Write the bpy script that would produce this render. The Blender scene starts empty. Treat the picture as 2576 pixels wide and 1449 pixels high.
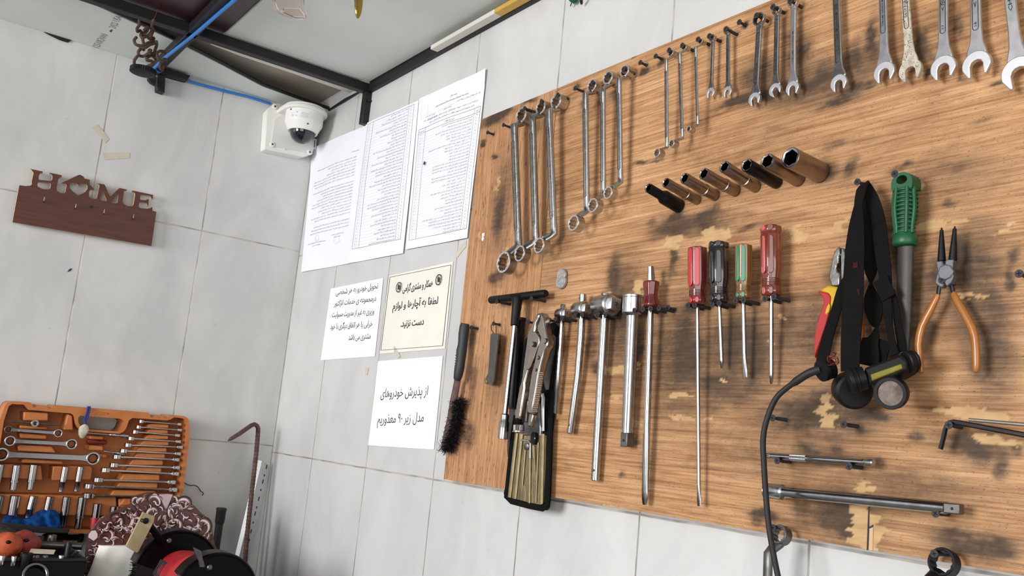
import bpy, bmesh, math, random
import numpy as np
from mathutils import Vector, Matrix, noise as mnoise
random.seed(7)
SC = bpy.context.scene
COL = SC.collection
PI = math.pi

# ------------------------------------------------------------------ camera, world, lights, exposure
FPX = 2285.83                      # focal length in pixels of a 2576 x 1449 frame
CX, CY = 1288.0, 724.5
RX = Vector((0.58845817, 0.80311184, 0.09342564))      # camera right
RD = Vector((-0.08161264, 0.17396115, -0.98136481))    # camera down
RF = Vector((-0.80439813, 0.56986743, 0.16791294))     # camera forward
CAM = Vector((2.62153716, -1.04833247, 1.5658022))
cd = bpy.data.cameras.new('camera'); cam = bpy.data.objects.new('camera', cd); COL.objects.link(cam)
cd.sensor_fit = 'HORIZONTAL'; cd.sensor_width = 36.0; cd.lens = FPX / 2576.0 * 36.0
cd.clip_start = 0.02; cd.clip_end = 100
mw = Matrix.Identity(4)
for r in range(3):
    mw[r][0] = RX[r]; mw[r][1] = -RD[r]; mw[r][2] = -RF[r]; mw[r][3] = CAM[r]
cam.matrix_world = mw
SC.camera = cam

w = bpy.data.worlds.new('world'); SC.world = w; w.use_nodes = True
nt = w.node_tree; bg = nt.nodes['Background']
tc = nt.nodes.new('ShaderNodeTexCoord'); vd = nt.nodes.new('ShaderNodeVectorMath'); vd.operation = 'DOT_PRODUCT'
vd.inputs[1].default_value = (-0.22, -0.90, 0.36)
nt.links.new(tc.outputs['Generated'], vd.inputs[0])
cr = nt.nodes.new('ShaderNodeValToRGB'); nt.links.new(vd.outputs['Value'], cr.inputs[0])
e = cr.color_ramp.elements
e[0].position = 0.0; e[0].color = (0.24, 0.235, 0.23, 1)
e[1].position = 0.95; e[1].color = (1.05, 1.10, 1.18, 1)
k = cr.color_ramp.elements.new(0.62); k.color = (0.44, 0.44, 0.45, 1)
nt.links.new(cr.outputs[0], bg.inputs[0]); bg.inputs[1].default_value = 0.62

def area(name, loc, to, sx, sy, watts, col):
    l = bpy.data.lights.new(name, 'AREA'); l.shape = 'RECTANGLE'; l.size = sx; l.size_y = sy
    l.energy = watts; l.color = col
    o = bpy.data.objects.new(name, l); COL.objects.link(o); o.location = loc
    o.rotation_euler = (Vector(to) - Vector(loc)).to_track_quat('-Z', 'Y').to_euler()
    return o
area('doorway_daylight', (1.55, -4.3, 1.95), (1.3, 0.0, 1.85), 1.5, 1.4, 146, (1.0, 0.99, 0.98))
area('side_fill', (4.4, -2.6, 1.9), (0.1, -0.4, 1.5), 2.6, 2.0, 58, (1.0, 0.99, 0.98))  # added fill from the far right, brightens the left wall and cloth

vs = SC.view_settings
SC.display_settings.display_device = 'sRGB'
vs.view_transform = 'Standard'; vs.look = 'None'; vs.gamma = 1.0; vs.use_curve_mapping = False
vs.exposure = 0.0

# ------------------------------------------------------------------ pixel -> place on the real planes
def ray(px, py):
    return RX * ((px - CX) / FPX) + RD * ((py - CY) / FPX) + RF
def BP(px, py, d=0.025):          # point d metres in front of the right wall (plane y = 0)
    r = ray(px, py); return CAM + r * ((-d - CAM.y) / r.y)
def LP(px, py, d=0.0):            # point d metres in front of the left wall (plane x = 0)
    r = ray(px, py); return CAM + r * ((d - CAM.x) / r.x)
def ZP(px, py, z):
    r = ray(px, py); return CAM + r * ((z - CAM.z) / r.z)
def mpp(P):                       # metres per photo pixel at P
    return (P - CAM).dot(RF) / FPX
def proj_px(P):
    d_ = P - CAM; return Vector((d_.dot(RX) / d_.dot(RF) * FPX, d_.dot(RD) / d_.dot(RF) * FPX))
def KK(x0, y0, s):
    return lambda x, y: (x0 + x / s, y0 + y / s)

# ------------------------------------------------------------------ materials
def srgb(r, g=None, b=None):
    if g is None: r, g, b = r
    f = lambda c: (c / 255 / 12.92) if c / 255 <= 0.04045 else ((c / 255 + 0.055) / 1.055) ** 2.4
    return (f(r), f(g), f(b), 1.0)
def mat(name, col, rough=0.5, metal=0.0, var=0.0, scale=30.0, bump=0.0, bscale=None, rvar=0.0, coat=0.0, trans=0.0, alpha=1.0, col2=None, stretch=None, spec=None):
    m = bpy.data.materials.new(name); m.use_nodes = True
    t = m.node_tree; b = t.nodes['Principled BSDF']
    c = srgb(col)
    b.inputs['Base Color'].default_value = c
    b.inputs['Roughness'].default_value = rough; b.inputs['Metallic'].default_value = metal
    if coat: b.inputs['Coat Weight'].default_value = coat; b.inputs['Coat Roughness'].default_value = 0.08
    if trans: b.inputs['Transmission Weight'].default_value = trans
    if spec is not None: b.inputs['Specular IOR Level'].default_value = spec
    if alpha < 1: b.inputs['Alpha'].default_value = alpha
    if var or bump or rvar or col2:
        co = t.nodes.new('ShaderNodeTexCoord'); mp = t.nodes.new('ShaderNodeMapping')
        t.links.new(co.outputs['Object'], mp.inputs[0])
        if stretch: mp.inputs['Scale'].default_value = stretch
        n = t.nodes.new('ShaderNodeTexNoise'); n.inputs['Scale'].default_value = scale; n.inputs['Detail'].default_value = 5; n.inputs['Roughness'].default_value = 0.6
        t.links.new(mp.outputs[0], n.inputs['Vector'])
        if var or col2:
            r = t.nodes.new('ShaderNodeValToRGB'); el = r.color_ramp.elements
            el[0].position = 0.35; el[1].position = 0.68
            if col2: el[0].color = srgb(col2); el[1].color = c
            else:
                el[0].color = tuple(x * (1 - var) for x in c[:3]) + (1,); el[1].color = tuple(min(1, x * (1 + var * 0.6)) for x in c[:3]) + (1,)
            t.links.new(n.outputs['Fac'], r.inputs[0]); t.links.new(r.outputs[0], b.inputs['Base Color'])
        if rvar:
            mr = t.nodes.new('ShaderNodeMapRange'); mr.inputs['To Min'].default_value = max(0.02, rough - rvar); mr.inputs['To Max'].default_value = rough + rvar
            t.links.new(n.outputs['Fac'], mr.inputs['Value']); t.links.new(mr.outputs[0], b.inputs['Roughness'])
        if bump:
            n2 = t.nodes.new('ShaderNodeTexNoise'); n2.inputs['Scale'].default_value = bscale or scale * 4; n2.inputs['Detail'].default_value = 4
            t.links.new(mp.outputs[0], n2.inputs['Vector'])
            bp = t.nodes.new('ShaderNodeBump'); bp.inputs['Strength'].default_value = bump; bp.inputs['Distance'].default_value = 0.002
            t.links.new(n2.outputs['Fac'], bp.inputs['Height']); t.links.new(bp.outputs[0], b.inputs['Normal'])
    return m

M = {}
M['chrome'] = mat('chrome_steel', (172, 171, 171), 0.17, 1.0, var=0.08, scale=60, rvar=0.08)
M['jaw'] = mat('bright_steel', (224, 224, 227), 0.42, 1.0, var=0.04, scale=60)  # paler steel for open jaws and the front rims of rings
M['satin'] = mat('satin_steel', (186, 186, 186), 0.26, 1.0, var=0.10, scale=80, rvar=0.08, bump=0.05)
M['old'] = mat('worn_steel', (164, 163, 159), 0.30, 1.0, var=0.22, scale=70, rvar=0.1, bump=0.1)
M['milk'] = mat('bright_satin_steel', (206, 206, 209), 0.34, 1.0, var=0.05, scale=60, rvar=0.06)
M['dkchrome'] = mat('brown_tint_socket_steel', (150, 138, 128), 0.36, 1.0, var=0.15, scale=60, rvar=0.1)  # brown of the reflected board put into the steel colour
M['blacksteel'] = mat('black_oxide_steel', (42, 42, 44), 0.42, 0.85, var=0.2, scale=90)
M['graysteel'] = mat('grey_steel', (112, 110, 108), 0.42, 0.9, var=0.2, scale=60, rvar=0.1)
M['blk'] = mat('deep_black_recess', (7, 7, 8), 0.8)
M['screw'] = mat('black_phosphate_screw', (58, 57, 60), 0.55, 0.2, var=0.2, scale=200, spec=0.3)
M['ink'] = mat('black_ink', (45, 46, 52), 0.7)
M['inkt'] = mat('faded_print', (84, 86, 94), 0.7)
M['faint'] = mat('faint_print', (186, 188, 194), 0.7)
M['inkl'] = mat('grey_ink', (128, 130, 138), 0.7)
M['dkline'] = mat('dark_groove', (48, 48, 50), 0.6, 0.4)
M['paper'] = mat('white_paper', (240, 243, 250), 0.75, var=0.03, scale=8, bump=0.03, bscale=12)
M['paperw'] = mat('bright_white_paper', (242, 246, 250), 0.7, var=0.02, scale=8, bump=0.03, bscale=12)
M['papery'] = mat('yellowed_paper', (236, 234, 222), 0.7, var=0.05, scale=10, bump=0.04, bscale=14)
M['tape'] = mat('old_tape', (206, 198, 180), 0.35, var=0.08, scale=50)
M['black'] = mat('black_plastic', (16, 16, 18), 0.5, spec=0.25, var=0.1, scale=60, bump=0.04)
M['blackg'] = mat('black_gloss_paint', (6, 6, 8), 0.3, spec=0.12)
M['rubber'] = mat('black_rubber', (24, 24, 26), 0.6, var=0.12, scale=80, bump=0.1)
M['strap'] = mat('black_elastic_strap', (18, 17, 17), 0.9, spec=0.15, var=0.25, scale=40, bump=0.25, bscale=900)
M['brushgrip'] = mat('grey_black_grip', (40, 44, 48), 0.55, var=0.12, scale=60, bump=0.08)
M['bristle'] = mat('wire_bristles', (40, 40, 42), 0.5, 0.6)
M['beamblack'] = mat('black_painted_steel', (20, 20, 23), 0.55, var=0.15, scale=20, bump=0.05)
M['white_plastic'] = mat('white_camera_housing', (240, 239, 234), 0.38, var=0.02, scale=12)
M['greypanel'] = mat('light_grey_camera_housing', (226, 226, 223), 0.45)
M['bluecable'] = mat('blue_cable_jacket', (40, 122, 205), 0.4)
M['rust'] = mat('rusty_iron', (104, 78, 58), 0.85, 0.2, col2=(66, 52, 42), scale=70, bump=0.4)
M['rebar'] = mat('rusted_rebar', (112, 84, 78), 0.7, 0.3, col2=(82, 62, 58), scale=60, bump=0.3)
M['sign'] = mat('brown_laminate', (96, 59, 47), 0.5, col2=(80, 48, 39), scale=14, stretch=(1, 1, 9))
M['signedge'] = mat('raw_board_edge', (206, 168, 132), 0.7)
M['brass'] = mat('brass', (190, 160, 84), 0.25, 1.0, var=0.15, scale=30)
M['orange'] = mat('orange_case_plastic', (192, 116, 60), 0.5, var=0.10, scale=40, bump=0.06)
M['cloth'] = mat('blue_cloth', (22, 78, 140), 0.95, col2=(10, 42, 92), scale=26, bump=0.6, bscale=60, spec=0.1)
M['tileedge'] = mat('grey_backing', (150, 148, 142), 0.8)
M['red'] = mat('red_paint', (196, 40, 46), 0.4, col2=(164, 38, 44), scale=30, coat=0.15)
M['orangeclay'] = mat('orange_rubber', (206, 92, 50), 0.6, col2=(150, 62, 36), scale=40, bump=0.2)
M['redclay'] = mat('faded_red_rubber', (166, 62, 50), 0.6, col2=(110, 40, 36), scale=40, bump=0.2)
M['beige'] = mat('yellowed_plastic', (186, 172, 132), 0.4, col2=(150, 132, 100), scale=12)
M['shell'] = mat('mother_of_pearl', (214, 210, 186), 0.25, col2=(178, 180, 160), scale=40, coat=0.4)
M['bluecord'] = mat('blue_cord', (36, 44, 130), 0.7)
M['galv'] = mat('galvanised_angle', (206, 208, 210), 0.45, 0.25, var=0.06, scale=30)
M['greenp'] = mat('green_plastic', (10, 84, 48), 0.42, var=0.08, scale=50)
M['slotgreen'] = mat('slot_shade_green', (5, 32, 20), 0.5)  # handle green darkened, putting the slots' shade into the colour
M['filesteel'] = mat('file_steel', (72, 68, 64), 0.5, 0.6, var=0.15, scale=60, bump=0.12, bscale=900)
M['orangegrip'] = mat('orange_dipped_grip', (160, 96, 26), 0.35, var=0.12, scale=40, coat=0.3)
M['forge'] = mat('grey_forged_steel', (112, 112, 116), 0.45, 0.6, var=0.15, scale=80)
M['redgrip'] = mat('red_grip', (178, 38, 40), 0.42)
M['yellowgrip'] = mat('yellow_grip', (200, 166, 28), 0.42)
M['amber'] = mat('amber_red_plastic', (122, 30, 18), 0.16, coat=0.6, col2=(84, 16, 12), scale=30)
M['dred'] = mat('clear_dark_red_plastic', (112, 44, 40), 0.15, coat=0.7, var=0.15, scale=30)
M['dblack'] = mat('clear_black_plastic', (40, 34, 32), 0.15, coat=0.7, var=0.15, scale=30)
M['dambr'] = mat('clear_amber_plastic', (132, 92, 44), 0.15, coat=0.7, var=0.2, scale=30)
M['dmar'] = mat('clear_maroon_plastic', (120, 52, 36), 0.15, coat=0.7, var=0.2, scale=30)
M['sred'] = mat('red_stripe', (196, 26, 44), 0.2, coat=0.6)
M['sblack'] = mat('black_stripe', (16, 16, 20), 0.2, coat=0.6)
M['sgreen'] = mat('green_stripe', (18, 130, 96), 0.2, coat=0.6)
M['spink'] = mat('faded_red_stripe', (196, 84, 84), 0.25, coat=0.6)
M['samber'] = mat('amber_stripe', (196, 150, 72), 0.2, coat=0.6)
M['wallet'] = mat('yellowed_clear_vinyl', (150, 130, 92), 0.25, col2=(78, 68, 50), scale=30, stretch=(6, 1, 1), coat=0.3)
M['gold_key'] = mat('key_under_yellowed_vinyl', (148, 134, 102), 0.24, 0.65, var=0.25, scale=40)
M['silver_disc'] = mat('matt_aluminium', (196, 196, 196), 0.5, 0.6, col2=(150, 150, 150), scale=200)
M['cob'] = mat('yellow_led_strip', (122, 114, 22), 0.35, var=0.2, scale=60)
M['reflector'] = mat('lamp_reflector', (150, 136, 126), 0.22, 0.85, col2=(96, 84, 78), scale=60)
M['reddot'] = mat('red_indicator', (210, 20, 30), 0.4)
M['mark'] = mat('faded_red_print', (58, 26, 25), 0.85, spec=0.1)
M['copper'] = mat('fine_copper_wire', (110, 44, 44), 0.4, 0.6)
M['paint'] = mat('chipped_cream_paint', (204, 194, 178), 0.55, col2=(168, 158, 142), scale=160)
M['dome'] = mat('smoked_dome', (26, 28, 38), 0.06, coat=0.6, spec=0.6)
M['lens'] = mat('black_lens', (10, 10, 14), 0.1, coat=1.0)
M['yellowtape'] = mat('yellow_tape', (214, 170, 76), 0.5, var=0.08, scale=30)
M['whitetrim'] = mat('off_white_trim', (222, 218, 208), 0.5)
M['greenrope'] = mat('green_rope', (18, 96, 56), 0.9, bump=0.4)
M['pinkclear'] = mat('pink_clear_plastic', (252, 240, 236), 0.05, trans=0.97)
M['scroll_dark'] = mat('print_dark_brown', (44, 26, 28), 0.4, coat=0.3)
M['scroll_brown'] = mat('print_brown', (96, 54, 48), 0.4, coat=0.3, var=0.25, scale=60)
M['scroll_mid'] = mat('print_mid_brown', (136, 86, 76), 0.4, coat=0.3)
M['scroll_white'] = mat('pinkish_white_print_and_glint', (232, 212, 214), 0.4, coat=0.3)
M['tissue'] = mat('cream_tissue_cloth', (250, 248, 240), 0.85, var=0.04, scale=20, bump=0.35, bscale=60)
M['dirtysteel'] = mat('dirty_old_tool_steel', (86, 82, 74), 0.5, 0.6, col2=(44, 42, 38), scale=60)
M['bench'] = mat('bench_top', (70, 66, 62), 0.7, var=0.2, scale=12)
M['concrete'] = mat('concrete_floor', (128, 124, 118), 0.8, var=0.15, scale=5, bump=0.1)
M['glasspane'] = mat('scratched_metal_guard', (96, 88, 90), 0.3, 0.8, var=0.2, scale=60)
# ------------------------------------------------------------------ mesh helpers
ORI = {}
class Fr:                          # a local frame: a along u, b along v, c along n
    def __init__(s, O, u, v, n): s.O, s.u, s.v, s.n = Vector(O), Vector(u).normalized(), Vector(v).normalized(), Vector(n).normalized()
    def p(s, a, b, c=0.0): return s.O + s.u * a + s.v * b + s.n * c
def frame_ab(A, B, out=Vector((0, -1, 0))):      # u from A to B, n outwards from the wall, v to the right of a hanging tool
    u = (B - A).normalized(); n = (out - u * out.dot(u)).normalized(); v = n.cross(u)
    return Fr(A, u, v, n)
BF = Fr((0, 0, 0), (1, 0, 0), (0, 0, 1), (0, -1, 0))   # right wall: a = x, b = z, c = distance from wall
LF = Fr((0, 0, 0), (0, 1, 0), (0, 0, 1), (1, 0, 0))    # left wall:  a = y, b = z, c = distance from wall

class MB:
    def __init__(s): s.v, s.f, s.m, s.mats = [], [], [], []
    def mi(s, m):
        if m not in s.mats: s.mats.append(m)
        return s.mats.index(m)
    def add(s, vs, fs, m):
        o = len(s.v); s.v.extend([Vector(x) for x in vs]); i = s.mi(m)
        for f in fs: s.f.append([o + q for q in f]); s.m.append(i)
    def loft(s, secs, m, cap=True, closed=False):
        n = len(secs[0]); vs = [p for q in secs for p in q]; fs = []
        K = len(secs)
        for i in range(K if closed else K - 1):
            j = (i + 1) % K
            for k in range(n):
                l = (k + 1) % n
                fs.append([i * n + k, i * n + l, j * n + l, j * n + k])
        if cap and not closed:
            fs.append(list(range(n))[::-1]); fs.append([(K - 1) * n + k for k in range(n)])
        s.add(vs, fs, m)
    def tube(s, pts, r, m, seg=10, flat=1.0, hint=None, cap=True, closed=False, square=False):
        pts = [Vector(p) for p in pts]; K = len(pts)
        if not isinstance(r, (list, tuple)): r = [r] * K
        secs = []; prev = None
        for i in range(K):
            if closed: t = pts[(i + 1) % K] - pts[i - 1]
            else: t = pts[min(i + 1, K - 1)] - pts[max(i - 1, 0)]
            t = t.normalized() if t.length > 1e-9 else Vector((0, 0, 1))
            h = Vector(hint) if hint is not None else (prev if prev is not None else (Vector((0, 0, 1)) if abs(t.z) < 0.9 else Vector((0, 1, 0))))
            c = h - t * h.dot(t)
            if c.length < 1e-6: c = t.orthogonal()
            c.normalize(); b = t.cross(c); prev = c
            off = PI / 4 if square else 0
            secs.append([pts[i] + b * (math.cos(off + 2 * PI * k / seg) * r[i]) + c * (math.sin(off + 2 * PI * k / seg) * r[i] * flat) for k in range(seg)])
        s.loft(secs, m, cap, closed)
    def lathe(s, A, d, prof, m, seg=24, lobes=0, lobe=0.0, cap=True, phase=0.0):
        d = Vector(d).normalized(); A = Vector(A)
        x = Vector((0, 0, 1)) if abs(d.z) < 0.9 else Vector((0, -1, 0))
        x = (x - d * x.dot(d)).normalized(); y = d.cross(x); secs = []
        for h, r in prof:
            sec = []
            for k in range(seg):
                a = 2 * PI * k / seg + phase
                q = r * (1 - lobe * (0.5 + 0.5 * math.cos(lobes * a))) if lobes else r
                sec.append(A + d * h + (x * math.cos(a) + y * math.sin(a)) * q)
            secs.append(sec)
        s.loft(secs, m, cap)
    def prism(s, poly, F, c0, c1, m):
        n = len(poly)
        ar = sum(poly[i][0] * poly[(i + 1) % n][1] - poly[(i + 1) % n][0] * poly[i][1] for i in range(n))
        if ar < 0: poly = poly[::-1]
        lo, hi = (c0, c1) if c0 < c1 else (c1, c0)
        vs = [F.p(a, b, lo) for a, b in poly] + [F.p(a, b, hi) for a, b in poly]
        fs = [list(range(n))[::-1], [n + k for k in range(n)]] + [[k, (k + 1) % n, n + (k + 1) % n, n + k] for k in range(n)]
        s.add(vs, fs, m)
    def prism3(s, pts, off, m):
        n = len(pts); off = Vector(off); vs = [Vector(p) for p in pts] + [Vector(p) + off for p in pts]
        fs = [list(range(n)), [n + k for k in range(n)][::-1]] + [[k, n + k, n + (k + 1) % n, (k + 1) % n] for k in range(n)]
        s.add(vs, fs, m)
    def box(s, F, a0, a1, b0, b1, c0, c1, m): s.prism([(a0, b0), (a1, b0), (a1, b1), (a0, b1)], F, c0, c1, m)
    def annulus(s, F, a, b, ro, inner, c0, c1, m, seg=36):
        inn = inner if callable(inner) else (lambda t: inner)
        secs = []
        ring = lambda fr, c: [F.p(a + fr(2 * PI * k / seg) * math.cos(2 * PI * k / seg), b + fr(2 * PI * k / seg) * math.sin(2 * PI * k / seg), c) for k in range(seg)]
        out = lambda t: ro
        e = min(0.0008, ro * 0.05)
        s.loft([ring(lambda t: ro - e, c0), ring(out, c0 + e), ring(out, c1 - e), ring(lambda t: ro - e, c1), ring(lambda t: inn(t) + e, c1), ring(inn, c1 - e), ring(inn, c0 + e), ring(lambda t: inn(t) + e, c0)], m, closed=True)
    def sphere(s, c, rx, ry, rz, m, seg=16, rings=10, F=None, lo=0.0, hi=PI):
        F = F or Fr(c, (1, 0, 0), (0, 1, 0), (0, 0, 1)); secs = []
        for i in range(rings + 1):
            t = lo + (hi - lo) * i / rings
            q = max(math.sin(t), 0.002)
            secs.append([F.p(rx * q * math.cos(2 * PI * k / seg), ry * q * math.sin(2 * PI * k / seg), rz * math.cos(t)) for k in range(seg)])
        s.loft(secs, m)
    def ribbon(s, pts, wid, nrm, thick, m):       # strap: centre points, widths, a normal hint; wide in plane of t x normal
        pts = [Vector(p) for p in pts]; K = len(pts); secs = []
        for i in range(K):
            t = (pts[min(i + 1, K - 1)] - pts[max(i - 1, 0)]).normalized()
            nn = Vector(nrm[i] if isinstance(nrm, list) else nrm); nn = (nn - t * nn.dot(t)).normalized(); b = t.cross(nn)
            h = (wid[i] if isinstance(wid, (list, tuple)) else wid) / 2; q = thick / 2
            secs.append([pts[i] + b * h + nn * q, pts[i] - b * h + nn * q, pts[i] - b * h - nn * q, pts[i] + b * h - nn * q])
        s.loft(secs, m)
    def curve(s, polys, F, c0, c1, m, m_side=None):   # filled outline(s) with holes, extruded
        cu = bpy.data.curves.new('tmp', 'CURVE'); cu.dimensions = '2D'; cu.fill_mode = 'BOTH'; cu.extrude = abs(c1 - c0) / 2
        for poly in polys:
            sp = cu.splines.new('POLY'); sp.points.add(len(poly) - 1); sp.use_cyclic_u = True
            for q, (x, y) in zip(sp.points, poly): q.co = (x, y, 0, 1)
        o = bpy.data.objects.new('tmp', cu); me = o.to_mesh(); mid = (c0 + c1) / 2
        vs = [F.p(v.co.x, v.co.y, mid + v.co.z) for v in me.vertices]
        if m_side:
            cap = [list(p.vertices) for p in me.polygons if abs(p.normal.z) > 0.7]; side = [list(p.vertices) for p in me.polygons if abs(p.normal.z) <= 0.7]
            o0 = len(s.v); s.v.extend(vs)
            for fl, mm in ((cap, m), (side, m_side)):
                i = s.mi(mm)
                for f in fl: s.f.append([o0 + q for q in f]); s.m.append(i)
        else: s.add(vs, [list(p.vertices) for p in me.polygons], m)
        o.to_mesh_clear(); bpy.data.objects.remove(o); bpy.data.curves.remove(cu)
    def text(s, body, P, xdir, ydir, m, height, width=None, bold=0.0, align='L', res=1, lift=None):
        """lettering whose baseline starts at P and runs along xdir; height = em size; width = forced length"""
        cu = bpy.data.curves.new('tmp', 'FONT'); cu.body = body; cu.resolution_u = res; cu.offset = bold
        o = bpy.data.objects.new('tmp', cu); me = o.to_mesh()
        if len(me.vertices):
            xs = [v.co.x for v in me.vertices]; x0, x1 = min(xs), max(xs)
            sx = (width / max(x1 - x0, 1e-6)) if width else height
            X = Vector(xdir).normalized(); Y = Vector(ydir).normalized()
            off = 0 if align == 'L' else (-(x1 - x0) * sx if align == 'R' else -(x1 - x0) * sx / 2)
            f = lift or (lambda q: q)
            s.add([f(Vector(P) + X * ((v.co.x - x0) * sx + off) + Y * (v.co.y * height)) for v in me.vertices], [list(p.vertices) for p in me.polygons], m)
        o.to_mesh_clear(); bpy.data.objects.remove(o); bpy.data.curves.remove(cu)

def obj(name, mb, parent=None, origin=None, angle=35, bevel=0.0, segs=2, sub=0):
    me = bpy.data.meshes.new(name)
    if parent is not None: origin = ORI.get(parent.name, (0, 0, 0))
    if origin is None:
        a = np.array([tuple(v) for v in mb.v]); origin = tuple((a.min(0) + a.max(0)) / 2)
    O = Vector(origin)
    me.from_pydata([tuple(v - O) for v in mb.v], [], mb.f)
    for m in mb.mats: me.materials.append(M[m])
    me.polygons.foreach_set('material_index', mb.m)
    me.polygons.foreach_set('use_smooth', [True] * len(mb.f))
    bm = bmesh.new(); bm.from_mesh(me); bmesh.ops.recalc_face_normals(bm, faces=bm.faces); bm.to_mesh(me); bm.free()
    me.set_sharp_from_angle(angle=math.radians(angle))
    me.update()
    o = bpy.data.objects.new(name, me); COL.objects.link(o)
    ORI[o.name] = tuple(O)
    if parent is None: o.location = O
    else: o.parent = parent
    if bevel:
        b = o.modifiers.new('bevel', 'BEVEL'); b.width = bevel; b.segments = segs; b.limit_method = 'ANGLE'; b.angle_limit = math.radians(40)
    if sub:
        q = o.modifiers.new('sub', 'SUBSURF'); q.levels = sub; q.render_levels = sub
    return o
def tag(o, label, cat, group=None, kind=None):
    if label: o['label'] = label
    if cat: o['category'] = cat
    if group: o['group'] = group
    if kind: o['kind'] = kind
    return o
def thing(name, label, cat, loc, group=None):
    o = bpy.data.objects.new(name, None); COL.objects.link(o); o.empty_display_size = 0.02
    o.location = loc; ORI[o.name] = tuple(loc)
    return tag(o, label, cat, group)
def struct(name, mb, **k):
    o = obj(name, mb, **k); o['kind'] = 'structure'; return o

# Persian letters -> joined presentation forms, laid out right to left
_f4 = dict(zip('بپتثجچحخسشصضطظعغفقکگلمنهیئ', (0xFE8F, 0xFB56, 0xFE95, 0xFE99, 0xFE9D, 0xFB7A, 0xFEA1, 0xFEA5, 0xFEB1, 0xFEB5, 0xFEB9, 0xFEBD, 0xFEC1, 0xFEC5, 0xFEC9, 0xFECD, 0xFED1, 0xFED5, 0xFB8E, 0xFB92, 0xFEDD, 0xFEE1, 0xFEE5, 0xFEE9, 0xFBFC, 0xFE89)))
_f2 = dict(zip('اآدذرزژو', (0xFE8D, 0xFE81, 0xFEA9, 0xFEAB, 0xFEAD, 0xFEAF, 0xFB8A, 0xFEED)))
def fa(t):
    out = []; i = 0; prev = False
    while i < len(t):
        c = t[i]; nx = t[i + 1] if i + 1 < len(t) else ' '
        if c == 'ل' and nx == 'ا':
            out.append(chr(0xFEFC if prev else 0xFEFB)); prev = False; i += 2; continue
        if c in _f4:
            j = nx in _f4 or nx in _f2
            out.append(chr(_f4[c] + (3 if prev and j else 1 if prev else 2 if j else 0))); prev = j
        elif c in _f2: out.append(chr(_f2[c] + (1 if prev else 0))); prev = False
        else: out.append(c); prev = False
        i += 1
    r = out[::-1]; k = 0; res = []
    while k < len(r):
        if r[k] in '۰۱۲۳۴۵۶۷۸۹0123456789':
            e = k
            while e < len(r) and r[e] in '۰۱۲۳۴۵۶۷۸۹0123456789,/': e += 1
            res += r[k:e][::-1]; k = e
        else: res.append(r[k]); k += 1
    return ''.join(res)
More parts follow.
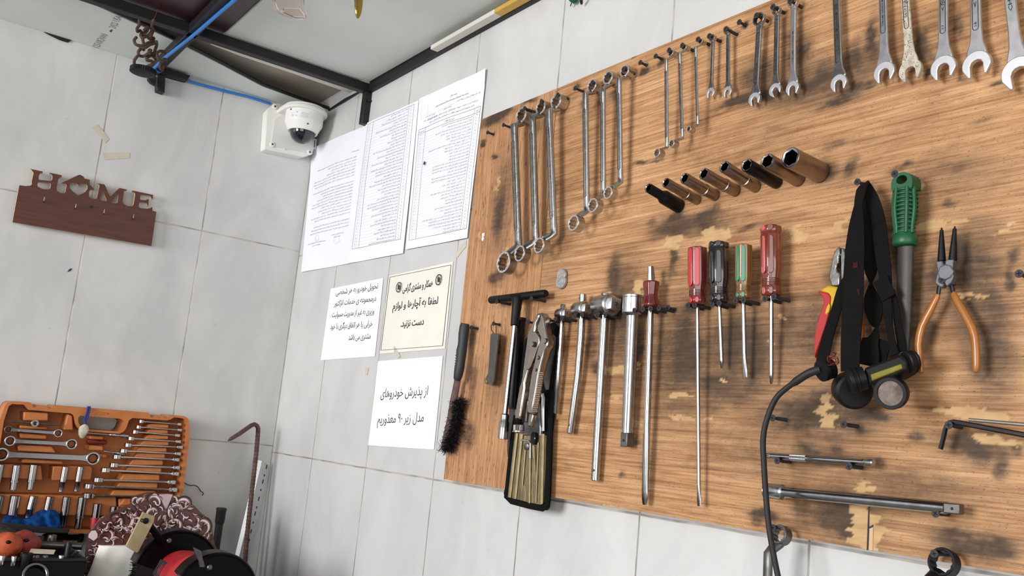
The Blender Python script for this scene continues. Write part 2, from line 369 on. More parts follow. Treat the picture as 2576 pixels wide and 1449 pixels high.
# ------------------------------------------------------------------ the room
def tile_mat(name, axis, a0, sa, z0, sz, c1, c2, grout):
    m = bpy.data.materials.new(name); m.use_nodes = True; t = m.node_tree; b = t.nodes['Principled BSDF']
    N = t.nodes.new; Lk = t.links.new
    co = N('ShaderNodeTexCoord'); sp = N('ShaderNodeSeparateXYZ'); Lk(co.outputs['Object'], sp.inputs[0])
    nz = N('ShaderNodeTexNoise'); nz.inputs['Scale'].default_value = 9; Lk(co.outputs['Object'], nz.inputs['Vector'])
    def math_(op, x, y=None):
        q = N('ShaderNodeMath'); q.operation = op
        for i, val in enumerate((x, y)):
            if val is None: continue
            if isinstance(val, (int, float)): q.inputs[i].default_value = val
            else: Lk(val, q.inputs[i])
        return q.outputs[0]
    wob = math_('MULTIPLY', math_('SUBTRACT', nz.outputs['Fac'], 0.5), 0.004)
    def dist(out, o, s):
        x = math_('DIVIDE', math_('SUBTRACT', math_('ADD', out, wob), o), s)
        f = math_('ABSOLUTE', math_('SUBTRACT', math_('FRACT', math_('ADD', x, 0.5)), 0.5))
        return math_('MULTIPLY', f, s)
    d = math_('MINIMUM', dist(sp.outputs[axis], a0, sa), dist(sp.outputs['Z'], z0, sz))
    mr = N('ShaderNodeMapRange'); mr.interpolation_type = 'SMOOTHSTEP'
    mr.inputs['From Min'].default_value = 0.0009; mr.inputs['From Max'].default_value = 0.0026; Lk(d, mr.inputs['Value'])
    n1 = N('ShaderNodeTexNoise'); n1.inputs['Scale'].default_value = 3.2; n1.inputs['Detail'].default_value = 7; n1.inputs['Roughness'].default_value = 0.62; n1.inputs['Distortion'].default_value = 0.6
    mp = N('ShaderNodeMapping'); mp.inputs['Scale'].default_value = (1.5, 1.5, 0.9); mp.inputs['Rotation'].default_value = (0.4, 0.5, 0.3)
    Lk(co.outputs['Object'], mp.inputs[0]); Lk(mp.outputs[0], n1.inputs['Vector'])
    r1 = N('ShaderNodeValToRGB'); r1.color_ramp.elements[0].position = 0.34; r1.color_ramp.elements[1].position = 0.62
    r1.color_ramp.elements[0].color = srgb(c2); r1.color_ramp.elements[1].color = srgb(c1); Lk(n1.outputs['Fac'], r1.inputs[0])
    n2 = N('ShaderNodeTexNoise'); n2.inputs['Scale'].default_value = 38; n2.inputs['Detail'].default_value = 3; Lk(co.outputs['Object'], n2.inputs['Vector'])
    r2 = N('ShaderNodeValToRGB'); r2.color_ramp.elements[0].position = 0.20; r2.color_ramp.elements[1].position = 0.30
    r2.color_ramp.elements[0].color = (0.62, 0.58, 0.52, 1); r2.color_ramp.elements[1].color = (1, 1, 1, 1); Lk(n2.outputs['Fac'], r2.inputs[0])
    mx = N('ShaderNodeMix'); mx.data_type = 'RGBA'; mx.blend_type = 'MULTIPLY'; mx.inputs['Factor'].default_value = 0.55
    Lk(r1.outputs[0], mx.inputs['A']); Lk(r2.outputs[0], mx.inputs['B'])
    gz = N('ShaderNodeTexNoise'); gz.inputs['Scale'].default_value = 14; Lk(co.outputs['Object'], gz.inputs['Vector'])
    gr = N('ShaderNodeValToRGB'); gr.color_ramp.elements[0].position = 0.38; gr.color_ramp.elements[1].position = 0.62
    gr.color_ramp.elements[0].color = srgb([x * 0.74 for x in grout]); gr.color_ramp.elements[1].color = srgb(grout); Lk(gz.outputs['Fac'], gr.inputs[0])
    m2 = N('ShaderNodeMix'); m2.data_type = 'RGBA'; Lk(mr.outputs[0], m2.inputs['Factor']); Lk(gr.outputs[0], m2.inputs['A']); Lk(mx.outputs['Result'], m2.inputs['B'])
    Lk(m2.outputs['Result'], b.inputs['Base Color'])
    bp = N('ShaderNodeBump'); bp.inputs['Distance'].default_value = 0.0015; bp.inputs['Strength'].default_value = 0.5; Lk(mr.outputs[0], bp.inputs['Height']); Lk(bp.outputs[0], b.inputs['Normal'])
    b.inputs['Roughness'].default_value = 0.42; b.inputs['Specular IOR Level'].default_value = 0.35
    return m
M['tile_r'] = tile_mat('wall_tile_right', 'X', 0.2845, 0.3163, 1.474, 0.595, (209, 209, 208), (196, 196, 195), (188, 184, 175))
M['tile_l'] = tile_mat('wall_tile_left', 'Y', -0.3015, 0.3015, 1.493, 0.591, (212, 212, 210), (195, 195, 194), (206, 199, 184))
M['gypsum'] = mat('white_gypsum_board', (222, 227, 222), 0.7, var=0.05, scale=5, bump=0.03)
M['gypsumback'] = mat('grey_beige_board', (176, 168, 154), 0.8, var=0.10, scale=4)
M['maroon'] = mat('dark_maroon_sheet', (62, 34, 40), 0.35, var=0.3, scale=5)

b = MB(); b.box(Fr((0, 0, 0), (1, 0, 0), (0, 0, 1), (0, -1, 0)), -0.1, 4.6, 0.0, 3.0, -0.1, 0.0, 'tile_r'); struct('wall_right', b, origin=(0, 0, 0))
b = MB(); b.box(Fr((0, 0, 0), (0, 1, 0), (0, 0, 1), (1, 0, 0)), -2.6, -0.0005, 0.0, 3.0, -0.1, 0.0, 'tile_l'); struct('wall_left', b, origin=(0, 0, 0))
b = MB(); b.add([(-0.1, -5.2, 0), (4.6, -5.2, 0), (4.6, 0, 0), (-0.1, 0, 0), (-0.1, -5.2, -0.1), (4.6, -5.2, -0.1), (4.6, 0, -0.1), (-0.1, 0, -0.1)], [[0, 1, 2, 3], [7, 6, 5, 4], [0, 4, 5, 1], [1, 5, 6, 2], [2, 6, 7, 3], [3, 7, 4, 0]], 'concrete'); struct('floor', b)

ZF = Fr((0, 0, 0), (1, 0, 0), (0, 1, 0), (0, 0, 1))
def ceil_poly(pts, z, m, th=0.012, name='ceiling'):
    q = MB(); q.prism(pts, ZF, z, z + th, m); return struct(name, q)
# large white board right of the beam, hung just off the right wall
ceil_poly([(0.372, -0.424), (0.372, -0.016), (4.5, -0.012), (4.5, -2.2), (1.9, -2.2), (1.9, -0.424)], 2.527, 'gypsum')
# white board along the left wall, its loose edge running askew
sag = MB(); pts = [(0.0005, -1.6), (0.0005, -0.0005), (0.075, -0.0005), (0.085, -0.12), (0.099, -0.222), (0.165, -0.37), (0.226, -0.516), (0.297, -0.749), (0.31, -1.6)]
sag.prism(pts, ZF, 2.523, 2.534, 'gypsum'); sgo = struct('ceiling', sag)
# dark underlay line of that loose board and grey board above it
ceil_poly([(0.0, -1.6), (0.0, -0.0005), (0.352, -0.0005), (0.352, -1.6)], 2.566, 'gypsumback')
ceil_poly([(0.345, -2.2), (0.345, -0.4255), (1.899, -0.4255), (1.899, -2.2)], 2.532, 'maroon', 0.02)
q = MB(); q.prism3([ZP(x, y, 2.540) for x, y in [(537, 103), (530, 112), (600, 139), (740, 186), (876, 233), (893, 227), (740, 172), (600, 125)]], (0, 0, 0.008), 'whitetrim'); tag(obj('board_strip', q), 'pale strip of board along the left side of the long black beam', 'strip')
q = MB(); q.prism([(-0.79, 2.5228), (-0.775, 2.519), (-0.75, 2.514), (-0.73, 2.514), (-0.722, 2.5228)], LF, 0.0005, 0.004, 'beamblack'); tag(obj('wall_gap_shade', q), 'dark sagging strip for the shaded gap between the left wall and the ceiling board', 'cable')  # dark sliver painted in for the shade of the wall gap
q = MB(); q.tube([(0.085, -0.003, 2.5195), (0.2, -0.004, 2.522), (0.30, -0.004, 2.5225)], [0.003, 0.005, 0.002], 'beamblack', seg=6); tag(obj('dark_edge_strip', q), 'dark strip between the right wall and the ceiling near the camera', 'seam')  # dark strip along the top of the right wall
b = MB(); P = ZP(338, 61, 2.522)
ln = [(0.303, -0.749), (0.232, -0.516), (0.171, -0.37), (0.104, -0.222), (0.09, -0.12), (0.08, -0.002)]
b.tube([(x, y, 2.528) for x, y in ln], 0.005, 'beamblack', seg=6); tag(obj('cable', b), 'thin black cable lying along the loose edge of the white ceiling board', 'cable')
# edge strip and a black strip painting the gap's shade along the right wall
b = MB(); b.box(BF, 0.372, 3.2, 2.500, 2.53, 0.0005, 0.012, 'beamblack'); struct('trim_gap_shade', b)
b = MB()
A = ZP(1110, 130, 2.507); B_ = ZP(1258, 48, 2.507)
b.box(Fr((0, 0, 0), (1, 0, 0), (0, 1, 0), (0, 0, 1)), A.x, 1.02, -0.034, -0.012, 2.502, 2.513, 'whitetrim'); o = obj('edge_strip', b, bevel=0.0015)
tag(o, 'narrow off-white strip along the ceiling edge above the taped sheets', 'strip')
b = MB(); b.box(Fr((0, 0, 0), (1, 0, 0), (0, 1, 0), (0, 0, 1)), 1.02, 3.0, -0.034, -0.012, 2.502, 2.513, 'yellowtape'); o = obj('edge_tape', b, bevel=0.0015)
tag(o, 'yellow taped strip continuing the off-white strip along the ceiling edge', 'tape')

# steel frame of the loft
def bar(name, A, B, s, label, up=(0, 0, 1)):
    q = MB(); q.tube([A, B], s * 0.7071, 'beamblack', seg=4, square=True, hint=up); return tag(obj(name, q, bevel=0.002), label, 'beam')
bar('steel_beam', (0.357, -2.2, 2.512), (0.357, -0.001, 2.512), 0.026, 'long black square steel beam running under the ceiling to the right wall')
bar('cross_beam', (0.001, -0.502, 2.512), (2.2, -0.502, 2.512), 0.026, 'black square steel cross beam carrying the bright blue cable', (0, 0, 1))
q = MB(); q.box(BF, 0.352, 0.374, 2.405, 2.499, 0.001, 0.020, 'beamblack'); q.box(BF, 0.348, 0.353, 2.43, 2.438, 0.002, 0.012, 'beamblack'); q.box(BF, 0.374, 0.379, 2.47, 2.477, 0.002, 0.012, 'beamblack')
tag(obj('wall_bracket', q, bevel=0.0015), 'short black steel upright on the right wall below the beam end', 'bracket')
q = MB(); k0 = KK(0, 0, 3.903)
q.prism3([LP(*k0(x, y), 0.03) for x, y in ((1548, 740), (1625, 740), (1618, 910), (1545, 885))], (-0.03 + 0.001, 0, 0), 'beamblack')
q.prism3([LP(*k0(x, y), 0.03) for x, y in ((1560, 650), (1870, 740), (1840, 790), (1560, 715))], (-0.03 + 0.001, 0, 0), 'beamblack')
q.prism3([LP(*k0(x, y), 0.045) for x, y in ((1455, 730), (1535, 745), (1530, 840), (1480, 810), (1455, 780))], (-0.015, 0, 0), 'beamblack')
tag(obj('wall_bracket', q, bevel=0.0015), 'black steel bracket stub on the left wall under the cross beam', 'bracket')

# printing on the left ceiling board
q = MB(); A = ZP(*k0(970, 475), 2.5225); B_ = ZP(*k0(1065, 345), 2.5225); yd = (B_ - A).cross(Vector((0, 0, -1)))
q.text('1250X3000', A, B_ - A, -yd, 'inkl', 0.026, width=(B_ - A).length)
A = ZP(*k0(1130, 285), 2.5225); B_ = ZP(*k0(1200, 170), 2.5225)
q.text('2022 U5A', A, B_ - A, -yd, 'inkl', 0.024, width=(B_ - A).length)
A = ZP(*k0(1072, 305), 2.5225); B_ = ZP(*k0(1108, 292), 2.5225); C_ = ZP(*k0(1090, 318), 2.5225)
q.add([A, ZP(*k0(1095, 290), 2.5225), B_, C_], [[0, 1, 2, 3]], 'ink')
o = obj('lettering', q, parent=sgo)

# blue cable over the beam and along the wall to the camera
q = MB(); pts = [ZP(620, -30, 2.492), ZP(590, 0, 2.492), ZP(490, 86, 2.492), ZP(412, 148, 2.493), ZP(394, 166, 2.488)]
pts += [LP(386, 174, 0.052), LP(396, 179, 0.03), LP(440, 193, 0.012), LP(500, 212, 0.008), LP(570, 230, 0.008), LP(620, 242, 0.006), LP(655, 252.5, 0.006), LP(672, 258, 0.005), LP(681, 261, 0.0045)]
q.tube(pts, 0.0042, 'bluecable', seg=10)
tag(obj('blue_cable', q), 'bright blue cable running along the cross beam to the white camera', 'cable')

# rusty wire lettering standing on a black toothed disc
r0 = thing('wire_calligraphy', 'rusty bent-rod calligraphy standing on a black disc near the ceiling', 'ornament', LP(*k0(1430, 650), 0.372))
paths = [[(1365, 200), (1370, 240), (1345, 280), (1350, 310), (1375, 300), (1400, 320), (1440, 310), (1452, 270), (1430, 280), (1410, 300)],
 [(1510, 190), (1500, 230), (1490, 262), (1508, 290), (1492, 330), (1480, 372)], [(1380, 330), (1400, 352), (1460, 340), (1490, 300)],
 [(1340, 365), (1316, 400), (1340, 440), (1400, 446), (1450, 422), (1500, 402), (1508, 372), (1470, 382), (1440, 360), (1400, 370), (1380, 345)],
 [(1366, 458), (1420, 470), (1470, 440), (1520, 425)], [(1400, 380), (1415, 430), (1460, 440), (1510, 400)],
 [(1395, 470), (1358, 510), (1370, 545), (1410, 552), (1445, 532), (1482, 492), (1462, 500), (1500, 530)], [(1400, 470), (1412, 492)],
 [(1360, 540), (1320, 590), (1325, 640), (1380, 662), (1440, 655), (1500, 625), (1490, 600), (1440, 590), (1450, 562), (1490, 545), (1510, 562)],
 [(1535, 400), (1540, 440), (1520, 500), (1515, 560), (1530, 580)], [(1630, 530), (1600, 505), (1550, 510), (1545, 560), (1580, 600), (1610, 580), (1640, 590)], [(1580, 610), (1570, 660), (1590, 690), (1602, 650)]]
for i, p in enumerate(paths):
    q = MB(); pp = [LP(*k0(x, y), 0.372 + 0.006 * math.sin(i * 1.7 + j)) for j, (x, y) in enumerate(p)]
    sm = [pp[0]]
    for a_, b_, c_, d_ in zip([pp[0]] + pp[:-2], pp[:-1], pp[1:], pp[2:] + [pp[-1]]):
        for s_ in (0.25, 0.5, 0.75, 1.0):
            sm.append(0.5 * ((2 * b_) + (c_ - a_) * s_ + (2 * a_ - 5 * b_ + 4 * c_ - d_) * s_ ** 2 + (-a_ + 3 * b_ - 3 * c_ + d_) * s_ ** 3))
    q.tube(sm, 0.0037, 'rust', seg=7); obj('bent_rod', q, parent=r0)
q = MB(); q.tube([LP(*k0(1544, 92), 0.374), LP(*k0(1535, 140), 0.374), LP(*k0(1510, 190), 0.372)], 0.0012, 'copper', seg=5); obj('tie_wire', q, parent=r0)
q = MB(); c = LP(*k0(1405, 700), 0.372); q.lathe(c - Vector((0, 0, 0.006)), (0, 0, 1), [(0, 0.024), (0.001, 0.0305), (0.012, 0.0305), (0.013, 0.025)], 'black', seg=72, lobes=36, lobe=0.05)
o = obj('toothed_disc', q); tag(o, 'black ridged plastic disc under the rusty calligraphy near the ceiling', 'disc')

# things hanging at the top edge of the photo
def goggles():
    g = thing('safety_goggles', 'clear pinkish safety goggles hanging from above, left of the brass hook', 'goggles', Vector((0.95, -0.47, 2.40)))
    k = KK(600, 0, 3.903); D = 0.95
    out = [(330, -180), (335, 20), (350, 80), (385, 130), (450, 165), (530, 185), (610, 192), (655, 180), (665, 155), (640, 60), (620, -180)]
    inn = [(352, -170), (356, 20), (372, 76), (402, 118), (460, 150), (535, 168), (600, 174), (640, 165), (648, 150), (622, 60), (602, -170)]
    q = MB(); f = [LP(*k(x, y), D) for x, y in out]; f2 = [LP(*k(x, y), D) for x, y in inn]; off = Vector((0.004, 0, 0)); n = len(f)
    q.loft([f, [p + off for p in f], [p + off for p in f2], f2], 'pinkclear', cap=False, closed=True); obj('frame', q, parent=g)
    q = MB(); q.prism3([LP(*k(x, y), D - 0.002) for x, y in [(350, -170), (354, 20), (372, 76), (402, 120), (460, 152), (535, 170), (602, 176), (644, 160), (622, 60), (602, -170)]], (0.0015, 0, 0), 'pinkclear'); obj('lens', q, parent=g)
    q = MB(); q.prism3([LP(*k(x, y), D + 0.006) for x, y in [(440, 82), (600, 90), (640, 150), (648, 182), (560, 178), (430, 120)]], (0.003, 0, 0), 'pinkclear'); obj('vent_flap', q, parent=g)
    q = MB(); c = LP(*k(430, 115), D + 0.008); q.lathe(c, (1, 0, 0), [(0, 0.003), (0.002, 0.003), (0.002, 0.0012)], 'tape', seg=12); obj('rivet', q, parent=g)
goggles()
q = MB(); k = KK(600, 0, 3.903); D = 1.0
q.loft([[LP(*k(cx_ + w_ * math.cos(t) * 0.5, y_), D + 0.006 * math.sin(t)) for t in [2 * PI * i / 12 for i in range(12)]] for cx_, y_, w_ in ((1180, -120, 86), (1180, 0, 86), (1178, 60, 80), (1176, 120, 66), (1174, 160, 44), (1172, 182, 20))], 'brass')
tag(obj('brass_hook', q), 'shiny brass hook tip hanging at the top edge, right of the goggles', 'hook')
q = MB(); k = KK(1180, 0, 6.038)
q.tube([BP(*k(1580, -60), 0.012), BP(*k(1585, 10), 0.012), BP(*k(1570, 40), 0.012)], [0.009, 0.009, 0.004], 'greenrope', seg=8)
for a_, b_ in (((1530, 0), (1545, 25)), ((1600, 30), (1590, 55)), ((1560, 35), (1540, 92)), ((1575, 20), (1555, 50))): q.tube([BP(*k(*a_), 0.012), BP(*k(*b_), 0.008)], 0.0012, 'greenrope', seg=5)
tag(obj('rope_end', q), 'frayed green rope end hanging at the top edge of the right wall', 'rope')
q = MB(); q.tube([BP(*k(1705, -40), 0.02), BP(*k(1706, 40), 0.012), BP(*k(1708, 66), 0.010)], [0.003, 0.003, 0.002], 'beamblack', seg=6)
tag(obj('nail', q), 'dark nail in the right wall beside the green rope end', 'nail')

# small marks and leftovers on the tiles
def tape(pts, label, plane=LP, m='tape'):
    q = MB(); q.prism3([plane(x, y, 0.0006) for x, y in pts], (0.0004, 0, 0) if plane is LP else (0, -0.0004, 0), m); return tag(obj('tape_scrap', q), label, 'tape')
tape([k0(910, 1255) , k0(955, 1222), k0(1005, 1275), k0(1070, 1365), k0(1035, 1405), k0(990, 1350), k0(945, 1300)], 'translucent tape scrap across a grout line of the left wall above the sign')
k1 = KK(0, 371, 3.903)
tape([k1(1005, 50), k1(1275, 48), k1(1270, 105), k1(1025, 122)], 'faded strip of tape on the left wall above the house-shaped letter')
q = MB(); q.prism3([LP(*k1(x, y), 0.0006) for x, y in [(660, 1222), (680, 1195), (700, 1186), (705, 1195), (690, 1212)]], (0.0008, 0, 0), 'ink'); tag(obj('ink_mark', q), 'small dark blue dash on a left wall tile below the sign', 'mark')
q = MB(); k = KK(200, 1000, 3.2268)
q.tube([LP(*k(x, y), 0.006) for x, y in [(850, 690), (875, 708), (900, 715), (930, 712), (955, 720), (972, 742), (985, 762), (1000, 768), (1006, 780), (995, 795)]], 0.0013, 'ink', seg=6); tag(obj('wire', q), 'thin dark bent wire against the left wall beside the orange case', 'wire')
# ------------------------------------------------------------------ HOME key rack on the left wall
def wall2d(k, plane, d):
    """crop coordinates -> (a, b) of the wall frame at depth d"""
    if plane is LP: return lambda x, y: (lambda P: (P.y, P.z))(LP(*k(x, y), d))
    return lambda x, y: (lambda P: (P.x, P.z))(BP(*k(x, y), d))
k1 = KK(0, 371, 3.903); g = wall2d(k1, LP, 0.022)
rk = thing('key_rack', 'brown wooden key rack with cut-out word HOME on the left wall', 'key rack', LP(*k1(830, 800), 0.012))
outl = [(190,370),(250,378),(300,375),(312,362),(312,330),(330,250),(320,232),(298,210),(420,235),(418,248),(395,252),(383,275),(379,308),(388,318),(498,329),(512,317),(516,280),(505,265),(487,255),(487,248),(607,272),(605,290),(585,295),(572,310),(555,400),(560,425),(590,445),(630,450),(642,437),(655,368),(645,357),(605,348),(770,270),(788,268),(820,285),(830,305),(882,318),(880,362),(930,415),(893,412),(876,430),(872,480),(890,500),(935,506),(951,495),(978,372),(970,362),(955,352),(1025,362),(1035,380),(1075,475),(1087,478),(1160,408),(1175,398),(1248,413),(1245,422),(1222,425),(1215,440),(1203,530),(1215,555),(1250,575),(1298,577),(1311,560),(1328,460),(1322,445),(1295,430),(1300,422),(1503,465),(1500,502),(1487,502),(1480,482),(1465,472),(1392,463),(1381,470),(1374,505),(1385,515),(1428,518),(1450,506),(1462,506),(1455,570),(1446,568),(1440,548),(1425,540),(1376,535),(1366,545),(1362,582),(1375,595),(1450,602),(1480,592),(1497,582),(1495,620),(1535,632),(1487,967),(122,732)]
holes = [[(378,338),(490,347),(500,358),(494,400),(480,412),(420,408),(372,385),(366,365)],
         [(770,374),(760,360),(742,349),(710,345),(688,358),(681,380),(690,405),(715,434),(765,470),(810,453),(838,434),(856,410),(860,382),(848,362),(815,354),(785,362)],
         [(1005,438),(1015,440),(1045,510),(1040,528),(1000,522),(978,505),(981,490)], [(1157,462),(1162,470),(1154,540),(1140,550),(1095,545),(1086,535),(1140,470)]]
q = MB(); q.curve([[g(*p) for p in outl]] + [[g(*p) for p in h] for h in holes], LF, 0.012, 0.022, 'sign', 'signedge'); obj('board', q, parent=rk)
for hx, hy in ((422, 528), (732, 594), (1010, 648), (1298, 696)):
    q = MB(); P = LP(*k1(hx, hy + 8), 0.022); q.tube([P - Vector((0.004, 0, 0)), P + Vector((0.007, 0, 0.0)), P + Vector((0.0105, 0, 0.002)), P + Vector((0.011, 0, 0.012))], [0.0013, 0.0013, 0.0013, 0.0008], 'chrome', seg=8); obj('hook', q, parent=rk)
q = MB(); P = LP(*k1(893, 583), 0.0222); q.lathe(P, (1, 0, 0), [(0, 0.0045), (0.001, 0.004)], 'screw', seg=16); obj('screw_head', q, parent=rk)
for hx, hy in ((500, 560), (1250, 700)):
    q = MB(); P = LP(*k1(hx, hy), 0.012); q.box(Fr(P, (0, 1, 0), (0, 0, 1), (1, 0, 0)), -0.012, 0.012, -0.008, 0.008, -0.0115, 0.0005, 'signedge'); obj('wall_spacer', q, parent=rk)

# ------------------------------------------------------------------ dome camera
k = KK(640, 240, 8.05)
cr_ = thing('security_camera', 'white dome security camera on a wall box in the room corner', 'camera', LP(*k(800, 900), 0.03))
q = MB(); q.curve([[wall2d(k, LP, 0.035)(*p) for p in [(350, 205), (420, 180), (500, 182), (505, 215), (690, 190), (1000, 230), (1150, 320), (1190, 600), (1200, 900), (1185, 1110), (1150, 1195), (960, 1252), (240, 1105), (202, 1085), (255, 320)]]], LF, 0.001, 0.040, 'white_plastic'); obj('mounting_box', q, parent=cr_, bevel=0.005, segs=3)
q = MB(); q.curve([[wall2d(k, LP, 0.043)(*p) for p in [(410, 500), (470, 440), (640, 350), (1180, 380), (1195, 900), (1185, 1085), (1110, 1110), (1060, 1165), (430, 1040), (425, 960), (345, 935)]]], LF, 0.038, 0.043, 'greypanel'); obj('box_cover', q, parent=cr_, bevel=0.002)
for sx, sy in ((362, 990), (1120, 1150), (415, 225)):
    q = MB(); P = LP(*k(sx, sy), 0.0435); q.lathe(P - Vector((0.002, 0, 0)), (1, 0, 0), [(0, 0.009), (0.002, 0.009), (0.004, 0.006)], 'white_plastic', seg=20); q.lathe(P, (1, 0, 0), [(0, 0.0035), (0.0026, 0.003)], 'graysteel', seg=12); obj('cover_screw', q, parent=cr_)
q = MB(); Pa, Pb = LP(*k(1245, 900), 0.03), LP(*k(1232, 1075), 0.03); q.tube([Pa, Pb], 0.003, 'white_plastic', seg=8)
for P in (Pa, Pb): q.tube([P + Vector((0, 0.003, 0)), P + Vector((0, -0.012, 0))], 0.003, 'white_plastic', seg=8)
obj('hinge', q, parent=cr_)
q = MB(); q.tube([LP(*k(600, 1095), 0.0432), LP(*k(617, 1038), 0.0432)], [0.003, 0.0005], 'paperw', seg=3); obj('arrow_mark', q, parent=cr_)
DX = 0.098
C1 = LP(*k(1005, 520), DX)                     # middle of the camera body on its axis
yc, zc = C1.y, C1.z
# canopy: a plate with a round end, standing out of the box
def stadium(r, x0, n=20): return [(x0, yc - r)] + [(DX + r * math.sin(PI * i / n), yc - r * math.cos(PI * i / n)) for i in range(n + 1)] + [(x0, yc + r)]
R0 = 0.066
q = MB()
for (za, zb, ra) in ((0.021, 0.033, R0), (0.033, 0.040, R0 * 0.94)):
    st = stadium(ra, 0.012); n_ = len(st)
    q.loft([[Vector((x, y, zc + za)) for x, y in st], [Vector((x, y, zc + zb)) for x, y in st]], 'white_plastic')
obj('canopy', q, parent=cr_, bevel=0.004, segs=3)
q = MB(); A = Vector((DX, yc, zc)); q.lathe(A, (0, 0, -1), [(-0.024, 0.056), (0.010, 0.056), (0.014, 0.0545), (0.022, 0.050), (0.031, 0.046), (0.034, 0.044), (0.034, 0.040), (0.030, 0.038)], 'white_plastic', seg=48); obj('camera_body', q, parent=cr_, angle=28)
q = MB(); q.sphere(A - Vector((0, 0, 0.031)), 0.0385, 0.0385, 0.040, 'dome', seg=32, rings=14, F=Fr(A - Vector((0, 0, 0.031)), (1, 0, 0), (0, 1, 0), (0, 0, -1)), lo=0.0, hi=PI / 2); obj('dome', q, parent=cr_)
q = MB(); q.annulus(Fr(A - Vector((0, 0, 0.033)), (1, 0, 0), (0, 1, 0), (0, 0, -1)), 0, 0, 0.0445, 0.0385, 0, 0.004, 'white_plastic', 40); obj('dome_ring', q, parent=cr_)
# rating label on the curved body
q = MB(); a0 = math.atan2((CAM.y - yc), (CAM.x - DX))
def on_body(s, z, r=0.0563): return Vector((DX + r * math.cos(a0 + s / r), yc + r * math.sin(a0 + s / r), zc + z))
sec = [[on_body(s_, 0.012), on_body(s_, -0.009)] for s_ in np.linspace(-0.050, 0.016, 14)]
q.add([p for s_ in sec for p in s_], [[2 * i, 2 * i + 2, 2 * i + 3, 2 * i + 1] for i in range(13)], 'paperw'); lab = obj('rating_label', q, parent=cr_)
q = MB()
def bodytext(s_, z, body, h, wdt): q.text(body, Vector((0, 0, 0)), (1, 0, 0), (0, 1, 0), 'inkl', h, width=wdt, lift=lambda v: on_body(s_ + v.x, z + v.y, 0.0566))
for i in range(6): bodytext(-0.011, 0.006 - i * 0.0026, ('WARNING: Electrical equipment', 'Refer servicing to qualified', 'This device complies with', 'part 15 of the FCC Rules', 'Operation is subject to', 'the following conditions')[i], 0.0022 if i else 0.0028, 0.024 - 0.002 * (i % 3))
bodytext(-0.045, 0.003, 'UL C', 0.004, 0.012); bodytext(-0.043, -0.005, 'CE', 0.006, 0.009); bodytext(-0.024, 0.005, 'I', 0.006, 0.0012)
for s_, z_ in ((-0.030, 0.008), (-0.030, -0.004)): bodytext(s_, z_, '12V', 0.0025, 0.009)
obj('lettering', q, parent=lab)
q = MB(); P = on_body(-0.046, 0.017); q.lathe(P - Vector((0.003, 0, 0)), (1, 0, 0), [(0, 0.0025), (0.004, 0.0022)], 'graysteel', seg=10); obj('body_screw', q, parent=cr_)
q = MB(); P = on_body(0.012, -0.022, 0.051); q.lathe(P - Vector((0.004, 0, 0)), (1, 0, 0), [(0, 0.0025), (0.005, 0.0022)], 'graysteel', seg=10); obj('body_screw', q, parent=cr_)

# ------------------------------------------------------------------ sheets and notices on the right wall
def bil(c, u, v):  # c = TL, TR, BR, BL ; v downwards
    return (c[0] * (1 - u) + c[1] * u) * (1 - v) + (c[3] * (1 - u) + c[2] * u) * v
def sheet(name, label, cnr, d, m, bulge, seed, group=None, nu=14, nv=18, curl=None):
    c = [BP(x, y, d) for x, y in cnr]; rnd = random.Random(seed)
    a1, a2, a3 = [rnd.uniform(0, 6.28) for _ in range(3)]
    def h(u, v):
        e = 0.4 + 0.6 * math.sin(PI * u) * math.sin(PI * v)
        z = bulge * e * (0.9 + 0.5 * math.sin(5 * u + a1) * math.sin(4 * v + a2) + 0.35 * math.sin(9 * u + 3 * v + a3))
        if curl: z += curl(u, v)
        return z
    pt = lambda u, v, l=0.0: bil(c, u, v) + Vector((0, -(h(u, v) + l), 0))
    q = MB(); vs = [pt(i / nu, j / nv) for j in range(nv + 1) for i in range(nu + 1)]; n = len(vs)
    fs = [[j * (nu + 1) + i, j * (nu + 1) + i + 1, (j + 1) * (nu + 1) + i + 1, (j + 1) * (nu + 1) + i] for j in range(nv) for i in range(nu)]
    q.add(vs, fs, m); o = obj(name, q)
    sm = o.modifiers.new('thick', 'SOLIDIFY'); sm.thickness = 0.0003; sm.offset = -1
    es = o.modifiers.new('crisp', 'EDGE_SPLIT'); es.split_angle = math.radians(40)
    tag(o, label, 'paper', group); return o, pt, c
def put(q, pt, body, u0, u1, v, h, m='ink', bold=0.0, res=1, l=0.0006, c=None):
    """one line of writing between u0 and u1 with its baseline at v, laid on the sheet surface"""
    W = 1.0
    def lift(P): return pt(u0 + (u1 - u0) * P.x, v - P.z * h, l)
    q.text(body, Vector((0, 0, 0)), (1, 0, 0), (0, 0, 1), m, 1.0, width=1.0, bold=bold, res=res, lift=lift)
def rule(q, pt, u0, v0, u1, v1, w, m='ink', n=10, l=0.0005, asp=1.0):
    du, dv = u1 - u0, v1 - v0
    hor = abs(du) > abs(dv); a, b = (0, w / 2) if hor else (w / 2, 0)
    vs = []
    for i in range(n + 1):
        t = i / n; u, v = u0 + du * t, v0 + dv * t
        vs += [pt(u - a, v - b, l), pt(u + a, v + b, l)]
    q.add(vs, [[2 * i, 2 * i + 2, 2 * i + 3, 2 * i + 1] for i in range(n)], m)
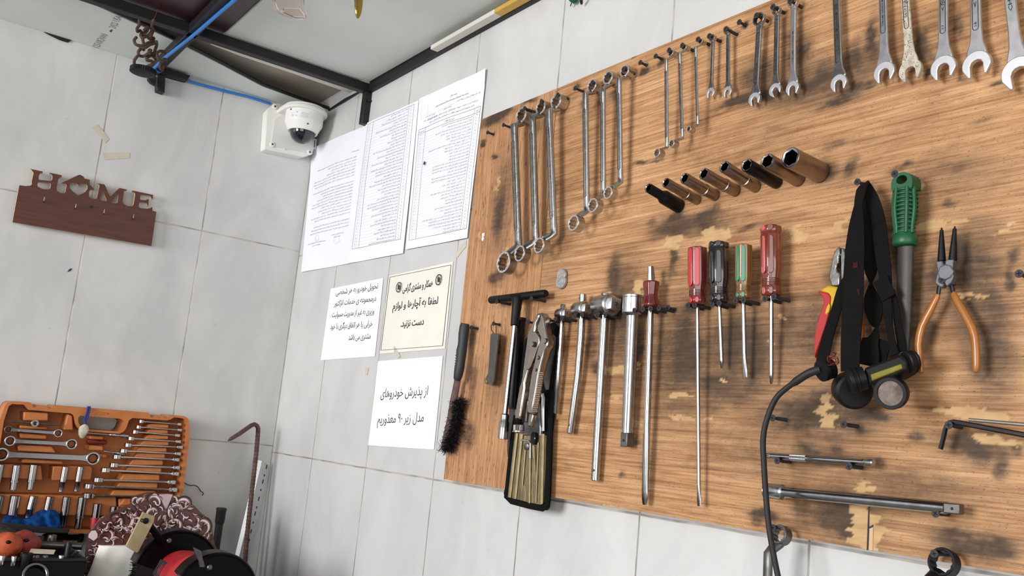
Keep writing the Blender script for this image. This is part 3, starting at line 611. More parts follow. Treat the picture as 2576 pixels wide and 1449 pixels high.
PH = ['عیب یابی با دستگاه دیاگ خودروهای داخلی', 'تعویض شمع و وایر خودروهای سواری', 'سرویس کامل دریچه گاز و استپر موتور', 'تعویض سنسور دور موتور و سنسور میل سوپاپ', 'شستشوی انژکتور با دستگاه اولتراسونیک', 'بازدید و رفع عیب سیستم سوخت رسانی', 'تعویض پمپ بنزین داخل باک خودرو', 'تنظیم موتور خودروهای انژکتوری ایرانی', 'تعویض واشر سرسیلندر و تراش بدون قطعه', 'عیب یابی و رفع ایراد کولر خودرو', 'تعویض تسمه تایم و بلبرینگ هرزگرد', 'تعمیر سیم کشی دسته موتور بدون قطعه', 'باز و بست و تعمیر کامل جعبه فرمان', 'تعویض دیسک و صفحه و بلبرینگ کلاچ', 'نصب و راه اندازی یونیت کنترل موتور', 'کد دهی و تعریف سوییچ و ریموت']
PR = ['۱/۵۰۰/۰۰۰', '۲/۸۰۰/۰۰۰', '۹۰۰/۰۰۰', '۳/۲۰۰/۰۰۰', '۱/۲۰۰/۰۰۰', '۴/۵۰۰/۰۰۰', '۷۵۰/۰۰۰', '۲/۱۰۰/۰۰۰']
kp = KK(740, 160, 2.683)
# the first sheet: notes and signatures
cl = lambda u, v: 0.010 * max(0, 0.25 - v) * (1 - u)
s1, p1, c1 = sheet('price_list', 'white printed sheet nearest the dome camera, with notes and two signatures', [(787, 374), (921.5, 316), (880.5, 663), (759, 685)], 0.0015, 'paper', 0.004, 3, 'printed sheets taped to the wall', curl=cl)
q = MB(); rnd = random.Random(5)
put(q, p1, fa('توضیحات'), 0.80, 0.93, 0.17, 0.012)
ws = [0.86, 0.60, 0.50, 0.62, 0.93, 0.94, 0.90, 0.0, 0.93, 0.72, 0.66, 0.80, 0.92, 0.93, 0.66, 0.74, 0.64, 0.92, 0.82]
v = 0.215
for i, w_ in enumerate(ws):
    if w_: put(q, p1, fa(' - '.join(rnd.sample(PH, 2 if w_ > 0.7 else 1))), 0.90 - w_ * 0.86, 0.90, v, 0.0130, 'inkt')
    v += 0.0228
for w_ in (0.82, 0.88, 0.90): put(q, p1, fa(' '.join(rnd.sample(PH, 2))), 0.90 - w_ * 0.86, 0.90, v + 0.025, 0.0130, 'inkt'); v += 0.024
put(q, p1, fa('رییس اتحادیه صنف تعمیرکاران خودرو'), 0.10, 0.48, 0.795, 0.013); put(q, p1, fa('علیرضا حسینی'), 0.20, 0.38, 0.815, 0.013)
put(q, p1, fa('دبیر اتحادیه صنف'), 0.58, 0.82, 0.765, 0.013); put(q, p1, fa('مهر و امضا'), 0.64, 0.76, 0.785, 0.013)
for ct in ((0.30, 0.76, 0.06), (0.70, 0.80, 0.08)):
    pts = [p1(ct[0] + ct[2] * math.cos(t * 1.3) * (1 - t * 0.08), ct[1] + ct[2] * 0.5 * math.sin(t * 1.3) * (1 - t * 0.05), 0.0007) for t in np.linspace(0.3, 7.5, 40)]
    q.tube(pts, 0.0003, 'faint', seg=4)
obj('lettering', q, parent=s1)
def table_sheet(o, pt, v0, v1, n, seed, cols, header=None):
    q = MB(); rnd = random.Random(seed); ul, um, ur1, ur = cols
    rule(q, pt, ul, v0, ur, v0, 0.0022); rule(q, pt, ul, v1, ur, v1, 0.0022)
    for u in (ul, um, ur1, ur): rule(q, pt, u, v0, u, v1, 0.004 if u != ur1 else 0.003, n=16)
    st = v0
    if header:
        st = v0 + 0.032; rule(q, pt, ul, st, ur, st, 0.002)
        put(q, pt, fa('شرح کالا'), 0.5, 0.62, st - 0.010, 0.014); put(q, pt, fa('ردیف'), ur1 + 0.01, ur - 0.01, st - 0.010, 0.012); put(q, pt, fa('مبلغ (ریال)'), ul + 0.01, um - 0.01, st - 0.010, 0.011)
    rh = (v1 - st) / n
    for i in range(n):
        vb = st + rh * (i + 0.72)
        rule(q, pt, ul, st + rh * (i + 1), ur, st + rh * (i + 1), 0.0009, 'faint')
        wd = rnd.choice((0.4, 0.5, 0.62, 0.75, 0.9)) * (ur1 - um - 0.04)
        put(q, pt, fa(' '.join(rnd.sample(PH, 1 if wd < 0.4 else 2))), ur1 - 0.015 - wd, ur1 - 0.015, vb, rh * 0.60, 'inkt')
        put(q, pt, fa(rnd.choice(PR)), ul + 0.03, um - 0.03, vb, rh * 0.5, 'inkl')
        num = ''.join('۰۱۲۳۴۵۶۷۸۹'[int(ch)] for ch in str(i + 1 if header else i + 41)); put(q, pt, num, (ur1 + ur) / 2 - 0.012, (ur1 + ur) / 2 + 0.012, vb, rh * 0.5, 'inkl')
    return q
s2, p2, c2 = sheet('price_list', 'middle printed price list sheet between the two other taped sheets', [(921.5, 311), (1055, 253), (1016, 637.5), (876.5, 663)], 0.0025, 'paper', 0.005, 11, 'printed sheets taped to the wall')
q = table_sheet(s2, p2, 0.015, 0.905, 42, 21, (0.055, 0.175, 0.845, 0.93)); obj('lettering', q, parent=s2)
cl = lambda u, v: 0.02 * max(0, u - 0.85) * max(0, 0.10 - v) / 0.10
s3, p3, c3 = sheet('price_list', 'printed price list sheet with heading and curled top corner beside the wood board', [(1056.8, 249), (1224.5, 173), (1178.5, 599), (1021.4, 628)], 0.0035, 'paper', 0.005, 31, 'printed sheets taped to the wall', curl=cl)
q = table_sheet(s3, p3, 0.222, 0.945, 36, 77, (0.045, 0.165, 0.89, 0.975), header=True)
put(q, p3, fa('بسمه تعالی'), 0.52, 0.62, 0.085, 0.014); put(q, p3, fa('اتحادیه صنف تعمیرکاران خودرو سبک و سنگین شهرستان بندرعباس'), 0.30, 0.78, 0.112, 0.015, bold=0.006)
put(q, p3, fa('نام و نام خانوادگی صاحب پروانه کسب'), 0.62, 0.95, 0.135, 0.013); put(q, p3, fa('شناسه صنفی'), 0.44, 0.56, 0.156, 0.013); rule(q, p3, 0.30, 0.150, 0.60, 0.140, 0.001, 'inkl')
put(q, p3, '۰۹۳۳۷۱۸', 0.14, 0.32, 0.160, 0.016, 'inkl'); put(q, p3, '۱۴۰۲/۱۲/۱۴', 0.12, 0.34, 0.182, 0.016, 'inkl')
put(q, p3, fa('نرخ نامه اجرت خدمات صنف تعمیرکاران خودرو در سال جاری به شرح ذیل'), 0.18, 0.93, 0.180, 0.0145); put(q, p3, fa('برابر مصوبه کمیسیون نظارت و اتحادیه مرکز استان مورخ'), 0.22, 0.88, 0.203, 0.0145)
for a_ in ((0.06, 0.075, 0.17, 0.075), (0.06, 0.15, 0.17, 0.15)): rule(q, p3, *a_, 0.0007, 'inkl')
for a_ in ((0.06, 0.075, 0.06, 0.15), (0.17, 0.075, 0.17, 0.15)): rule(q, p3, *a_, 0.0018, 'inkl')
obj('lettering', q, parent=s3)
q = MB(); P = BP(*kp(878, 672), 0.012); q.sphere(P, 0.0035, 0.0015, 0.005, 'ink', 10, 6); tag(obj('ink_blot', q), 'black blot on the left edge of the rightmost price list', 'mark')

kn = KK(780, 640, 2.786)
def notice(label, cnr, d, m, seed, lines, mi, bold, hpx, frame=None, bulge=0.0007):
    o, pt, c = sheet('notice', label, [kn(*p) for p in cnr], d, m, bulge, seed, 'notices on the right wall', nu=8, nv=8)
    q = MB(); H = (c[0] - c[3]).length; W = (c[1] - c[0]).length
    def uv(px, py):   # crop pixel -> u, v on the quad by a few Newton steps
        u = v = 0.5; T = BP(*kn(px, py), d)
        for _ in range(12):
            P = bil(c, u, v); du = (bil(c, u + 1e-3, v) - P) * 1e3; dv = (bil(c, u, v + 1e-3) - P) * 1e3; e_ = T - P
            A_ = np.array([[du.x, dv.x], [du.z, dv.z]]); s_ = np.linalg.solve(A_, np.array([e_.x, e_.z])); u += s_[0]; v += s_[1]
        return u, v
    for body, L_, R_ in lines:
        u0, v0 = uv(*L_); u1, v1 = uv(*R_)
        hh = hpx * mpp(c[0]) / 2.786 * 1.02 / H
        def lift(P): return pt(u0 + (u1 - u0) * P.x, v0 + (v1 - v0) * P.x - P.z * hh, 0.0006)
        q.text(fa(body), Vector((0, 0, 0)), (1, 0, 0), (0, 0, 1), mi, 1.0, width=1.0, bold=bold, res=3, lift=lift)
    return o, pt, q, uv
o, pt, q, uv = notice('bright white notice of five close lines, below the leftmost sheet', [(147, 240), (515, 165), (455, 715), (75, 742)], 0.0012, 'paperw', 41,
    [('تحویل خودرو به هر شخصی', (183, 285), (477, 238)), ('درمجموعه ی خدمات انژکتور', (170, 362), (464, 325)), ('وزیری به غیر از مدیریت مسولیت', (155, 440), (450, 415)), ('خرابی یا هر اتفاق دیگری با خود', (143, 525), (437, 503)), ('مشتری می باشد', (273, 600), (425, 590))], 'ink', 0.004, 52)
obj('lettering', q, parent=o)
o, pt, q, uv = notice('yellowed notice in a ruled frame with two no-touch hand symbols', [(555, 150), (1003, 50), (945, 660), (487, 697)], 0.0014, 'papery', 43,
    [('همکار و مشتری گرامی', (650, 262), (862, 222)), ('لطفا به آچارها و لوازم', (580, 385), (897, 345)), ('دست نزنید.', (636, 508), (798, 492))], 'ink', 0.016, 64)
q.text('\u064b', BP(*kn(826, 352), 0.004), (1, 0, 0), (0, 0, 1), 'ink', 0.022)
for a_, b_ in (((562, 160), (990, 74)), ((990, 74), (930, 640)), ((930, 640), (497, 672)), ((497, 672), (562, 160))):
    (u0, v0), (u1, v1) = uv(*a_), uv(*b_); rule(q, pt, u0, v0, u1, v1, 0.005 if abs(u1 - u0) > abs(v1 - v0) else 0.007)
for hx, hy in ((621, 230), (900, 177)):
    P = BP(*kn(hx, hy), 0.005); R_ = 0.0128; F = Fr(P, (1, 0, 0), (0, 0, 1), (0, -1, 0))
    q.annulus(F, 0, 0, R_, R_ * 0.86, 0, 0.0003, 'ink', 28)
    q.prism([(a_ * 0.8, b_ * 0.8) for a_, b_ in [(-0.0045, -0.007), (0.004, -0.007), (0.005, 0.001), (0.0068, 0.004), (0.0058, 0.005), (0.0036, 0.003), (0.0036, 0.008), (0.0022, 0.008), (0.0016, 0.003), (0.0012, 0.0095), (-0.0004, 0.0095), (-0.0006, 0.003), (-0.0018, 0.0085), (-0.0032, 0.008), (-0.0028, 0.002), (-0.0045, 0.005), (-0.0056, 0.004), (-0.0046, 0.0)]], F, 0, 0.0003, 'ink')
    q.prism([(-R_ * 0.66, R_ * 0.62), (-R_ * 0.60, R_ * 0.68), (R_ * 0.66, -R_ * 0.60), (R_ * 0.62, -R_ * 0.66)], F, 0.0003, 0.0006, 'ink')
obj('lettering', q, parent=o)
o, pt, q, uv = notice('lowest white notice of two thin lines, just left of the wire brush', [(478, 748), (932, 712), (870, 1368), (408, 1338)], 0.0012, 'paperw', 47,
    [('از پذیرش خودروهای', (495, 1003), (826, 985)), ('مدل زیر ۹۰ معذوریم', (473, 1185), (797, 1172))], 'ink', 0.0, 84)
obj('lettering', q, parent=o)
for pts, lb in (([(1090, 1340 - 700), (1150, 590), (1165, 600), (1105, 655)], None),): pass
kq = KK(740, 160, 2.683)
q = MB(); q.prism3([BP(*kq(x, y), 0.0008) for x, y in [(1075, 1300), (1140, 1215), (1165, 1190), (1160, 1235), (1100, 1310)]], (0, -0.0004, 0), 'tape'); tag(obj('tape_scrap', q), 'dirty tape scrap under the corner of the rightmost price list', 'tape')
q = MB(); q.prism3([BP(*kn(x, y), 0.0008) for x, y in [(590, 640), (610, 660), (635, 715), (620, 728), (590, 690)]], (0, -0.0012, 0), 'tape'); tag(obj('tape_scrap', q), 'dirty tape scrap below the yellowed framed notice', 'tape')
q = MB(); q.prism3([BP(*kn(x, y), 0.0008) for x, y in [(390, 790), (412, 795), (400, 850), (385, 845)]], (0, -0.0004, 0), 'tape'); tag(obj('tape_scrap', q), 'small tape remnant left of the lowest white notice', 'tape')
# ------------------------------------------------------------------ bench, tool case, tray, tissue box, grinder
ZB = 1.08
b = MB(); b.box(ZF, 0.002, 0.95, -2.2, -0.003, ZB - 0.05, ZB, 'bench'); bench = thing('workbench', 'dark workbench along the left wall under the orange tool case', 'workbench', (0.45, -1.1, 0)); obj('worktop', b, parent=bench)
for x, y in ((0.06, -0.08), (0.9, -0.08), (0.06, -2.1), (0.9, -2.1)):
    q = MB(); q.box(ZF, x - 0.03, x + 0.03, y - 0.03, y + 0.03, 0.0, ZB - 0.05, 'beamblack'); obj('leg', q, parent=bench)

kA = KK(0, 1000, 7.246); kB = KK(220, 1020, 6.036); kC = KK(0, 980, 3.09)
dF, dBk = 0.100, 0.034
gl = lambda x, y: (lambda P: (P.y, P.z))(LP(x, y, dF))
case = thing('tool_case_lid', 'open orange moulded tool case standing against the left wall', 'tool case', LP(220, 1342, 0.07))
outer = [(-2, 1062), (4, 1044), (12, 1022), (18, 1014), (28, 1009.5), (77, 1012.4), (81, 1016), (83, 1025), (90, 1025), (95, 1018), (119, 1021), (121, 1027), (129, 1027.6), (135, 1019), (260, 1029), (373, 1038), (377, 1043), (380, 1050), (385.7, 1050), (390.6, 1044.5), (410.5, 1045.7), (414.7, 1051.5), (420, 1051.5), (425.4, 1044), (463, 1047), (471, 1051), (476, 1060), (477, 1103), (459, 1252), (447, 1342), (438, 1350), (-30, 1334), (-36, 1325), (-20, 1180)]
hole = [(197, 1050), (203, 1045.5), (300, 1053), (310, 1057), (313, 1062), (308, 1076), (302, 1083), (296, 1085.5), (215, 1079), (204, 1074), (197, 1063)]
inner = [(22, 1022), (30, 1016.5), (60, 1018), (66, 1024), (72, 1031), (178, 1040), (186, 1045), (190, 1066), (196, 1076), (206, 1084), (300, 1091), (311, 1086), (318, 1076), (324, 1058), (333, 1051.5), (418, 1057.5), (428, 1056), (438, 1050), (458, 1052), (465, 1056), (467, 1062), (466, 1100), (449, 1250), (439, 1336), (430, 1340), (-18, 1324), (-24, 1316), (-10, 1180), (10, 1058)]
q = MB(); q.curve([[gl(*p) for p in outer], [gl(*p) for p in hole], [gl(*p) for p in inner]], LF, 0.020, dF, 'orange'); obj('rim', q, parent=case, bevel=0.004, segs=3)
q = MB(); q.curve([[gl(*p) for p in outer], [gl(*p) for p in hole]], LF, 0.016, dBk, 'orange'); obj('back_panel', q, parent=case)
blocks = []
for x0, x1, y0, y1 in ((900,1250,278,345),(890,1240,360,430),(870,1245,446,515),(800,1250,530,610),(740,1220,633,710),(705,1195,723,805),(640,1165,820,910),(570,1140,933,1020),(500,1110,1040,1140),(440,1080,1168,1258),(350,1050,1288,1378),(500,1240,1415,1520)):
    blocks.append([kB(*p) for p in ((x0, y1), (x0 + 60, y0 + 5), (x0 + 100, y0), (x1 - 18, y0 + 8), (x1, y0 + 24), (x1 - 4, y1 + 6))])
for pl in ([(440,262),(890,280),(885,430),(435,420)], [(372,508),(872,545),(868,588),(368,570)], [(372,650),(862,690),(858,770),(380,745)], [(342,900),(380,865),(950,895),(1015,990),(1010,1012),(345,975)], [(405,1150),(440,1118),(1150,1165),(1158,1222),(400,1190)], [(1245,300),(1330,330),(1350,600),(1165,590)], [(1650,700),(1900,715),(1890,775),(1640,760)], [(1625,870),(1890,890),(1890,975),(1620,965)], [(1860,1040),(1960,1040),(1960,1110),(1850,1105)]):
    blocks.append([kA(*p) for p in pl])
for i, pl in enumerate(blocks):
    q = MB(); q.prism([gl(*p) for p in pl], LF, dBk - 0.002, dF - 0.006, 'orange'); obj('holder_block', q, parent=case, bevel=0.003, segs=2)
for pl, nm in (([(-12, 1172), (4, 1168), (106, 1172), (110, 1210), (-14, 1202)], 0), ([(136, 1174), (232, 1174), (236, 1180), (232, 1209), (132, 1210)], 0), ([(-26, 1246), (0, 1244), (296, 1250), (298, 1300), (-30, 1296)], 0), ([(302, 1256), (400, 1256), (400, 1336), (302, 1334)], 0)):
    q = MB(); q.prism([gl(*p) for p in pl], LF, dBk - 0.002, dF - 0.014, 'orange'); obj('socket_ledge', q, parent=case, bevel=0.003, segs=2)
q = MB(); pts = [kB(*p) for p in [(140, 105), (165, 95), (300, 107), (322, 120), (300, 135), (160, 128), (136, 118)]]; q.tube([LP(*p, dF + 0.0005) for p in pts], 0.001, 'orange', seg=6, closed=True); obj('latch_recess', q, parent=case)

# ratcheting wrenches in the lid
def ratchet_ring(P, R, m='milk'):
    q = MB(); F = Fr(P, (0, 1, 0), (0, 0, 1), (1, 0, 0)); q.annulus(F, 0, 0, R, R * 0.72, -0.006, 0.006, m, 36); return q, F
def double_ratchet(pL, rL, pR, rR, wdt, label, txt=None, darkL=False):
    A, B_ = LP(*pL, dF + 0.006), LP(*pR, dF + 0.006); s = mpp(A)
    t = thing('ratchet_wrench', label, 'wrench', (A + B_) / 2, 'ratchet ring wrenches in the case')
    u = (B_ - A).normalized(); F = Fr(A, u, u.cross(Vector((-1, 0, 0))).normalized() if False else Vector((1, 0, 0)).cross(u), (1, 0, 0)); L = (B_ - A).length
    a, b_, w_ = rL * s, rR * s, wdt * s / 2
    q = MB(); q.prism([(a * 0.78, -a * 0.6), (a * 1.6, -w_ * 1.05), (a * 1.9, -w_), (L - b_ * 1.9, -w_), (L - b_ * 1.6, -w_ * 1.05), (L - b_ * 0.78, -b_ * 0.6), (L - b_ * 0.78, b_ * 0.6), (L - b_ * 1.6, w_ * 1.05), (L - b_ * 1.9, w_), (a * 1.9, w_), (a * 1.6, w_ * 1.05), (a * 0.78, a * 0.6)], F, -0.004, 0.004, 'chrome'); h = obj('handle', q, parent=t, bevel=0.0015, segs=3)
    if txt:
        q = MB(); q.text(txt, F.p(a * 2.4, -w_ * 0.45, 0.0043), u, F.v, 'milk', w_ * 1.1, width=L - a * 2.4 - b_ * 2.4); obj('lettering', q, parent=h)
    for P, r in ((A, a), (B_, b_)):
        q = MB(); q.annulus(Fr(P, (0, 1, 0), (0, 0, 1), (1, 0, 0)), 0, 0, r, r * 0.74, -0.0055, 0.0055, 'graysteel' if (darkL and P is A) else 'milk', 36); rg = obj('ring_head', q, parent=t)
        q = MB(); q.annulus(Fr(P, (0, 1, 0), (0, 0, 1), (1, 0, 0)), 0, 0, r * 0.76, lambda th, r=r: r * (0.60 + 0.035 * math.cos(12 * th)), -0.005, 0.005, 'blacksteel', 48); obj('ratchet_insert', q, parent=rg)
double_ratchet(kA(148, 583), 9.0, kA(1055, 650), 10.2, 9.5, 'smallest double-ended ratchet ring wrench in the orange case', '8 mm   10 mm', True)
double_ratchet(kA(180, 790), 12.6, kA(1300, 850), 13.4, 11.5, 'middle-sized double-ended ratchet ring wrench in the orange case', '12 mm CHROME VANADIUM 13 mm')
double_ratchet(kA(30, 1035), 16.4, kA(1690, 1110), 16.8, 15, 'largest double-ended ratchet ring wrench in the orange case')
A, C_, B_ = LP(*kA(170, 432), dF), LP(*kA(632, 470), dF + 0.002), LP(*kA(1095, 502), dF)
t = thing('tap_wrench', 'thin bar with a small ring at its middle, topmost in the orange case', 'tool', C_)
q = MB(); q.tube([A, A.lerp(C_, 0.1), A.lerp(C_, 0.86), C_, B_.lerp(C_, 0.86), B_.lerp(C_, 0.1), B_], [0.0014, 0.0026, 0.0026, 0.004, 0.0026, 0.0026, 0.0014], 'graysteel', seg=10); obj('bar', q, parent=t)
q = MB(); q.annulus(Fr(C_, (0, 1, 0), (0, 0, 1), (1, 0, 0)), 0, 0, 0.0088, 0.0042, -0.004, 0.007, 'satin', 24); obj('centre_ring', q, parent=t)
rw = [((780,240),(1425,288)), ((735,325),(1435,375)), ((680,398),(1405,458)), ((610,497),(1420,552)), ((560,598),(1450,635)), ((490,685),(1420,735)), ((380,775),(1395,825)), ((330,900),(1405,945)), ((200,975),(1390,1040)), ((80,1125),(1340,1165)), ((-60,1220),(1365,1280)), ((-80,1365),(1400,1390))]
ordn = ['topmost', 'second from top', 'third from top', 'fourth from top', 'fifth from top', 'sixth from top', 'seventh from top', 'eighth from top', 'ninth from top', 'third from bottom', 'second from bottom', 'lowest']
for i, (a_, b_) in enumerate(rw):
    A, B_ = LP(*kB(*a_), dF - 0.002), LP(*kB(*b_), dF - 0.002); u = (B_ - A).normalized(); L = (B_ - A).length
    F = Fr(A, u, (1, 0, 0), u.cross(Vector((1, 0, 0)))); R = 0.0065 + 0.00075 * i; w_ = 0.003 + 0.00025 * i; th = 0.0022 + 0.00012 * i
    t = thing('combination_wrench', ordn[i] + ' of the edge-on combination wrenches at the right of the orange case', 'wrench', (A + B_) / 2, 'edge-on wrenches in the case')
    q = MB(); q.annulus(F, R, 0, R, lambda x, R=R: R * (0.62 + 0.03 * math.cos(12 * x)), -th * 1.7, th * 1.7, 'chrome', 36); obj('ratchet_head', q, parent=t)
    q = MB(); q.prism([(R * 1.8, -R * 0.62), (R * 3.2, -w_), (L - R * 2.4, -w_), (L - R * 1.4, -R * 0.7), (L - R * 1.4, R * 0.7), (L - R * 2.4, w_), (R * 3.2, w_), (R * 1.8, R * 0.62)], F, -th * 0.75, th * 0.75, 'satin'); obj('handle', q, parent=t, bevel=0.0008)
    q = MB(); q.prism([(L - R * 1.7, -R * 0.55), (L - R * 1.1, -R * 0.95), (L - R * 0.3, -R * 0.85), (L, -R * 0.5), (L - R * 0.1, -R * 0.38), (L - R * 0.9, -R * 0.38), (L - R * 1.0, 0), (L - R * 0.9, R * 0.38), (L - R * 0.1, R * 0.38), (L, R * 0.5), (L - R * 0.3, R * 0.85), (L - R * 1.1, R * 0.95), (L - R * 1.7, R * 0.55)], F, -th * 1.5, th * 1.5, 'chrome'); obj('open_jaw', q, parent=t, bevel=0.0008)
# thin extension bar and small bit driver
A, B_ = LP(*kB(-20, 415), dF - 0.004), LP(*kB(615, 468), dF - 0.004); d_ = (B_ - A).normalized(); L = (B_ - A).length
q = MB(); q.lathe(A, d_, [(0, 0.0026), (L * 0.55, 0.0026), (L * 0.57, 0.0042), (L * 0.68, 0.0042), (L * 0.70, 0.003), (L * 0.82, 0.003), (L * 0.83, 0.0056), (L, 0.0056)], 'satin', seg=14); tag(obj('extension_bar', q), 'thin extension bar beside the shell pendant in the orange case', 'extension bar')
A, B_ = LP(*kB(245, 697), dF - 0.006), LP(*kB(548, 737), dF - 0.006); d_ = (B_ - A).normalized(); L = (B_ - A).length
q = MB(); q.lathe(A, d_, [(0, 0.003), (L * 0.06, 0.0018), (L * 0.4, 0.0026), (L * 0.55, 0.004), (L * 0.68, 0.004), (L * 0.7, 0.0055), (L, 0.0055)], 'satin', seg=14); tag(obj('bit_holder', q), 'short stepped bit holder beside the largest ratchet ring in the case', 'bit holder')
# red bit strip
q = MB(); q.prism([gl(*kB(*p)) for p in [(60, 525), (360, 540), (350, 610), (55, 600)]], LF, dBk, dBk + 0.02, 'redclay'); tag(obj('bit_strip', q, bevel=0.004), 'faded red block between two orange holders in the tool case', 'bit strip')
# sockets in the lid
def lid_socket(top, bot, wpx, label, band=False, waist=False, m='chrome', tip=None):
    A, B_ = LP(*kC(*top), dF - 0.006), LP(*kC(*bot), dF - 0.006); L = (B_ - A).length; r = wpx / 3.09 * mpp(A) / 2; d_ = (B_ - A).normalized()
    t = thing('deep_socket', label, 'socket', (A + B_) / 2, 'deep sockets in the orange case')
    pr = [(0, r * 0.86), (r * 0.12, r), (L * 0.62, r)]
    pr += [(L * 0.63, r * 1.12), (L * 0.68, r * 1.12), (L * 0.69, r * 0.86)] if band else ([(L * 0.60, r * 1.02), (L * 0.63, r * 0.88)] if waist else [])
    r2 = r * (0.86 if band else 0.9 if waist else 1.0)
    pr += [(L - r * 0.12, r2), (L, r2 * 0.88)]
    q = MB(); q.lathe(A, d_, pr, m, seg=28); obj('barrel', q, parent=t, angle=40)
    q = MB(); q.lathe(B_, d_, [(-0.001, r2 * 0.80), (0.0004, r2 * 0.74)], 'blacksteel', seg=6); obj('drive_opening', q, parent=t)
    if tip:
        q = MB(); q.lathe(A + d_ * (L * 0.56), d_, [(0, r * 1.05), (L * 0.42, r * 1.05)], tip, seg=24); obj('coloured_sleeve', q, parent=t)
row1 = [((6,580),(-22,730),50,0,0,'leftmost, half cut by the photo edge'), ((130,585),(100,783),58,1,0,'first in full from the left, with a collar'), ((262,582),(232,780),56,1,0,'narrower one with a collar, left of the red gap'), ((508,598),(473,795),50,0,1,'just right of the red gap'), ((625,598),(592,792),48,0,1,'last on the right')]
for a_, b_, w_, bd, wt, s_ in row1: lid_socket(a_, b_, w_, 'upper-row deep socket in the case, ' + s_, bd, wt)
row2 = [((-2,822),(-35,985),62,0,0,'cut by the photo edge',None), ((120,822),(90,985),74,0,0,'fattest one, first in full from the left',None), ((260,826),(213,1000),58,0,1,'its end just above the blue cloth',None), ((388,830),(360,960),56,0,0,'half sunk behind the blue cloth',None), ((518,832),(482,1068),58,0,1,'longest one, right of the blue cloth',None), ((640,835),(604,1080),60,1,0,'with a dark lower half and a collar',None), ((758,885),(728,1082),62,0,0,'with a red sleeve','red'), ((892,905),(868,1060),66,0,0,'rightmost, behind the scroll-printed box',None)]
for a_, b_, w_, bd, wt, s_, tp in row2: lid_socket(a_, b_, w_, 'lower-row deep socket in the case, ' + s_, bd, wt, tip=tp)
# pendant on a cord
t = thing('shell_pendant', 'pearly shell pendant on a dark blue cord over the case handle', 'pendant', LP(*kA(1530, 480), dF + 0.01))
q = MB(); q.tube([LP(*kA(1600, 175), dF - 0.02), LP(*kA(1605, 170), dF + 0.006), LP(*kA(1595, 240), dF + 0.006), LP(*kA(1560, 340), dF + 0.008), LP(*kA(1540, 400), dF + 0.008), LP(*kA(1550, 480), dF + 0.010)], 0.0022, 'bluecord', seg=8)
q.tube([LP(*kA(1625, 175), dF - 0.02), LP(*kA(1640, 172), dF + 0.006), LP(*kA(1625, 260), dF + 0.006), LP(*kA(1590, 370), dF + 0.008), LP(*kA(1565, 420), dF + 0.008), LP(*kA(1552, 482), dF + 0.010)], 0.0022, 'bluecord', seg=8); obj('cord', q, parent=t)
q = MB(); c = [(1555,482),(1590,505),(1618,545),(1620,595),(1595,650),(1555,700),(1525,738),(1495,746),(1460,730),(1435,680),(1430,620),(1440,560),(1470,520),(1510,495)]
ctr = LP(*kA(1525, 615), dF + 0.018); ed = [LP(*kA(*p), dF + 0.010) for p in c]
q.loft([[p + Vector((-0.003, 0, 0)) for p in ed], ed, [p.lerp(ctr, 0.35) + Vector((0.003, 0, 0)) for p in ed], [p.lerp(ctr, 0.75) + Vector((0.001, 0, 0)) for p in ed]], 'shell'); obj('shell', q, parent=t)

# lower black half of the case with its loose tools
XF = 0.42; zr = LP(110, 1405, XF).z
tr = thing('tool_tray', 'black lower tool tray in front of the orange case, full of tools', 'tray', (0.28, -0.8, ZB))
q = MB(); y0, y1 = -0.98, -0.557
q.box(ZF, 0.125, XF, y0, y1, ZB + 0.001, ZB + 0.075, 'black')
for a_, b_, c_, d_ in ((XF - 0.008, XF, y0, y1), (0.125, 0.133, y0, y1), (0.133, XF - 0.008, y0, y0 + 0.008), (0.133, XF - 0.008, y1 - 0.008, y1)): q.box(ZF, a_, b_, c_, d_, ZB + 0.075, zr, 'black')
obj('shell', q, parent=tr, bevel=0.002)
q = MB(); q.box(ZF, XF - 0.014, XF + 0.006, y0, y1, zr - 0.006, zr, 'rubber'); obj('rim_lip', q, parent=tr, bevel=0.002)
zi = zr - 0.028
q = MB(); q.box(ZF, 0.134, XF - 0.009, y0 + 0.01, y1 - 0.01, ZB + 0.076, zi, 'rubber'); obj('insert', q, parent=tr)
tf = MB(); tf.box(ZF, XF + 0.008, XF + 0.17, -0.98, -0.60, ZB + 0.001, ZB + 0.097, 'black'); ft = tag(obj('parts_box', tf, bevel=0.003), 'low black parts box in front of the tool tray', 'box')
def on_tray(px, py, z): return ZP(px, py, z)
def tray_tube(name, a_, b_, r, m, label, cat, z=None, group=None, prof=None):
    z = zi + r + 0.001 if z is None else z
    A, B_ = ZP(*kC(*a_), z), ZP(*kC(*b_), z); d_ = (B_ - A).normalized(); L = (B_ - A).length
    q = MB(); q.lathe(A, d_, [(h * L, x * r) for h, x in (prof or [(0, 0.9), (0.01, 1), (0.99, 1), (1, 0.9)])], m, seg=18); return tag(obj(name, q), label, cat, group)
tray_tube('steel_bar', (265, 1200), (640, 1219), 0.0085, 'graysteel', 'long grey steel bar lying across the black tray', 'bar', zi + 0.024)
tray_tube('ratchet_tool', (330, 1150), (640, 1150), 0.012, 'black', 'dark ratchet lying at the back of the tray', 'ratchet', zi + 0.02, prof=[(0, 0.7), (0.1, 1), (0.6, 0.9), (0.62, 0.6), (0.9, 0.6), (0.91, 1.0), (1, 1.0)])
tray_tube('short_screwdriver', (340, 1182), (540, 1190), 0.006, 'redclay', 'dull red screwdriver grip behind the steel bar in the tray', 'screwdriver', zi + 0.012)
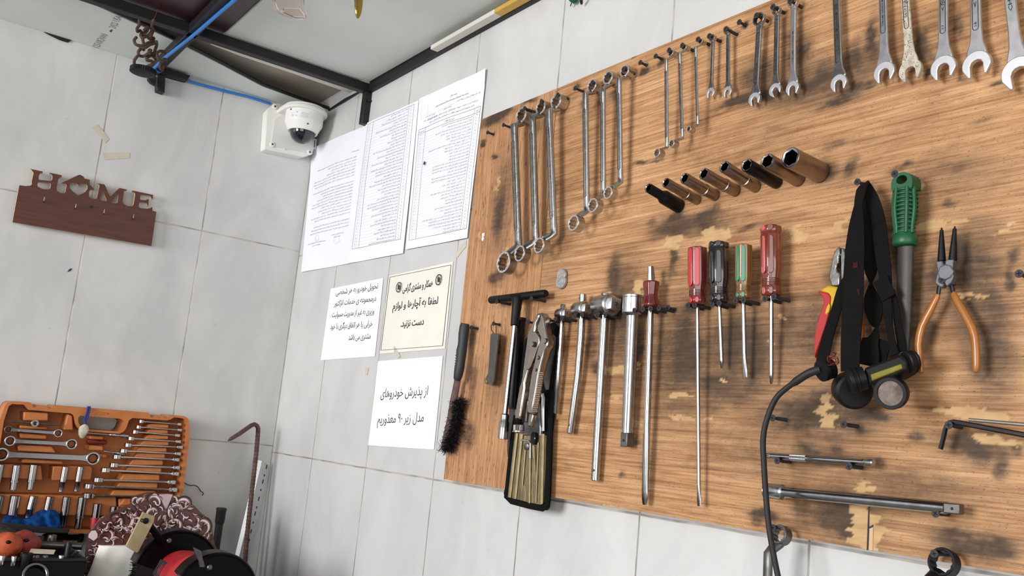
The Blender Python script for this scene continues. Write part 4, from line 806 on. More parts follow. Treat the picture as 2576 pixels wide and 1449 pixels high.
for px, py, rx_, m, lb in ((185, 1200, 0.034, 'redclay', 'round dull red rubber lump in the black tray'), (45, 1215, 0.032, 'orangeclay', 'lumpy orange rubber piece at the left of the black tray')):
    P = ZP(*kC(px, py), zi + 0.036); q = MB(); q.sphere(P, rx_, rx_ * 1.1, 0.029, m, 20, 12)
    rr = random.Random(px)
    q.v = [v + (v - P).normalized() * 0.005 * mnoise.noise(v * 40) + (v - P).normalized() * rr.uniform(-0.001, 0.001) for v in q.v]
    t = tag(obj('rubber_lump', q, sub=1), lb, 'rubber piece')
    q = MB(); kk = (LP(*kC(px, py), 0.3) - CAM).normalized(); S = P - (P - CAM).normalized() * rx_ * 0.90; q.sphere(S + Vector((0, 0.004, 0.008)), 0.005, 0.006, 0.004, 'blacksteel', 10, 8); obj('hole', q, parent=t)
def stand(px, py, r, h, m, label, hollow=True, z=None):
    z = zr - 0.004 if z is None else z
    P = ZP(*kC(px, py), z); q = MB(); q.lathe(P - Vector((0, 0, h)), (0, 0, 1), [(0, r * 0.95), (0.001, r), (h - 0.001, r), (h, r * 0.93)] + ([(h, r * 0.72), (h * 0.4, r * 0.68)] if hollow else []), m, seg=24)
    return tag(obj('socket', q, angle=40), label, 'socket', 'loose sockets along the tray rim')
stand(212, 1270, 0.0125, 0.03, 'blacksteel', 'upright open-mouthed dark socket at the tray rim', z=zr + 0.012)
stand(20, 1290, 0.0055, 0.02, 'chrome', 'small chrome socket leftmost at the tray rim', z=zr + 0.008)
stand(112, 1295, 0.0058, 0.02, 'chrome', 'small chrome socket second along the tray rim', z=zr + 0.006)
stand(285, 1290, 0.0065, 0.02, 'graysteel', 'squat grey socket right of the open-mouthed dark one', z=zr + 0.004)
stand(355, 1290, 0.0060, 0.02, 'graysteel', 'grey socket at the middle of the tray rim', z=zr + 0.004)
stand(478, 1288, 0.0055, 0.02, 'chrome', 'small chrome socket beside the upright black pin', z=zr + 0.006)
stand(185, 1160, 0.013, 0.035, 'blacksteel', 'black socket behind the red rubber lump in the tray', z=zi + 0.045)
stand(300, 1140, 0.012, 0.035, 'dirtysteel', 'grimy socket standing left of the dark ratchet in the tray', z=zi + 0.042)
stand(410, 1128, 0.010, 0.03, 'graysteel', 'grey socket standing just under the black flap in the tray', z=zi + 0.044)
q = MB(); P = ZP(*kC(520, 1300), zr); q.lathe(P - Vector((0, 0, 0.03)), (0, 0, 1), [(0, 0.007), (0.058, 0.0065), (0.062, 0.005)], 'blacksteel', seg=16); tag(obj('black_pin', q), 'upright black pin at the right of the tray rim', 'pin')
q = MB(); P = ZP(*kC(350, 1255), zi + 0.03); q.box(Fr(P, (0.3, 1, 0), (-1, 0.3, 0.25), (0.2, 0, 1)), -0.03, 0.02, -0.012, 0.010, -0.002, 0.0, 'tape'); tag(obj('paper_scrap', q), 'cream paper scrap among the sockets in the tray', 'paper')
q = MB(); A = ZP(*kC(560, 1290), zr - 0.004); B_ = ZP(*kC(615, 1252), zr + 0.018); q.tube([A, A.lerp(B_, 0.5), B_], [0.003, 0.005, 0.0035], 'milk', seg=10, flat=0.4); tag(obj('small_spoon', q), 'small bright flat metal piece at the right end of the tray', 'metal piece')
q = MB(); P = ZP(*kC(270, 1450), ZB + 0.124); q.annulus(Fr(P, (0, 1, 0), (-0.5, 0, 0.86), (0.86, 0, 0.5)), 0, 0, 0.025, 0.020, -0.008, 0.008, 'chrome', 36); tag(obj('steel_ring', q), 'chrome ring standing in front of the tray at the bottom edge', 'ring')
q = MB(); P = ZP(*kC(410, 1440), ZB + 0.095); q.tube([P + Vector((0, -0.02, 0)), P + Vector((0, 0.02, 0.004))], 0.008, 'tape', seg=10); tag(obj('cream_plug', q), 'cream plastic piece beside the chrome ring at the bottom edge', 'plug')
q = MB(); q.tube([ZP(*kC(440, 1470), ZB + 0.10), ZP(*kC(500, 1432), ZB + 0.10), ZP(*kC(590, 1418), ZB + 0.10), ZP(*kC(680, 1415), ZB + 0.10)], 0.006, 'rubber', seg=10); tag(obj('rubber_hose', q), 'black rubber hose curving in front of the tray', 'hose')
# blue cloth with its black flap on the back edge of the tray
def in_poly(x, y, pl):
    c = False
    for (x1, y1), (x2, y2) in zip(pl, pl[-1:] + pl[:-1]):
        if (y1 > y) != (y2 > y) and x < (x2 - x1) * (y - y1) / (y2 - y1) + x1: c = not c
    return c
def interp(pl, x): return float(np.interp(x, [p[0] for p in pl], [p[1] for p in pl]))
topl = [(4, 1070), (10, 1030), (32, 985), (60, 973), (95, 972), (130, 985), (180, 1002), (240, 985), (285, 950), (330, 932), (390, 934), (430, 938), (460, 965), (476, 1060)]; botl = [(4, 1075), (60, 1060), (200, 1075), (360, 1088), (476, 1092)]
nu, nv = 60, 16; vs = []
for j in range(nv + 1):
    for i in range(nu + 1):
        x = 4 + 472 * i / nu; v = j / nv; y = interp(topl, x) * (1 - v) + interp(botl, x) * v
        n1 = mnoise.noise(Vector((x * 0.022, y * 0.03, 1.3))); n2 = mnoise.noise(Vector((x * 0.06 + y * 0.03, y * 0.05, 5.1)))
        vs.append(LP(*kC(x, y), 0.118 + 0.030 * v + 0.009 * n1 + 0.004 * abs(n2) - 0.02 * (1 - v) ** 4))
q = MB(); q.add(vs, [[j * (nu + 1) + i, j * (nu + 1) + i + 1, (j + 1) * (nu + 1) + i + 1, (j + 1) * (nu + 1) + i] for j in range(nv) for i in range(nu)], 'cloth')
o = obj('blue_cloth', q, angle=60); sm = o.modifiers.new('thick', 'SOLIDIFY'); sm.thickness = 0.002; es = o.modifiers.new('crisp', 'EDGE_SPLIT'); es.split_angle = math.radians(50); tag(o, 'crumpled blue cloth tucked below the lower socket row', 'cloth')
q = MB(); q.prism3([LP(*kC(*p), 0.155) for p in [(-20, 1030), (120, 1040), (300, 1062), (545, 1085), (520, 1118), (300, 1112), (100, 1095), (-20, 1085)]], (0.006, 0, 0), 'rubber'); tag(obj('rubber_flap', q, bevel=0.002), 'black rubber flap hanging below the blue cloth', 'flap')
q = MB(); P = LP(*kC(60, 1130), 0.2); q.tube([LP(*kC(-30, 1110), 0.2), LP(*kC(40, 1125), 0.2), LP(*kC(120, 1150), 0.22)], [0.018, 0.02, 0.014], 'dirtysteel', seg=12); tag(obj('dark_tool', q), 'dirty dark metal tool under the black flap at the left edge', 'tool')

# ------------------------------------------------------------------ box with printed carved-wood scrolls and a cream cloth
kt = KK(200, 1230, 5.3667); XT = 0.262
tg = lambda x, y: (lambda P: (P.y, P.z))(LP(*kt(x, y), XT))
tb = thing('scroll_box', 'brown scroll-printed box back with crest, draped in cream cloth', 'box', LP(*kt(800, 1100), XT))
crest = [(80, 1420), (95, 1000), (85, 880), (110, 780), (120, 640), (160, 560), (235, 470), (290, 400), (400, 340), (560, 270), (700, 205), (720, 140), (780, 90), (850, 70), (940, 45), (1020, 52), (1100, 62), (1240, 68), (1330, 100), (1440, 140), (1560, 235), (1690, 370), (1780, 490), (1800, 620), (1830, 760), (1870, 830), (1900, 1420)]
bf = MB(); bf.prism([tg(*p) for p in crest], LF, XT - 0.012, XT, 'scroll_brown')
def comma(x, y, r, a0, sw, wmax, m, lift):
    pts = []
    n = 14
    for i in range(n + 1):
        t = i / n; a = a0 + sw * t; rr = r * (1 - 0.55 * t)
        pts.append((x + rr * math.cos(a), y + rr * math.sin(a), wmax * math.sin(PI * min(1, t * 0.96 + 0.02)) ** 0.8))
    vs = []
    for i, (px, py, w_) in enumerate(pts):
        q_ = pts[min(i + 1, n)]; p_ = pts[max(i - 1, 0)]; dx, dy = q_[0] - p_[0], q_[1] - p_[1]; l = math.hypot(dx, dy) or 1
        nx, ny = -dy / l * w_ / 2, dx / l * w_ / 2
        vs += [LP(*kt(px + nx, py + ny), XT + lift), LP(*kt(px - nx, py - ny), XT + lift)]
    bf.add(vs, [[2 * i, 2 * i + 2, 2 * i + 3, 2 * i + 1] for i in range(n)], m)
def inside(x, y, pad=0):
    c = False; n = len(crest)
    for i in range(n):
        (x1, y1), (x2, y2) = crest[i], crest[i - 1]
        if (y1 > y) != (y2 > y) and x < (x2 - x1) * (y - y1) / (y2 - y1) + x1: c = not c
    return c
rr = random.Random(12)
big = [(620, 400, 150, 2.0, -4.2), (470, 440, 120, 1.0, -3.6), (860, 190, 110, 1.5, 4.2), (990, 170, 110, 0.6, -4.0), (330, 480, 100, 2.6, -3.6), (760, 450, 100, 1.2, -4.4), (1330, 300, 140, 2.2, 3.8), (1530, 430, 150, 2.4, -4.0), (1430, 230, 120, 3.0, 3.4), (1650, 500, 120, 1.0, -4.2), (1300, 510, 110, 3.4, 4.2), (1130, 530, 100, 0.8, -3.2), (1700, 610, 100, 2.8, -3.8), (380, 610, 100, 1.8, -3.8), (560, 570, 100, 2.6, 3.6), (250, 570, 70, 1.2, -4.0), (1010, 340, 110, 2.4, 3.6), (720, 300, 100, 3.0, -3.4), (1590, 620, 100, 0.6, 3.6), (170, 830, 70, 2.0, -4.0), (130, 940, 55, 1.0, 4.0), (330, 700, 70, 0.4, -3.0), (520, 700, 70, 2.4, 3.0), (900, 720, 80, 0.5, -3.0), (770, 160, 70, 1.4, 4.6), (900, 560, 90, 2.0, 3.8), (1220, 430, 90, 0.4, 3.4), (1450, 560, 90, 1.2, -3.8), (240, 760, 60, 0.2, 3.4), (680, 610, 80, 0.9, -3.4)]
for x, y, r, a_, s_ in big: comma(x, y, r * 1.06, a_, s_, r * 0.80, 'scroll_dark', 0.0004)
for x, y, r, a_, s_ in big: comma(x, y, r * 0.96, a_ + 0.1, s_ * 0.95, r * 0.50, 'scroll_mid', 0.0007)
for x, y, r, a_, s_ in big: comma(x - 3, y - 5, r * 1.0, a_ + 0.2, s_ * 0.8, r * 0.26, 'scroll_white', 0.0010)
pts_ = []
for i in range(6000):
    x, y = rr.uniform(80, 1830), rr.uniform(60, 1250); r = rr.uniform(34, 62)
    if not all(inside(x + dx, y + dy) for dx, dy in ((r * .8, 0), (-r * .8, 0), (0, r * .8), (0, -r * .8))) or (1080 < x < 1260 and y < 290): continue
    if any((x - a) ** 2 + (y - b) ** 2 < 62 ** 2 for a, b in pts_): continue
    pts_.append((x, y)); i_ = len(pts_); a_ = rr.uniform(0, 6.28); s_ = rr.choice((-1, 1)) * rr.uniform(1.4, 3.4)
    comma(x, y, r, a_, s_, r * 0.62, 'scroll_dark' if i_ % 4 else 'scroll_mid', 0.0012 + i_ * 2e-6); comma(x - 2, y - 4, r * 0.98, a_ + 0.15, s_ * 0.85, r * rr.uniform(0.22, 0.40), 'scroll_white' if i_ % 3 else 'scroll_mid', 0.0020 + i_ * 2e-6)
bf.add([LP(*kt(*p), XT + 0.0032) for p in [(160, 565), (215, 560), (245, 610), (240, 660), (190, 700), (120, 655), (125, 610)]], [[0, 1, 2, 3, 4, 5, 6]], 'scroll_white')  # white patch paints a shiny spot onto the print
for i in range(11):       # the fan at the crest
    t = (i - 5) / 5.0; xx = 1165 + t * 85; yy = 62 + abs(t) * 6
    for w_, m, l in ((12, 'scroll_white', 0.0022), ):
        bf.add([LP(*kt(1168 + t * 6, 275), XT + l), LP(*kt(xx - w_ / 2, yy + 12), XT + l), LP(*kt(xx, yy), XT + l), LP(*kt(xx + w_ / 2, yy + 12), XT + l)], [[0, 1, 2, 3]], m)
for cx_, cy_, a_ in ((1420, 240, -1.2), (1400, 270, -0.6), (1450, 270, -0.1), (1390, 290, -1.9), (830, 180, -0.9), (1160, 350, 1.7), (1230, 330, 1.2), (1100, 350, 2.1), (1180, 440, 1.6), (450, 500, 0.4), (600, 540, 0.2)):
    u_, v_ = math.cos(a_), math.sin(a_); L_ = 95
    for w_, m, l in ((40, 'scroll_dark', 0.0024), (28, 'scroll_white', 0.0027), (8, 'scroll_mid', 0.0029)):
        bf.add([LP(*kt(cx_ - u_ * 5, cy_ - v_ * 5), XT + l), LP(*kt(cx_ + u_ * L_ * .5 - v_ * w_ / 2, cy_ + v_ * L_ * .5 + u_ * w_ / 2), XT + l), LP(*kt(cx_ + u_ * L_, cy_ + v_ * L_), XT + l), LP(*kt(cx_ + u_ * L_ * .5 + v_ * w_ / 2, cy_ + v_ * L_ * .5 - u_ * w_ / 2), XT + l)], [[0, 1, 2, 3]], m)
obj('printed_back', bf, parent=tb)
q = MB(); yA, zA = tg(270, 778); yB, zB_ = tg(1050, 782); q.box(Fr((0, 0, 0), (0, 1, 0), (0, 0, 1), (1, 0, 0)), tg(330, 800)[0], tg(1500, 800)[0], ZB + 0.001, zA - 0.004, XT - 0.012, XT + 0.020, 'scroll_brown'); obj('box_base', q, parent=tb)
q = MB(); nu, nv = 22, 18; vs = []
zt = zA
for j in range(nv + 1):
    for i in range(nu + 1):
        u, v = i / nu, j / nv
        xl = 275 - 190 * v; xr = 1090
        P = LP(*kt(xl + (xr - xl) * u, 780 + 480 * v), XT + 0.024 + 0.012 * v)
        P.x += 0.003 * math.sin(u * 17 + v * 3) * v + 0.002 * math.sin(u * 7 - v * 9) + (0.01 * (0.12 - u) / 0.12 * -1 if u < 0.12 else 0)
        vs.append(P)
q.add(vs, [[j * (nu + 1) + i, j * (nu + 1) + i + 1, (j + 1) * (nu + 1) + i + 1, (j + 1) * (nu + 1) + i] for j in range(nv) for i in range(nu)], 'tissue')
top = [vs[i] for i in range(nu + 1)]; q.add(top + [p - Vector((0.03, 0, -0.001)) for p in top], [[i, i + 1, nu + 2 + i, nu + 1 + i] for i in range(nu)], 'tissue')
o = obj('cloth_cover', q, parent=tb, angle=60); sm = o.modifiers.new('thick', 'SOLIDIFY'); sm.thickness = 0.001

# ------------------------------------------------------------------ bench grinder
gx1, gx2 = 0.35, 0.63
g1 = LP(430, 1447, gx1); g2 = LP(541, 1492, gx2); yG = (g1.y + g2.y) / 2; zG = (g1.z + g2.z) / 2
gr = thing('bench_grinder', 'red bench grinder with black wheel guards on the bench', 'grinder', ((gx1 + gx2) / 2, yG, ZB))
def arc_drum(xc, r, w_, a0, a1, name):
    """guard: two cheeks and a curved band, open between a1 and a0 (angles in the y-z plane)"""
    q = MB(); n = 40; rim = [(r * math.cos(a0 + (a1 - a0) * i / n), r * math.sin(a0 + (a1 - a0) * i / n)) for i in range(n + 1)]
    F = Fr((xc, yG, zG), (0, 1, 0), (0, 0, 1), (1, 0, 0))
    e_ = 0.004
    secs = []
    for a_, b_ in rim:
        l = math.hypot(a_, b_); s_ = (l - 0.006) / l; s2 = (l - 0.003) / l
        secs.append([F.p(a_ * s2, b_ * s2, -w_ / 2), F.p(a_, b_, -w_ / 2 + e_), F.p(a_, b_, w_ / 2 - e_), F.p(a_ * s2, b_ * s2, w_ / 2), F.p(a_ * s_ * .98, b_ * s_ * .98, w_ / 2 - 0.001), F.p(a_ * s_ * .98, b_ * s_ * .98, -w_ / 2 + 0.001)])
    q.loft(secs, 'blackg')
    q.prism([(a_ * 0.985, b_ * 0.985) for a_, b_ in rim] + [(-0.02, 0.0)], F, w_ / 2 - 0.005, w_ / 2 - 0.002, 'blackg')
    q.prism([(a_ * 0.985, b_ * 0.985) for a_, b_ in rim] + [(-0.02, 0.0)], F, -w_ / 2 + 0.002, -w_ / 2 + 0.005, 'blackg')
    return obj(name, q, parent=gr, angle=30)
ga = arc_drum(gx1, 0.103, 0.052, -1.2, 1.2 + PI / 2 + 0.1, 'wheel_guard')
gb = arc_drum(gx2, 0.093, 0.052, -1.2, 1.2 + PI / 2 - 0.15, 'wheel_guard')
for xc, gg, dy, dz in ((gx1 + 0.025, ga, -0.03, 0.078), (gx2 + 0.025, gb, -0.022, 0.062)):
    q = MB(); q.lathe((xc - 0.002, yG + dy, zG + dz), (1, 0, 0), [(0, 0.006), (0.003, 0.006), (0.005, 0.004)], 'graysteel', seg=16); obj('guard_screw', q, parent=gg)
q = MB(); q.lathe((gx1 + 0.028, yG, zG), (1, 0, 0), [(0, 0.03), (0.004, 0.050), (0.02, 0.060), (0.05, 0.0635), (0.115, 0.0635), (0.122, 0.065), (0.128, 0.0635), (0.20, 0.0625), (0.222, 0.056), (0.226, 0.04)], 'red', seg=56); mb = obj('motor_body', q, parent=gr)
q = MB(); q.lathe((gx1 + 0.148, yG, zG), (1, 0, 0), [(0, 0.0635), (0.0008, 0.0645), (0.0028, 0.0645), (0.0036, 0.0635)], 'blacksteel', seg=56); obj('seam_band', q, parent=mb)
q = MB(); q.lathe((gx2 - 0.075, yG, zG), (1, 0, 0), [(0, 0.0625), (0.004, 0.0655), (0.040, 0.0645), (0.046, 0.055)], 'graysteel', seg=48); obj('end_bell', q, parent=mb)
q = MB(); q.box(ZF, gx1 + 0.03, gx2 - 0.03, yG - 0.06, yG + 0.06, ZB + 0.001, zG - 0.062, 'beamblack'); obj('base', q, parent=gr, bevel=0.006)
q = MB()
for i in range(5): q.tube([Vector((gx1 + 0.055 + i * 0.011, yG - 0.0635, zG + 0.006)), Vector((gx1 + 0.055 + i * 0.011, yG - 0.050, zG + 0.040))], 0.003, 'blacksteel', seg=6)
obj('vent_slots', q, parent=mb)
q = MB(); q.lathe((gx1 - 0.018, yG, zG), (1, 0, 0), [(0, 0.02), (0.001, 0.093), (0.034, 0.093), (0.035, 0.02)], 'rubber', seg=48); wh = obj('wire_wheel', q, parent=gr)
q = MB(); rb = random.Random(3)
for i in range(420):
    a_ = rb.uniform(PI * 0.62, PI * 1.35); x_ = gx1 + rb.uniform(-0.018, 0.018); r0_ = 0.088; r1_ = 0.093 + rb.uniform(0.002, 0.010); da = rb.uniform(-0.06, 0.06)
    f = lambda r_, t_: Vector((x_, yG + r_ * math.cos(t_), zG + r_ * math.sin(t_)))
    q.tube([f(r0_, a_), f(r1_, a_ + da)], 0.0006, 'bristle', seg=3)
o = obj('bristles', q, parent=wh); o['kind'] = 'stuff'
q = MB(); q.lathe((gx2 - 0.016, yG, zG), (1, 0, 0), [(0, 0.02), (0.001, 0.085), (0.03, 0.085), (0.031, 0.02)], 'graysteel', seg=48); obj('grinding_wheel', q, parent=gr)
# eye shield: yellowed plastic plate on a black arm
XS = gx1 + 0.045
q = MB(); q.prism3([LP(*kt(*p), XS) for p in [(855, 312), (1018, 372), (1008, 440), (800, 850), (775, 868), (622, 775)]], (-0.006, 0.0, 0.0), 'beige'); es = obj('eye_shield', q, parent=gr, bevel=0.0015)
q = MB(); P = LP(*kt(895, 432), XS + 0.0005); q.lathe(P - Vector((0.001, 0, 0)), (1, 0, 0), [(0, 0.007), (0.003, 0.0065), (0.004, 0.003)], 'blacksteel', seg=16); P = LP(*kt(845, 425), XS + 0.0005); q.annulus(Fr(P, (0, 1, 0), (0, 0, 1), (1, 0, 0)), 0, 0, 0.0042, 0.0025, 0, 0.001, 'blacksteel', 16); obj('shield_screw', q, parent=es)
q = MB(); q.tube([LP(*kt(900, 440), XS - 0.010), LP(*kt(985, 540), XS - 0.012), LP(*kt(1060, 640), XS - 0.015), LP(*kt(1110, 760), gx1 + 0.02)], [0.006, 0.008, 0.009, 0.01], 'blackg', seg=8, flat=0.5, hint=(1, 0, 0)); obj('shield_arm', q, parent=gr)
q = MB(); q.prism3([LP(*kt(*p), gx2 + 0.026) for p in [(1535, 785), (1640, 835), (1690, 1020), (1700, 1060), (1620, 1060), (1600, 960), (1560, 880)]], (-0.003, 0, 0), 'glasspane'); obj('spark_guard', q, parent=gr, bevel=0.001)

# ------------------------------------------------------------------ things standing in the corner
XP = 0.16; A = LP(557, 1283, XP)
t = thing('black_pipe', 'black pipe with a wider capped end standing behind the grinder', 'pipe', (A.x, A.y, ZB))
q = MB(); r_ = 9.4 * mpp(A); q.lathe((A.x, A.y, ZB + 0.001), (0, 0, 1), [(0, r_), (A.z - ZB - 0.001, r_)], 'rubber', seg=24); obj('tube', q, parent=t)
q = MB(); r_ = 12.0 * mpp(A); q.lathe((A.x, A.y, A.z - 0.036), (0, 0, 1), [(0, r_ * 0.82), (0.006, r_ * 0.98), (0.034, r_), (0.036, r_ * 1.08), (0.040, r_ * 1.08), (0.042, r_ * 0.9)], 'rubber', seg=24); obj('cap', q, parent=t)
kr = KK(200, 1000, 3.2268)
q = MB(); pth = [(1203, 352, .10), (1225, 338, .10), (1300, 293, .085), (1360, 250, .07), (1395, 226, .062), (1420, 217, .058), (1440, 228, .055), (1450, 250, .054), (1448, 300, .055), (1435, 450, .058), (1418, 600, .062), (1395, 800, .068), (1378, 950, .072), (1362, 1100, .076), (1348, 1280, .08), (1330, 1560, .09)]
pp = [LP(*kr(x, y), d) for x, y, d in pth]; pp[-1] = pp[-2] + (pp[-2] - pp[-3]).normalized() * max(0.01, (pp[-2].z - ZB - 0.004))
q.tube(pp, [0.001, 0.005] + [0.0062] * (len(pp) - 2), 'rebar', seg=10)
for i in range(7, len(pp) - 1):
    n_ = int((pp[i + 1] - pp[i]).length / 0.009)
    for j in range(n_):
        c = pp[i].lerp(pp[i + 1], (j + .5) / n_); d_ = (pp[i + 1] - pp[i]).normalized(); q.lathe(c - d_ * 0.0015, d_, [(0, 0.0062), (0.0008, 0.0072), (0.0022, 0.0072), (0.003, 0.0062)], 'rebar', seg=10)
tag(obj('rebar_hook', q), 'rusty ribbed rod with a hooked top leaning in the room corner', 'rod')
kx = lambda x, y, d: LP(*kr(x, y), d)
t = thing('slotted_angle', 'pale slotted steel angle leaning in the room corner beside the rusty rod', 'steel angle', kx(1330, 1300, 0.03))
q = MB(); f_ = [kx(1480, 515, .035), kx(1552, 568, .012), kx(1372, 1330, .040), kx(1296, 1290, .062)]; f_[2] = f_[1] + (f_[2] - f_[1]) * 1.12; f_[3] = f_[0] + (f_[3] - f_[0]) * 1.12
nrm = (f_[1] - f_[0]).cross(f_[3] - f_[0]).normalized(); nrm = nrm if nrm.dot(CAM - f_[0]) > 0 else -nrm
q.prism3(f_, -nrm * 0.002, 'galv'); obj('slotted_flange', q, parent=t, bevel=0.0006)
for sx, sy, big_ in ((1518, 562, 1), (1500, 632, 0), (1488, 682, 1), (1471, 751, 0), (1455, 822, 1), (1437, 892, 0), (1425, 942, 1), (1409, 1015, 0), (1392, 1086, 1), (1378, 1158, 0)):
    P = (lambda r: CAM + r * ((f_[0] - CAM).dot(nrm) / r.dot(nrm)))(ray(*kr(sx, sy))) + nrm * 0.0004
    ax = (f_[3] - f_[0]).normalized(); ay = nrm.cross(ax); L_ = 0.0042 if big_ else 0.0012; r_ = 0.0022
    q = MB(); q.prism([(L_ * (1 if math.cos(a_) > 0 else -1) + r_ * math.cos(a_), r_ * math.sin(a_)) for a_ in [2 * PI * i / 16 + 0.01 for i in range(16)]], Fr(P, ax, ay, nrm), -0.0006, 0.0002, 'screw'); obj('slot', q, parent=t)
q = MB(); e0, e1 = f_[0], f_[3]; bk = -nrm * 0.012 + (f_[0] - f_[1]).normalized() * 0.004
q.prism3([e0, e1, e1 + bk, e0 + bk], (f_[1] - f_[0]).normalized() * 0.002, 'galv'); obj('rear_flange', q, parent=t)
# ------------------------------------------------------------------ the two-piece wooden tool board
DB = 0.025                                   # its front face stands 25 mm off the wall
ZT, ZL = 2.261, 1.4805
XL = 0.999
XSM = (BP(1372, 562).x + BP(1357, 750).x) / 2   # seam between the two pieces
def vnoise(X, Z, sx, sz, seed, octv=3):
    rng = np.random.RandomState(seed); out = np.zeros_like(X); amp = 1.0; tot = 0
    for o_ in range(octv):
        g_ = rng.rand(128, 128); x = X / sx; z = Z / sz
        xi, zi_ = np.floor(x).astype(int), np.floor(z).astype(int); fx, fz = x - xi, z - zi_
        fx, fz = fx * fx * (3 - 2 * fx), fz * fz * (3 - 2 * fz); a = lambda i, j: g_[(xi + i) % 128, (zi_ + j) % 128]
        out += amp * ((a(0, 0) * (1 - fx) + a(1, 0) * fx) * (1 - fz) + (a(0, 1) * (1 - fx) + a(1, 1) * fx) * fz); tot += amp; amp *= 0.55; sx /= 2; sz /= 2
    return out / tot
STAIN = [(1700,900,110,170,.40),(1870,880,120,130,.40),(2080,200,200,70,.40),(2050,1050,180,60,.5),(2120,1300,130,70,.5),(2440,1370,130,50,.55),(2450,700,90,170,.45),(2250,750,100,220,.45),(1560,800,60,170,.4),(2450,1120,100,50,.45),(1750,565,130,30,.35),(1265,500,30,170,.3),(1255,950,40,100,.2),(2400,430,130,50,.2),(1950,1150,220,80,.2),(2050,850,100,120,.4),(1400,600,60,200,.12),(2300,1230,200,60,.25),(2500,900,80,140,.4),(1245,297,40,22,.9),(1272,283,22,12,.7),(1213,365,8,10,.8),(1243,395,9,8,.7),(1255,540,13,70,.6),(1258,690,18,25,.5),(1240,700,14,18,.6),(1455,215,14,12,.5),(1470,260,14,14,.4),(1505,265,20,12,.4),(1545,240,16,10,.4),(1625,178,16,13,.75),(1662,157,16,14,.7),(1612,410,22,8,.65),(1650,400,18,6,.5),(1875,63,16,9,.7),(1850,255,60,14,.8),(1930,240,40,26,.75),(1905,190,60,60,.45),(2010,140,40,70,.5),(2040,215,50,18,.85),(2110,255,50,14,.9),(2145,225,26,14,.8),(2070,190,30,40,.5),(2150,140,24,50,.5),(2195,95,18,60,.7),(2190,215,18,10,.7),(2320,110,16,50,.7),(2332,130,22,40,.4),(2330,185,12,14,.6),(2415,60,14,40,.4),(2510,210,22,10,.8),(2420,200,20,8,.4),(2075,430,40,26,.6),(2140,420,20,30,.5),(2105,360,40,14,.35),(1690,575,60,28,.45),(1700,545,30,20,.6),(1775,555,26,30,.6),(1800,530,18,18,.45),(1880,575,36,10,.5),(1640,560,18,12,.4),(1545,700,16,70,.5),(1560,780,20,60,.6),(1600,880,20,80,.6),(1490,860,16,60,.45),(1500,930,20,20,.5),(1693,640,12,55,.55),(1690,690,22,20,.35),(1716,870,26,110,.65),(1745,900,22,70,.6),(1840,870,26,80,.55),(1895,900,26,90,.55),(1790,960,60,30,.5),(1850,840,60,30,.35),(1820,1000,70,40,.35),(1740,780,30,10,.5),(1960,860,20,40,.3),(1985,800,20,60,.4),(2015,1035,60,16,.8),(2060,1015,50,40,.5),(2180,1045,55,14,.85),(2215,1052,30,20,.6),(2040,1130,40,18,.6),(2100,1160,60,18,.5),(2110,1130,30,18,.45),(2160,1085,24,14,.4),(2200,1160,30,10,.5),(1925,1290,40,14,.8),(1900,1300,30,14,.5),(2120,1275,40,44,.75),(2130,1330,26,40,.75),(2080,1300,40,30,.5),(2020,1280,30,20,.4),(2420,1110,50,20,.6),(2460,1140,34,28,.6),(2310,1100,30,16,.45),(2500,1365,60,10,.75),(2440,1390,50,14,.6),(2530,1390,40,14,.7),(2400,1340,30,10,.4),(2350,690,26,50,.5),(2420,640,22,50,.7),(2430,690,16,60,.7),(2545,705,14,36,.9),(2550,640,16,30,.5),(2500,760,30,40,.4),(2480,850,40,40,.35),(2470,920,40,30,.35),(2240,430,20,12,.35),(2280,420,22,10,.5),(2390,500,16,10,.5),(2400,420,24,14,.3),(2260,700,30,120,.55),(2330,820,26,60,.5),(2190,600,50,60,.45),(2100,700,30,60,.35),(2520,1170,30,40,.5),(2560,1130,20,20,.5),(1175,1095,24,40,.45),(1185,850,12,40,.5),(1190,960,10,60,.35),(1255,880,10,20,.4),(1440,1085,10,12,.5),(1600,1110,14,10,.5),(1620,1170,16,20,.3),(1560,1195,8,8,.5),(1350,320,8,30,.35),(1400,470,10,30,.3),(1600,140,6,4,.5),(1990,90,30,24,.4),(1950,330,40,14,.25),(2470,300,40,10,.25),(1330,255,20,8,.6)]
PEEL = [(1696,612,17,20),(1778,590,18,16),(1800,598,22,22),(1830,590,10,16),(1795,625,24,5),(1995,590,16,24),(2015,600,12,12),(2085,582,34,10),(2120,560,30,5),(2150,545,24,4),(2330,570,55,9),(2290,577,36,7),(2420,555,24,4),(2560,560,14,6),(2510,585,20,3),(2365,558,24,8),(1556,931,22,12),(1590,928,14,4),(1600,915,12,5),(1550,996,18,3),(1548,1001,8,3),(1700,995,20,6),(1722,996,24,4),(1718,1050,30,7),(1780,1053,14,3),(1606,725,12,22),(1540,735,6,4),(1825,958,7,3),(1950,862,5,10),(1965,795,8,8),(2080,1010,12,22),(2085,1060,22,18),(2078,1030,16,14),(1972,800,6,6),(2430,1032,70,9),(2460,1045,60,12),(2520,1050,26,14),(2475,1105,36,12),(2530,1115,22,8),(2165,1220,14,14),(2185,1230,20,8),(2170,1290,26,26),(2160,1330,18,40),(2195,1330,26,40),(2185,1370,26,20),(2215,1345,12,26),(1253,462,4,18),(1310,770,6,20),(1208,590,3,9),(2420,745,20,3),(2450,750,24,3),(1600,1063,10,6),(1540,1275,30,3),(1270,650,5,30)]
